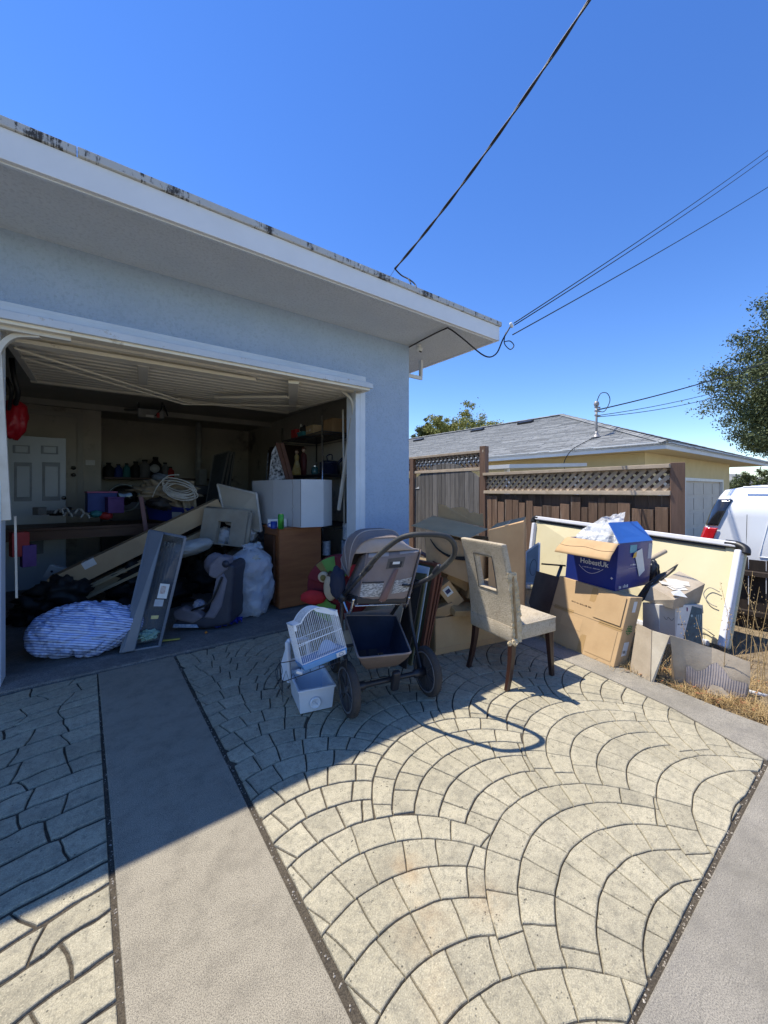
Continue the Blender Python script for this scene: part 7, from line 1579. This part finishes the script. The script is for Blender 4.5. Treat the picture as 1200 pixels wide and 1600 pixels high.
MB().lathe([(0, 0), (.022, .0), (.028, .02), (.02, .045), (0, .05)], 16, PY(100, 778, Yd - .03), orth((1, 0, 0), (0, 0, 1))).build('knob', CHROME, idr, smooth=True)
frm = thing('door_frame', 'recessed doorway with plain casing behind the six-panel door', 'door frame', (-.4, 7.6, 0)); Yf = 7.6
xa, xb_, zt_ = PY(15, 650, Yf).x - .3, PY(121, 700, Yf).x, PY(80, 650, Yf).z
MB().box(((xa + xb_) / 2, Yf, zt_ / 2), (xb_ - xa, .04, zt_)).build('door', INW, frm); MB().box((xb_ + .035, Yf - .03, zt_ / 2), (.07, .04, zt_)).build('casing', INC, frm); MB().box(((xa + xb_) / 2, Yf - .03, zt_ + .035), (xb_ - xa + .14, .04, .07)).build('casing', INC, frm)
for v in (731, 742): MB().lathe([(0, 0), (.03, 0), (.03, .02), (0, .03)], 18, PY(115, v, Yf - .05), orth((1, 0, 0), (0, 0, 1))).build('deadbolt', CHROME, frm, smooth=True)
xw = PY(158, 700, 7.7).x; MB().box(((xw - 2.0) / 2, 7.72, 1.3), (xw + 2.0, .12, 2.6)).build('partition', INW, house)
MB().box(PY(141, 723, 7.64), (.12, .012, .08)).build('light_switch', PAPER, label='pale switch plate on the wall right of the doorway', cat='switch', bev=.003)
# opener hanging from the ceiling
op = thing('door_opener', 'grey garage door opener motor hanging from the ceiling', 'door opener', T(237, 645, 5.9))
oc_ = T(236, 648, 5.9); MB().box(oc_, (.34, .26, .13), -.1).build('motor_housing', mat('opener_grey', (.33, .33, .32), .5), op, bev=.02, seg=3)
for (du, a_) in ((-18, 0), (16, 0)): MB().bar(T(236 + du, 650, 5.9), T(236 + du * 1.1, 628, 5.95), .03, .004, (0, 1, 0)).build('hanging_strap', CHROME, op)
b = MB(); b.bar(T(226, 640, 6.0), T(137, 641, 7.0) , .03, .03); b.build('rail', mat('rail_grey', (.30, .30, .28), .5), op); MB().box(T(247, 649, 5.7), (.035, .02, .07)).build('red_tag', MIXC[2], op); MB().box(T(234, 650, 5.73), (.10, .012, .035)).build('light_lens', PAPER, op)
b = MB(); b.tube(bez([T(243, 650, 5.8), T(250, 642, 5.8), T(256, 634, 5.85), T(262, 650, 5.8)]), .010, 6); b.build('wiring', BLACKP, op, smooth=True)
# washing machine, back shelf
wm = thing('washing_machine', 'dark front-loading washing machine with a chrome-ringed door', 'washing machine', (.9, 7.0, 0))
wc = T(194, 778, 6.3); MB().box((wc.x + .05, wc.y + .33, .55), (.72, .62, 1.1)).build('body', mat('dark_grey_enamel', (.035, .035, .04), .3), wm, bev=.015)
Rw = orth((1, 0, 0), (0, 0, 1)); wf = V((wc.x, wc.y + .01, wc.z)); MB().lathe([(.19, 0), (.20, .02), (.225, .03), (.235, .01), (.235, 0), (.19, 0)], 36, wf, Rw).build('door_ring', mat('dull_chrome', (.22, .24, .22), .3, metal=.8), wm, smooth=True)
MB().lathe([(0, .03), (.12, .02), (.19, 0)], 30, wf, Rw).build('door_glass', GLASSD, wm, smooth=True)
MB().box((wc.x + .05, wc.y + .0, 1.05), (.70, .02, .12)).build('control_panel', mat('panel_grey', (.10, .10, .11), .4), wm, bev=.004)
dr2 = thing('dryer', 'dark dryer with a round control dial beside the washing machine', 'dryer', (1.6, 7.4, 0)); MB().box((1.72, 7.75, .62), (.72, .62, 1.24)).build('body', MATS['dark_grey_enamel'], dr2, bev=.015); MB().box((1.72, 7.43, 1.30), (.72, .06, .16)).build('control_panel', MATS['panel_grey'], dr2, bev=.006); MB().lathe([(0, .03), (.05, .028), (.055, 0), (.07, 0), (.07, -.005)], 24, PY(242, 732, 7.38), Rw).build('dial', mat('dial_grey', (.35, .36, .35), .4), dr2, smooth=True)
shf = thing('wall_shelf', 'dark shelf along the back wall above the washing machine', 'shelf', (1.1, 8.6, 1.2)); MB().box((1.3, 8.7, 1.52), (2.2, .4, .03)).build('board', WDD, shf)
for k, (u, v, s, mi) in enumerate(((170, 712, (.16, .2, .26), 6), (185, 724, (.13, .13, .24), 0), (198, 722, (.12, .13, .26), 1), (212, 716, (.16, .2, .3), 6), (226, 712, (.2, .2, .34), 4), (243, 707, (.2, .2, .40), 6), (258, 712, (.14, .2, .30), 4), (266, 725, (.14, .14, .22), 2))):
    p = PY(u, v, 8.6); p.z = 1.535 + s[2] / 2; r = thing('bottle', ['black round container leftmost on the back wall shelf', 'blue bottle on the back wall shelf', 'teal bottle on the back wall shelf', 'black bottle right of the teal bottle on the shelf', 'wide grey container at the shelf middle', 'tallest black container on the back shelf', 'grey bottle left of the red one on the shelf', 'red round bottle at the right end of the shelf'][k], 'bottle', p - V((0, 0, s[2] / 2)), 'containers on the back wall shelf')
    q_ = p - V((0, 0, s[2] / 2)); MB().lathe([(s[0] * .5, 0), (s[0] * .52, s[2] * .1), (s[0] * .5, s[2] * .65), (s[0] * .22, s[2] * .82), (s[0] * .2, s[2] * .9)], 16, q_).build('body', MIXC[mi], r, smooth=True); MB().lathe([(0, 0), (s[0] * .24, 0), (s[0] * .24, s[2] * .1), (0, s[2] * .1)], 12, q_ + V((0, 0, s[2] * .9))).build('cap', MIXC[6], r)
# water heater and flue
wh = thing('water_heater', 'grey water heater with a flue pipe rising to the ceiling', 'water heater', (1.95, 8.3, 0)); wp2 = PY(312, 760, 8.3)
MB().lathe([(.24, 0), (.25, .02), (.25, 1.30), (.22, 1.36), (0, 1.38)], 26, (wp2.x, 8.3, .02)).build('tank', mat('heater_grey', (.12, .12, .12), .5), wh, smooth=True); MB().tube([(wp2.x - .02, 8.3, 1.38), (wp2.x - .02, 8.3, 2.62)], .055, 12).build('flue', mat('flue_grey', (.40, .40, .38), .4), wh, smooth=True); MB().box((wp2.x, 8.03, 1.55), (.14, .06, .30)).build('control_box', mat('control_white', (.34, .34, .33), .5), wh, bev=.01)
for z in (1.7, 1.85): MB().lathe([(.07, 0), (.07, .03), (0, .03)], 12, (wp2.x - .02, 8.3, z)).build('pipe_collar', MATS['flue_grey'], wh)
# leaning window screens
for k in range(3):
    t = 6.3 + .12 * k; du = 8 * k; s_ = thing('window_screen', ['front dark framed window screen leaning at the right wall', 'middle framed window screen leaning at the right wall', 'rear framed window screen nearest the dark cupboard'][k], 'screen', T(335 + du, 790, t), 'screens leaning on the right wall'); q4_ = [T(322 + du, 790, t), T(338 + du, 795, t - .1), T(358 + du * .5, 705 + k, t + .2), T(335 + du * .6, 712 + k, t + .35)]
    MB().plate([q4_[0], q4_[1], q4_[2], q4_[3]], .006).build('mesh_panel', mat('screen_mesh', (.07, .075, .08), .6), s_)
    for i in range(4): MB().bar(q4_[i], q4_[(i + 1) % 4], .025, .02).build('frame_rail', mat('screen_frame', (.20, .19, .17), .5), s_)
cup = thing('cupboard', 'tall dark red-brown cupboard against the right garage wall', 'cupboard', (2.6, 6.6, 0)); MB().box((2.68, 6.35, 1.02), (.40, .55, 2.04)).build('carcass', mat('dark_cupboard', (.045, .022, .016), .5), cup, bev=.004); MB().box((2.47, 6.22, 1.02), (.02, .26, 1.96)).build('door', MATS['dark_cupboard'], cup, bev=.003); MB().box((2.47, 6.49, 1.02), (.02, .26, 1.96)).build('door', MATS['dark_cupboard'], cup, bev=.003)
MB().lump(PY(20, 655, 5.2) + V((0, 0, 0)), (.11, .10, .19), .18, 2, 4, 22).build('red_bag', mat('red_plastic_bag', (.42, .01, .02), .3, bump=.5, bscale=14, bdist=.02), smooth=True, label='shiny red bag hanging high at the left garage wall', cat='bag')
b = MB(); b.tube(bez([T(18, 560, 3.6), T(22, 590, 3.6), T(28, 615, 3.65), T(24, 632, 3.7)]), .02, 8); b.tube(bez([T(10, 590, 3.6), T(18, 610, 3.6), T(14, 640, 3.7)]), .015, 8); b.build('black_hose', BLACKP, smooth=True, label='black hose hanging beside the left lift arm', cat='hose')
# wire shelving at the right
ws = thing('wire_shelving', 'chrome wire shelving loaded with boxes and pots by the right wall', 'shelving', (2.55, 4.9, 0))
xs0, xs1, ys0, ys1 = 2.28, 2.84, 4.30, 5.55
for x, y in ((xs0, ys0), (xs1, ys0), (xs0, ys1), (xs1, ys1)): MB().tube([(x, y, .01), (x, y, 2.22)], .013, 10).build('post', CHROME, ws, smooth=True)
for z in (.35, .85, 1.50, 2.03):
    b = MB()
    for x in (xs0, xs1): b.tube([(x, ys0, z), (x, ys1, z)], .006, 5); b.tube([(x, ys0, z - .035), (x, ys1, z - .035)], .004, 5)
    for y in (ys0, ys1): b.tube([(xs0, y, z), (xs1, y, z)], .006, 5); b.tube([(xs0, y, z - .035), (xs1, y, z - .035)], .004, 5)
    for k in range(28): y = ys0 + (ys1 - ys0) * k / 27; b.tube([(xs0, y, z), (xs1, y, z)], .0025, 4)
    b.build('wire_shelf', mat('shelf_wire_dark', (.10, .10, .11), .4, metal=.6), ws)
def onz(u, v, z): # point on shelf plane z
    return G(u, v, z)
def shelfbox(n, lbl, cat, x, y, z, s, m, rot=0, lab=None):
    r = thing(n, lbl, cat, (x, y, z)); MB().box((x, y, z + s[2] / 2 + .006), s, rot).build('body', m, r, bev=.004)
    MB().box((x, y, z + s[2] + .008), (s[0] * 1.02, s[1] * 1.02, .012), rot).build('lid', m, r, bev=.002); return r
TANB = mat('tan_box', (.33, .20, .10), .7)
shelfbox('tan_box', 'plain brown box at the near end of the top shelf', 'box', 2.62, 4.48, 2.03, (.36, .30, .17), TANB)
r = shelfbox('tan_box', 'lower tan shoe box with a white logo on the top shelf', 'box', 2.48, 4.78, 2.03, (.28, .22, .12), mat('tan_shoe_box', (.42, .30, .17), .7)); print_marks((2.335, 4.86, 2.085), (0, -1, 0), (0, 0, 1), .13, .03, 9, PAPER, r, 7)
shelfbox('red_box', 'red printed box further back on the top shelf', 'box', 2.42, 5.30, 2.03, (.16, .16, .13), MIXC[2])
r = thing('teal_basket', 'teal basket of dark oddments on the top shelf', 'basket', (2.42, 5.06, 2.04)); openbox('basket_tub', [V((2.33, 4.97, 2.11)), V((2.51, 4.97, 2.11)), V((2.51, 5.15, 2.11)), V((2.33, 5.15, 2.11))], .065, .003, MIXC[1], r); MB().lump((2.42, 5.06, 2.14), (.07, .07, .06), .6, 3, 5, 14).build('oddments', MIXC[6], r, smooth=True); MB().lump((2.38, 5.12, 2.16), (.02, .03, .07), .3, 3, 6, 10).build('white_bottle', PAPER, r, smooth=True)
fig = thing('figurine', 'painted figurine couple, cream dress beside a dark coat', 'figurine', (2.30, 4.55, 1.505)); fc_ = V((T(467, 728, 4.95).x, T(467, 728, 4.95).y, 1.512))
fc_ = PX(468, 728, 2.34); fc_.z = 1.512
MB().lathe([(.075, 0), (.07, .03), (.045, .13), (.028, .20), (.034, .26), (.02, .29), (0, .30)], 20, fc_ + V((-.02, .05, 0))).build('cream_dress', mat('cream_gold', (.50, .42, .22), .6, (.42, .26, .05), 12, .1), fig, smooth=True)
MB().lathe([(.035, 0), (.04, .10), (.045, .20), (.04, .28), (.015, .31), (0, .315)], 18, fc_ + V((.04, -.05, 0))).build('dark_coat', mat('oxblood', (.10, .02, .02), .6), fig, smooth=True)
for dx, m_ in ((V((-.02, .05, .325)), 'a'), (V((.04, -.05, .345)), 'b')): MB().lump(fc_ + dx, (.026, .026, .033), .05, 2, 1, 12).build('head', mat('figurine_skin', (.55, .36, .24), .6), fig, smooth=True); MB().lump(fc_ + dx + V((.004, .004, .014)), (.028, .028, .026), .2, 3, 2, 10).build('hair', mat('brown_hair', (.10, .04, .02), .8), fig, smooth=True)
pot = thing('cooking_pot', 'dark blue cooking pot with lid and handle on the middle shelf', 'pot', (2.5, 4.5, 1.505)); pcn = PX(515, 735, 2.58); pcn.z = 1.51; PM = mat('navy_enamel', (.015, .02, .05), .25)
MB().lathe([(.12, 0), (.135, .02), (.135, .15), (.14, .155), (.10, .185), (0, .195)], 24, pcn).build('body', PM, pot, smooth=True); MB().tube(bez([pcn + V((-.03, 0, .19)), pcn + V((-.04, 0, .25)), pcn + V((.02, -.02, .27)), pcn + V((.03, -.02, .20))]), .008, 6).build('lid_handle', PM, pot, smooth=True); MB().tube(bez([pcn + V((.06, -.10, .14)), pcn + V((.10, -.15, .20)), pcn + V((.13, -.2, .24))]), .022, 8).build('long_handle', PM, pot, smooth=True)
r = thing('glass_jar', 'small teal glass jar between figurine and pot', 'jar', (2.4, 4.6, 1.505)); jc = PX(492, 735, 2.45); jc.z = 1.51; MB().lathe([(.04, 0), (.05, .03), (.045, .09), (.03, .11), (0, .112)], 18, jc).build('body', mat('teal_glass', (.06, .16, .17), .1), r, smooth=True); MB().lathe([(0, 0), (.032, 0), (.032, .015), (0, .015)], 14, jc + V((0, 0, .11))).build('lid', CHROME, r)
LEO = mat('black_white_pattern_cloth', (.55, .55, .55), .8, (.03, .03, .035), 26, .2, 60, detail=1)
ib = thing('patterned_cover', 'tall pointed black and white patterned cover behind the white carton', 'cover', T(432, 745, 4.9)); MB().prism([T(418, 760, 4.85), T(449, 760, 4.8), T(441, 715, 4.85), T(430, 696, 4.9), T(424, 706, 4.9)], (.05, .07, 0)).build('cloth', LEO, ib, bev=.01, seg=3); MB().bar(T(416, 750, 4.95), T(419, 708, 4.98), .012, .012, (0, 1, 0)).build('stand', CHROME, ib)
for k, (u0, u1) in enumerate(((433, 450), (440, 456))): MB().bar(T(u0, 692, 4.9), T(u1, 750, 4.8), .05, .02, (0, 1, 0)).build('wood_board', mat('dark_plank', (.14, .06, .035), .6, (.09, .04, .025), 6, .2, 60), label=['wide reddish board leaning behind the white carton', 'narrow reddish board right beside the wide one'][k], cat='board', bev=.002)
# paint cans, jars by the right jamb
def pcan(lbl, c, r_, h, m, grp='paint cans stacked by the right jamb'):
    t = thing('paint_can', lbl, 'can', c, grp); MB().lathe([(r_, 0), (r_ * 1.03, .006), (r_, .012), (r_, h - .012), (r_ * 1.03, h - .006), (r_, h)], 26, c).build('body', m, t, smooth=True); MB().lathe([(r_ * .9, 0), (r_ * .9, .004), (0, .004)], 22, V(c) + V((0, 0, h - .004))).build('lid', CHROME, t); MB().tube([V(c) + V((r_ * math.cos(a * .314) * 1.03, r_ * math.sin(a * .314) * 1.03 , h * .75 - .10 * math.sin(a * .314) ** 2)) for a in range(11)], .0015, 4).build('handle', CHROME, t)
LB1, LB2 = mat('white_can_print', (.60, .62, .64), .4, (.20, .25, .32), 30, 0), mat('blue_can_print', (.35, .42, .52), .4, (.08, .12, .2), 16, 0)
def base(u, v, x=2.42): p = PX(u, v, x); return p
sx_ = 2.46
pcan('white paint can with dark drips, topmost of the stack', V((2.44, 3.98, .72)), .055, .19, LB1); pcan('blue-grey paint can under the white one', V((2.44, 3.98, .52)), .07, .19, LB2)
pcan('wide pale jar-like can low beside the cabinet', V((2.30, 4.02, .17)), .085, .17, LB2); pcan('white small can at the bottom by the jamb', V((2.36, 3.88, .012)), .075, .155, LB1); pcan('dark labelled can deeper on the shelf edge', V((2.28, 4.20, .52)), .05, .17, LB1)
MB().box((2.42, 3.99, .505), (.34, .22, .02)).build('plank_shelf', WDD, label='dark plank carrying the upper paint cans', cat='shelf'); 
st_ = thing('step_stool', 'dark stool block under the plank by the right jamb', 'stool', (2.42, 4.05, 0)); MB().box((2.42, 4.06, .25), (.30, .10, .48)).build('legs', DARK, st_); MB().box((2.42, 3.98, .165), (.34, .26, .015)).build('tread', DARK, st_)
MB().tube([T(536, 640, 4.55) , T(538, 820, 4.6)], .012, 8).build('track_rod', ARM, gdoor, smooth=True)
# dark heaps added behind everything to stand in for the unlit void
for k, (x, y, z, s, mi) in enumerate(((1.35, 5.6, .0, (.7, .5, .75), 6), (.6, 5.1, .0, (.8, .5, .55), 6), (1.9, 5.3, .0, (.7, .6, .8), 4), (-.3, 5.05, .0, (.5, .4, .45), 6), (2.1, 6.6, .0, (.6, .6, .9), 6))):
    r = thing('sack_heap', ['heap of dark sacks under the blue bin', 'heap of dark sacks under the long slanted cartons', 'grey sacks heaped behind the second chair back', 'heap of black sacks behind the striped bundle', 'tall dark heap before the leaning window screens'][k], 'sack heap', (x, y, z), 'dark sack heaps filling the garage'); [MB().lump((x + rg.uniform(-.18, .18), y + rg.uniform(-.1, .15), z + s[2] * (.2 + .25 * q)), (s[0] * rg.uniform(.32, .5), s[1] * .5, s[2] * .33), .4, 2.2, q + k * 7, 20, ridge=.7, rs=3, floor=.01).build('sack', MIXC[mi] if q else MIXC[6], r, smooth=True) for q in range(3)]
for k, (u, v, y, s, mi) in enumerate(((30, 850, 4.9, (.12, .12, .22), 2), (44, 868, 4.9, (.1, .1, .2), 8))):
    p = PY(u, v, y); MB().box(p, s, .3).build('small_carton', MIXC[mi], bev=.004, label=['small red carton at the left under the table', 'small purple carton beside the red one under the table'][k], cat='box')
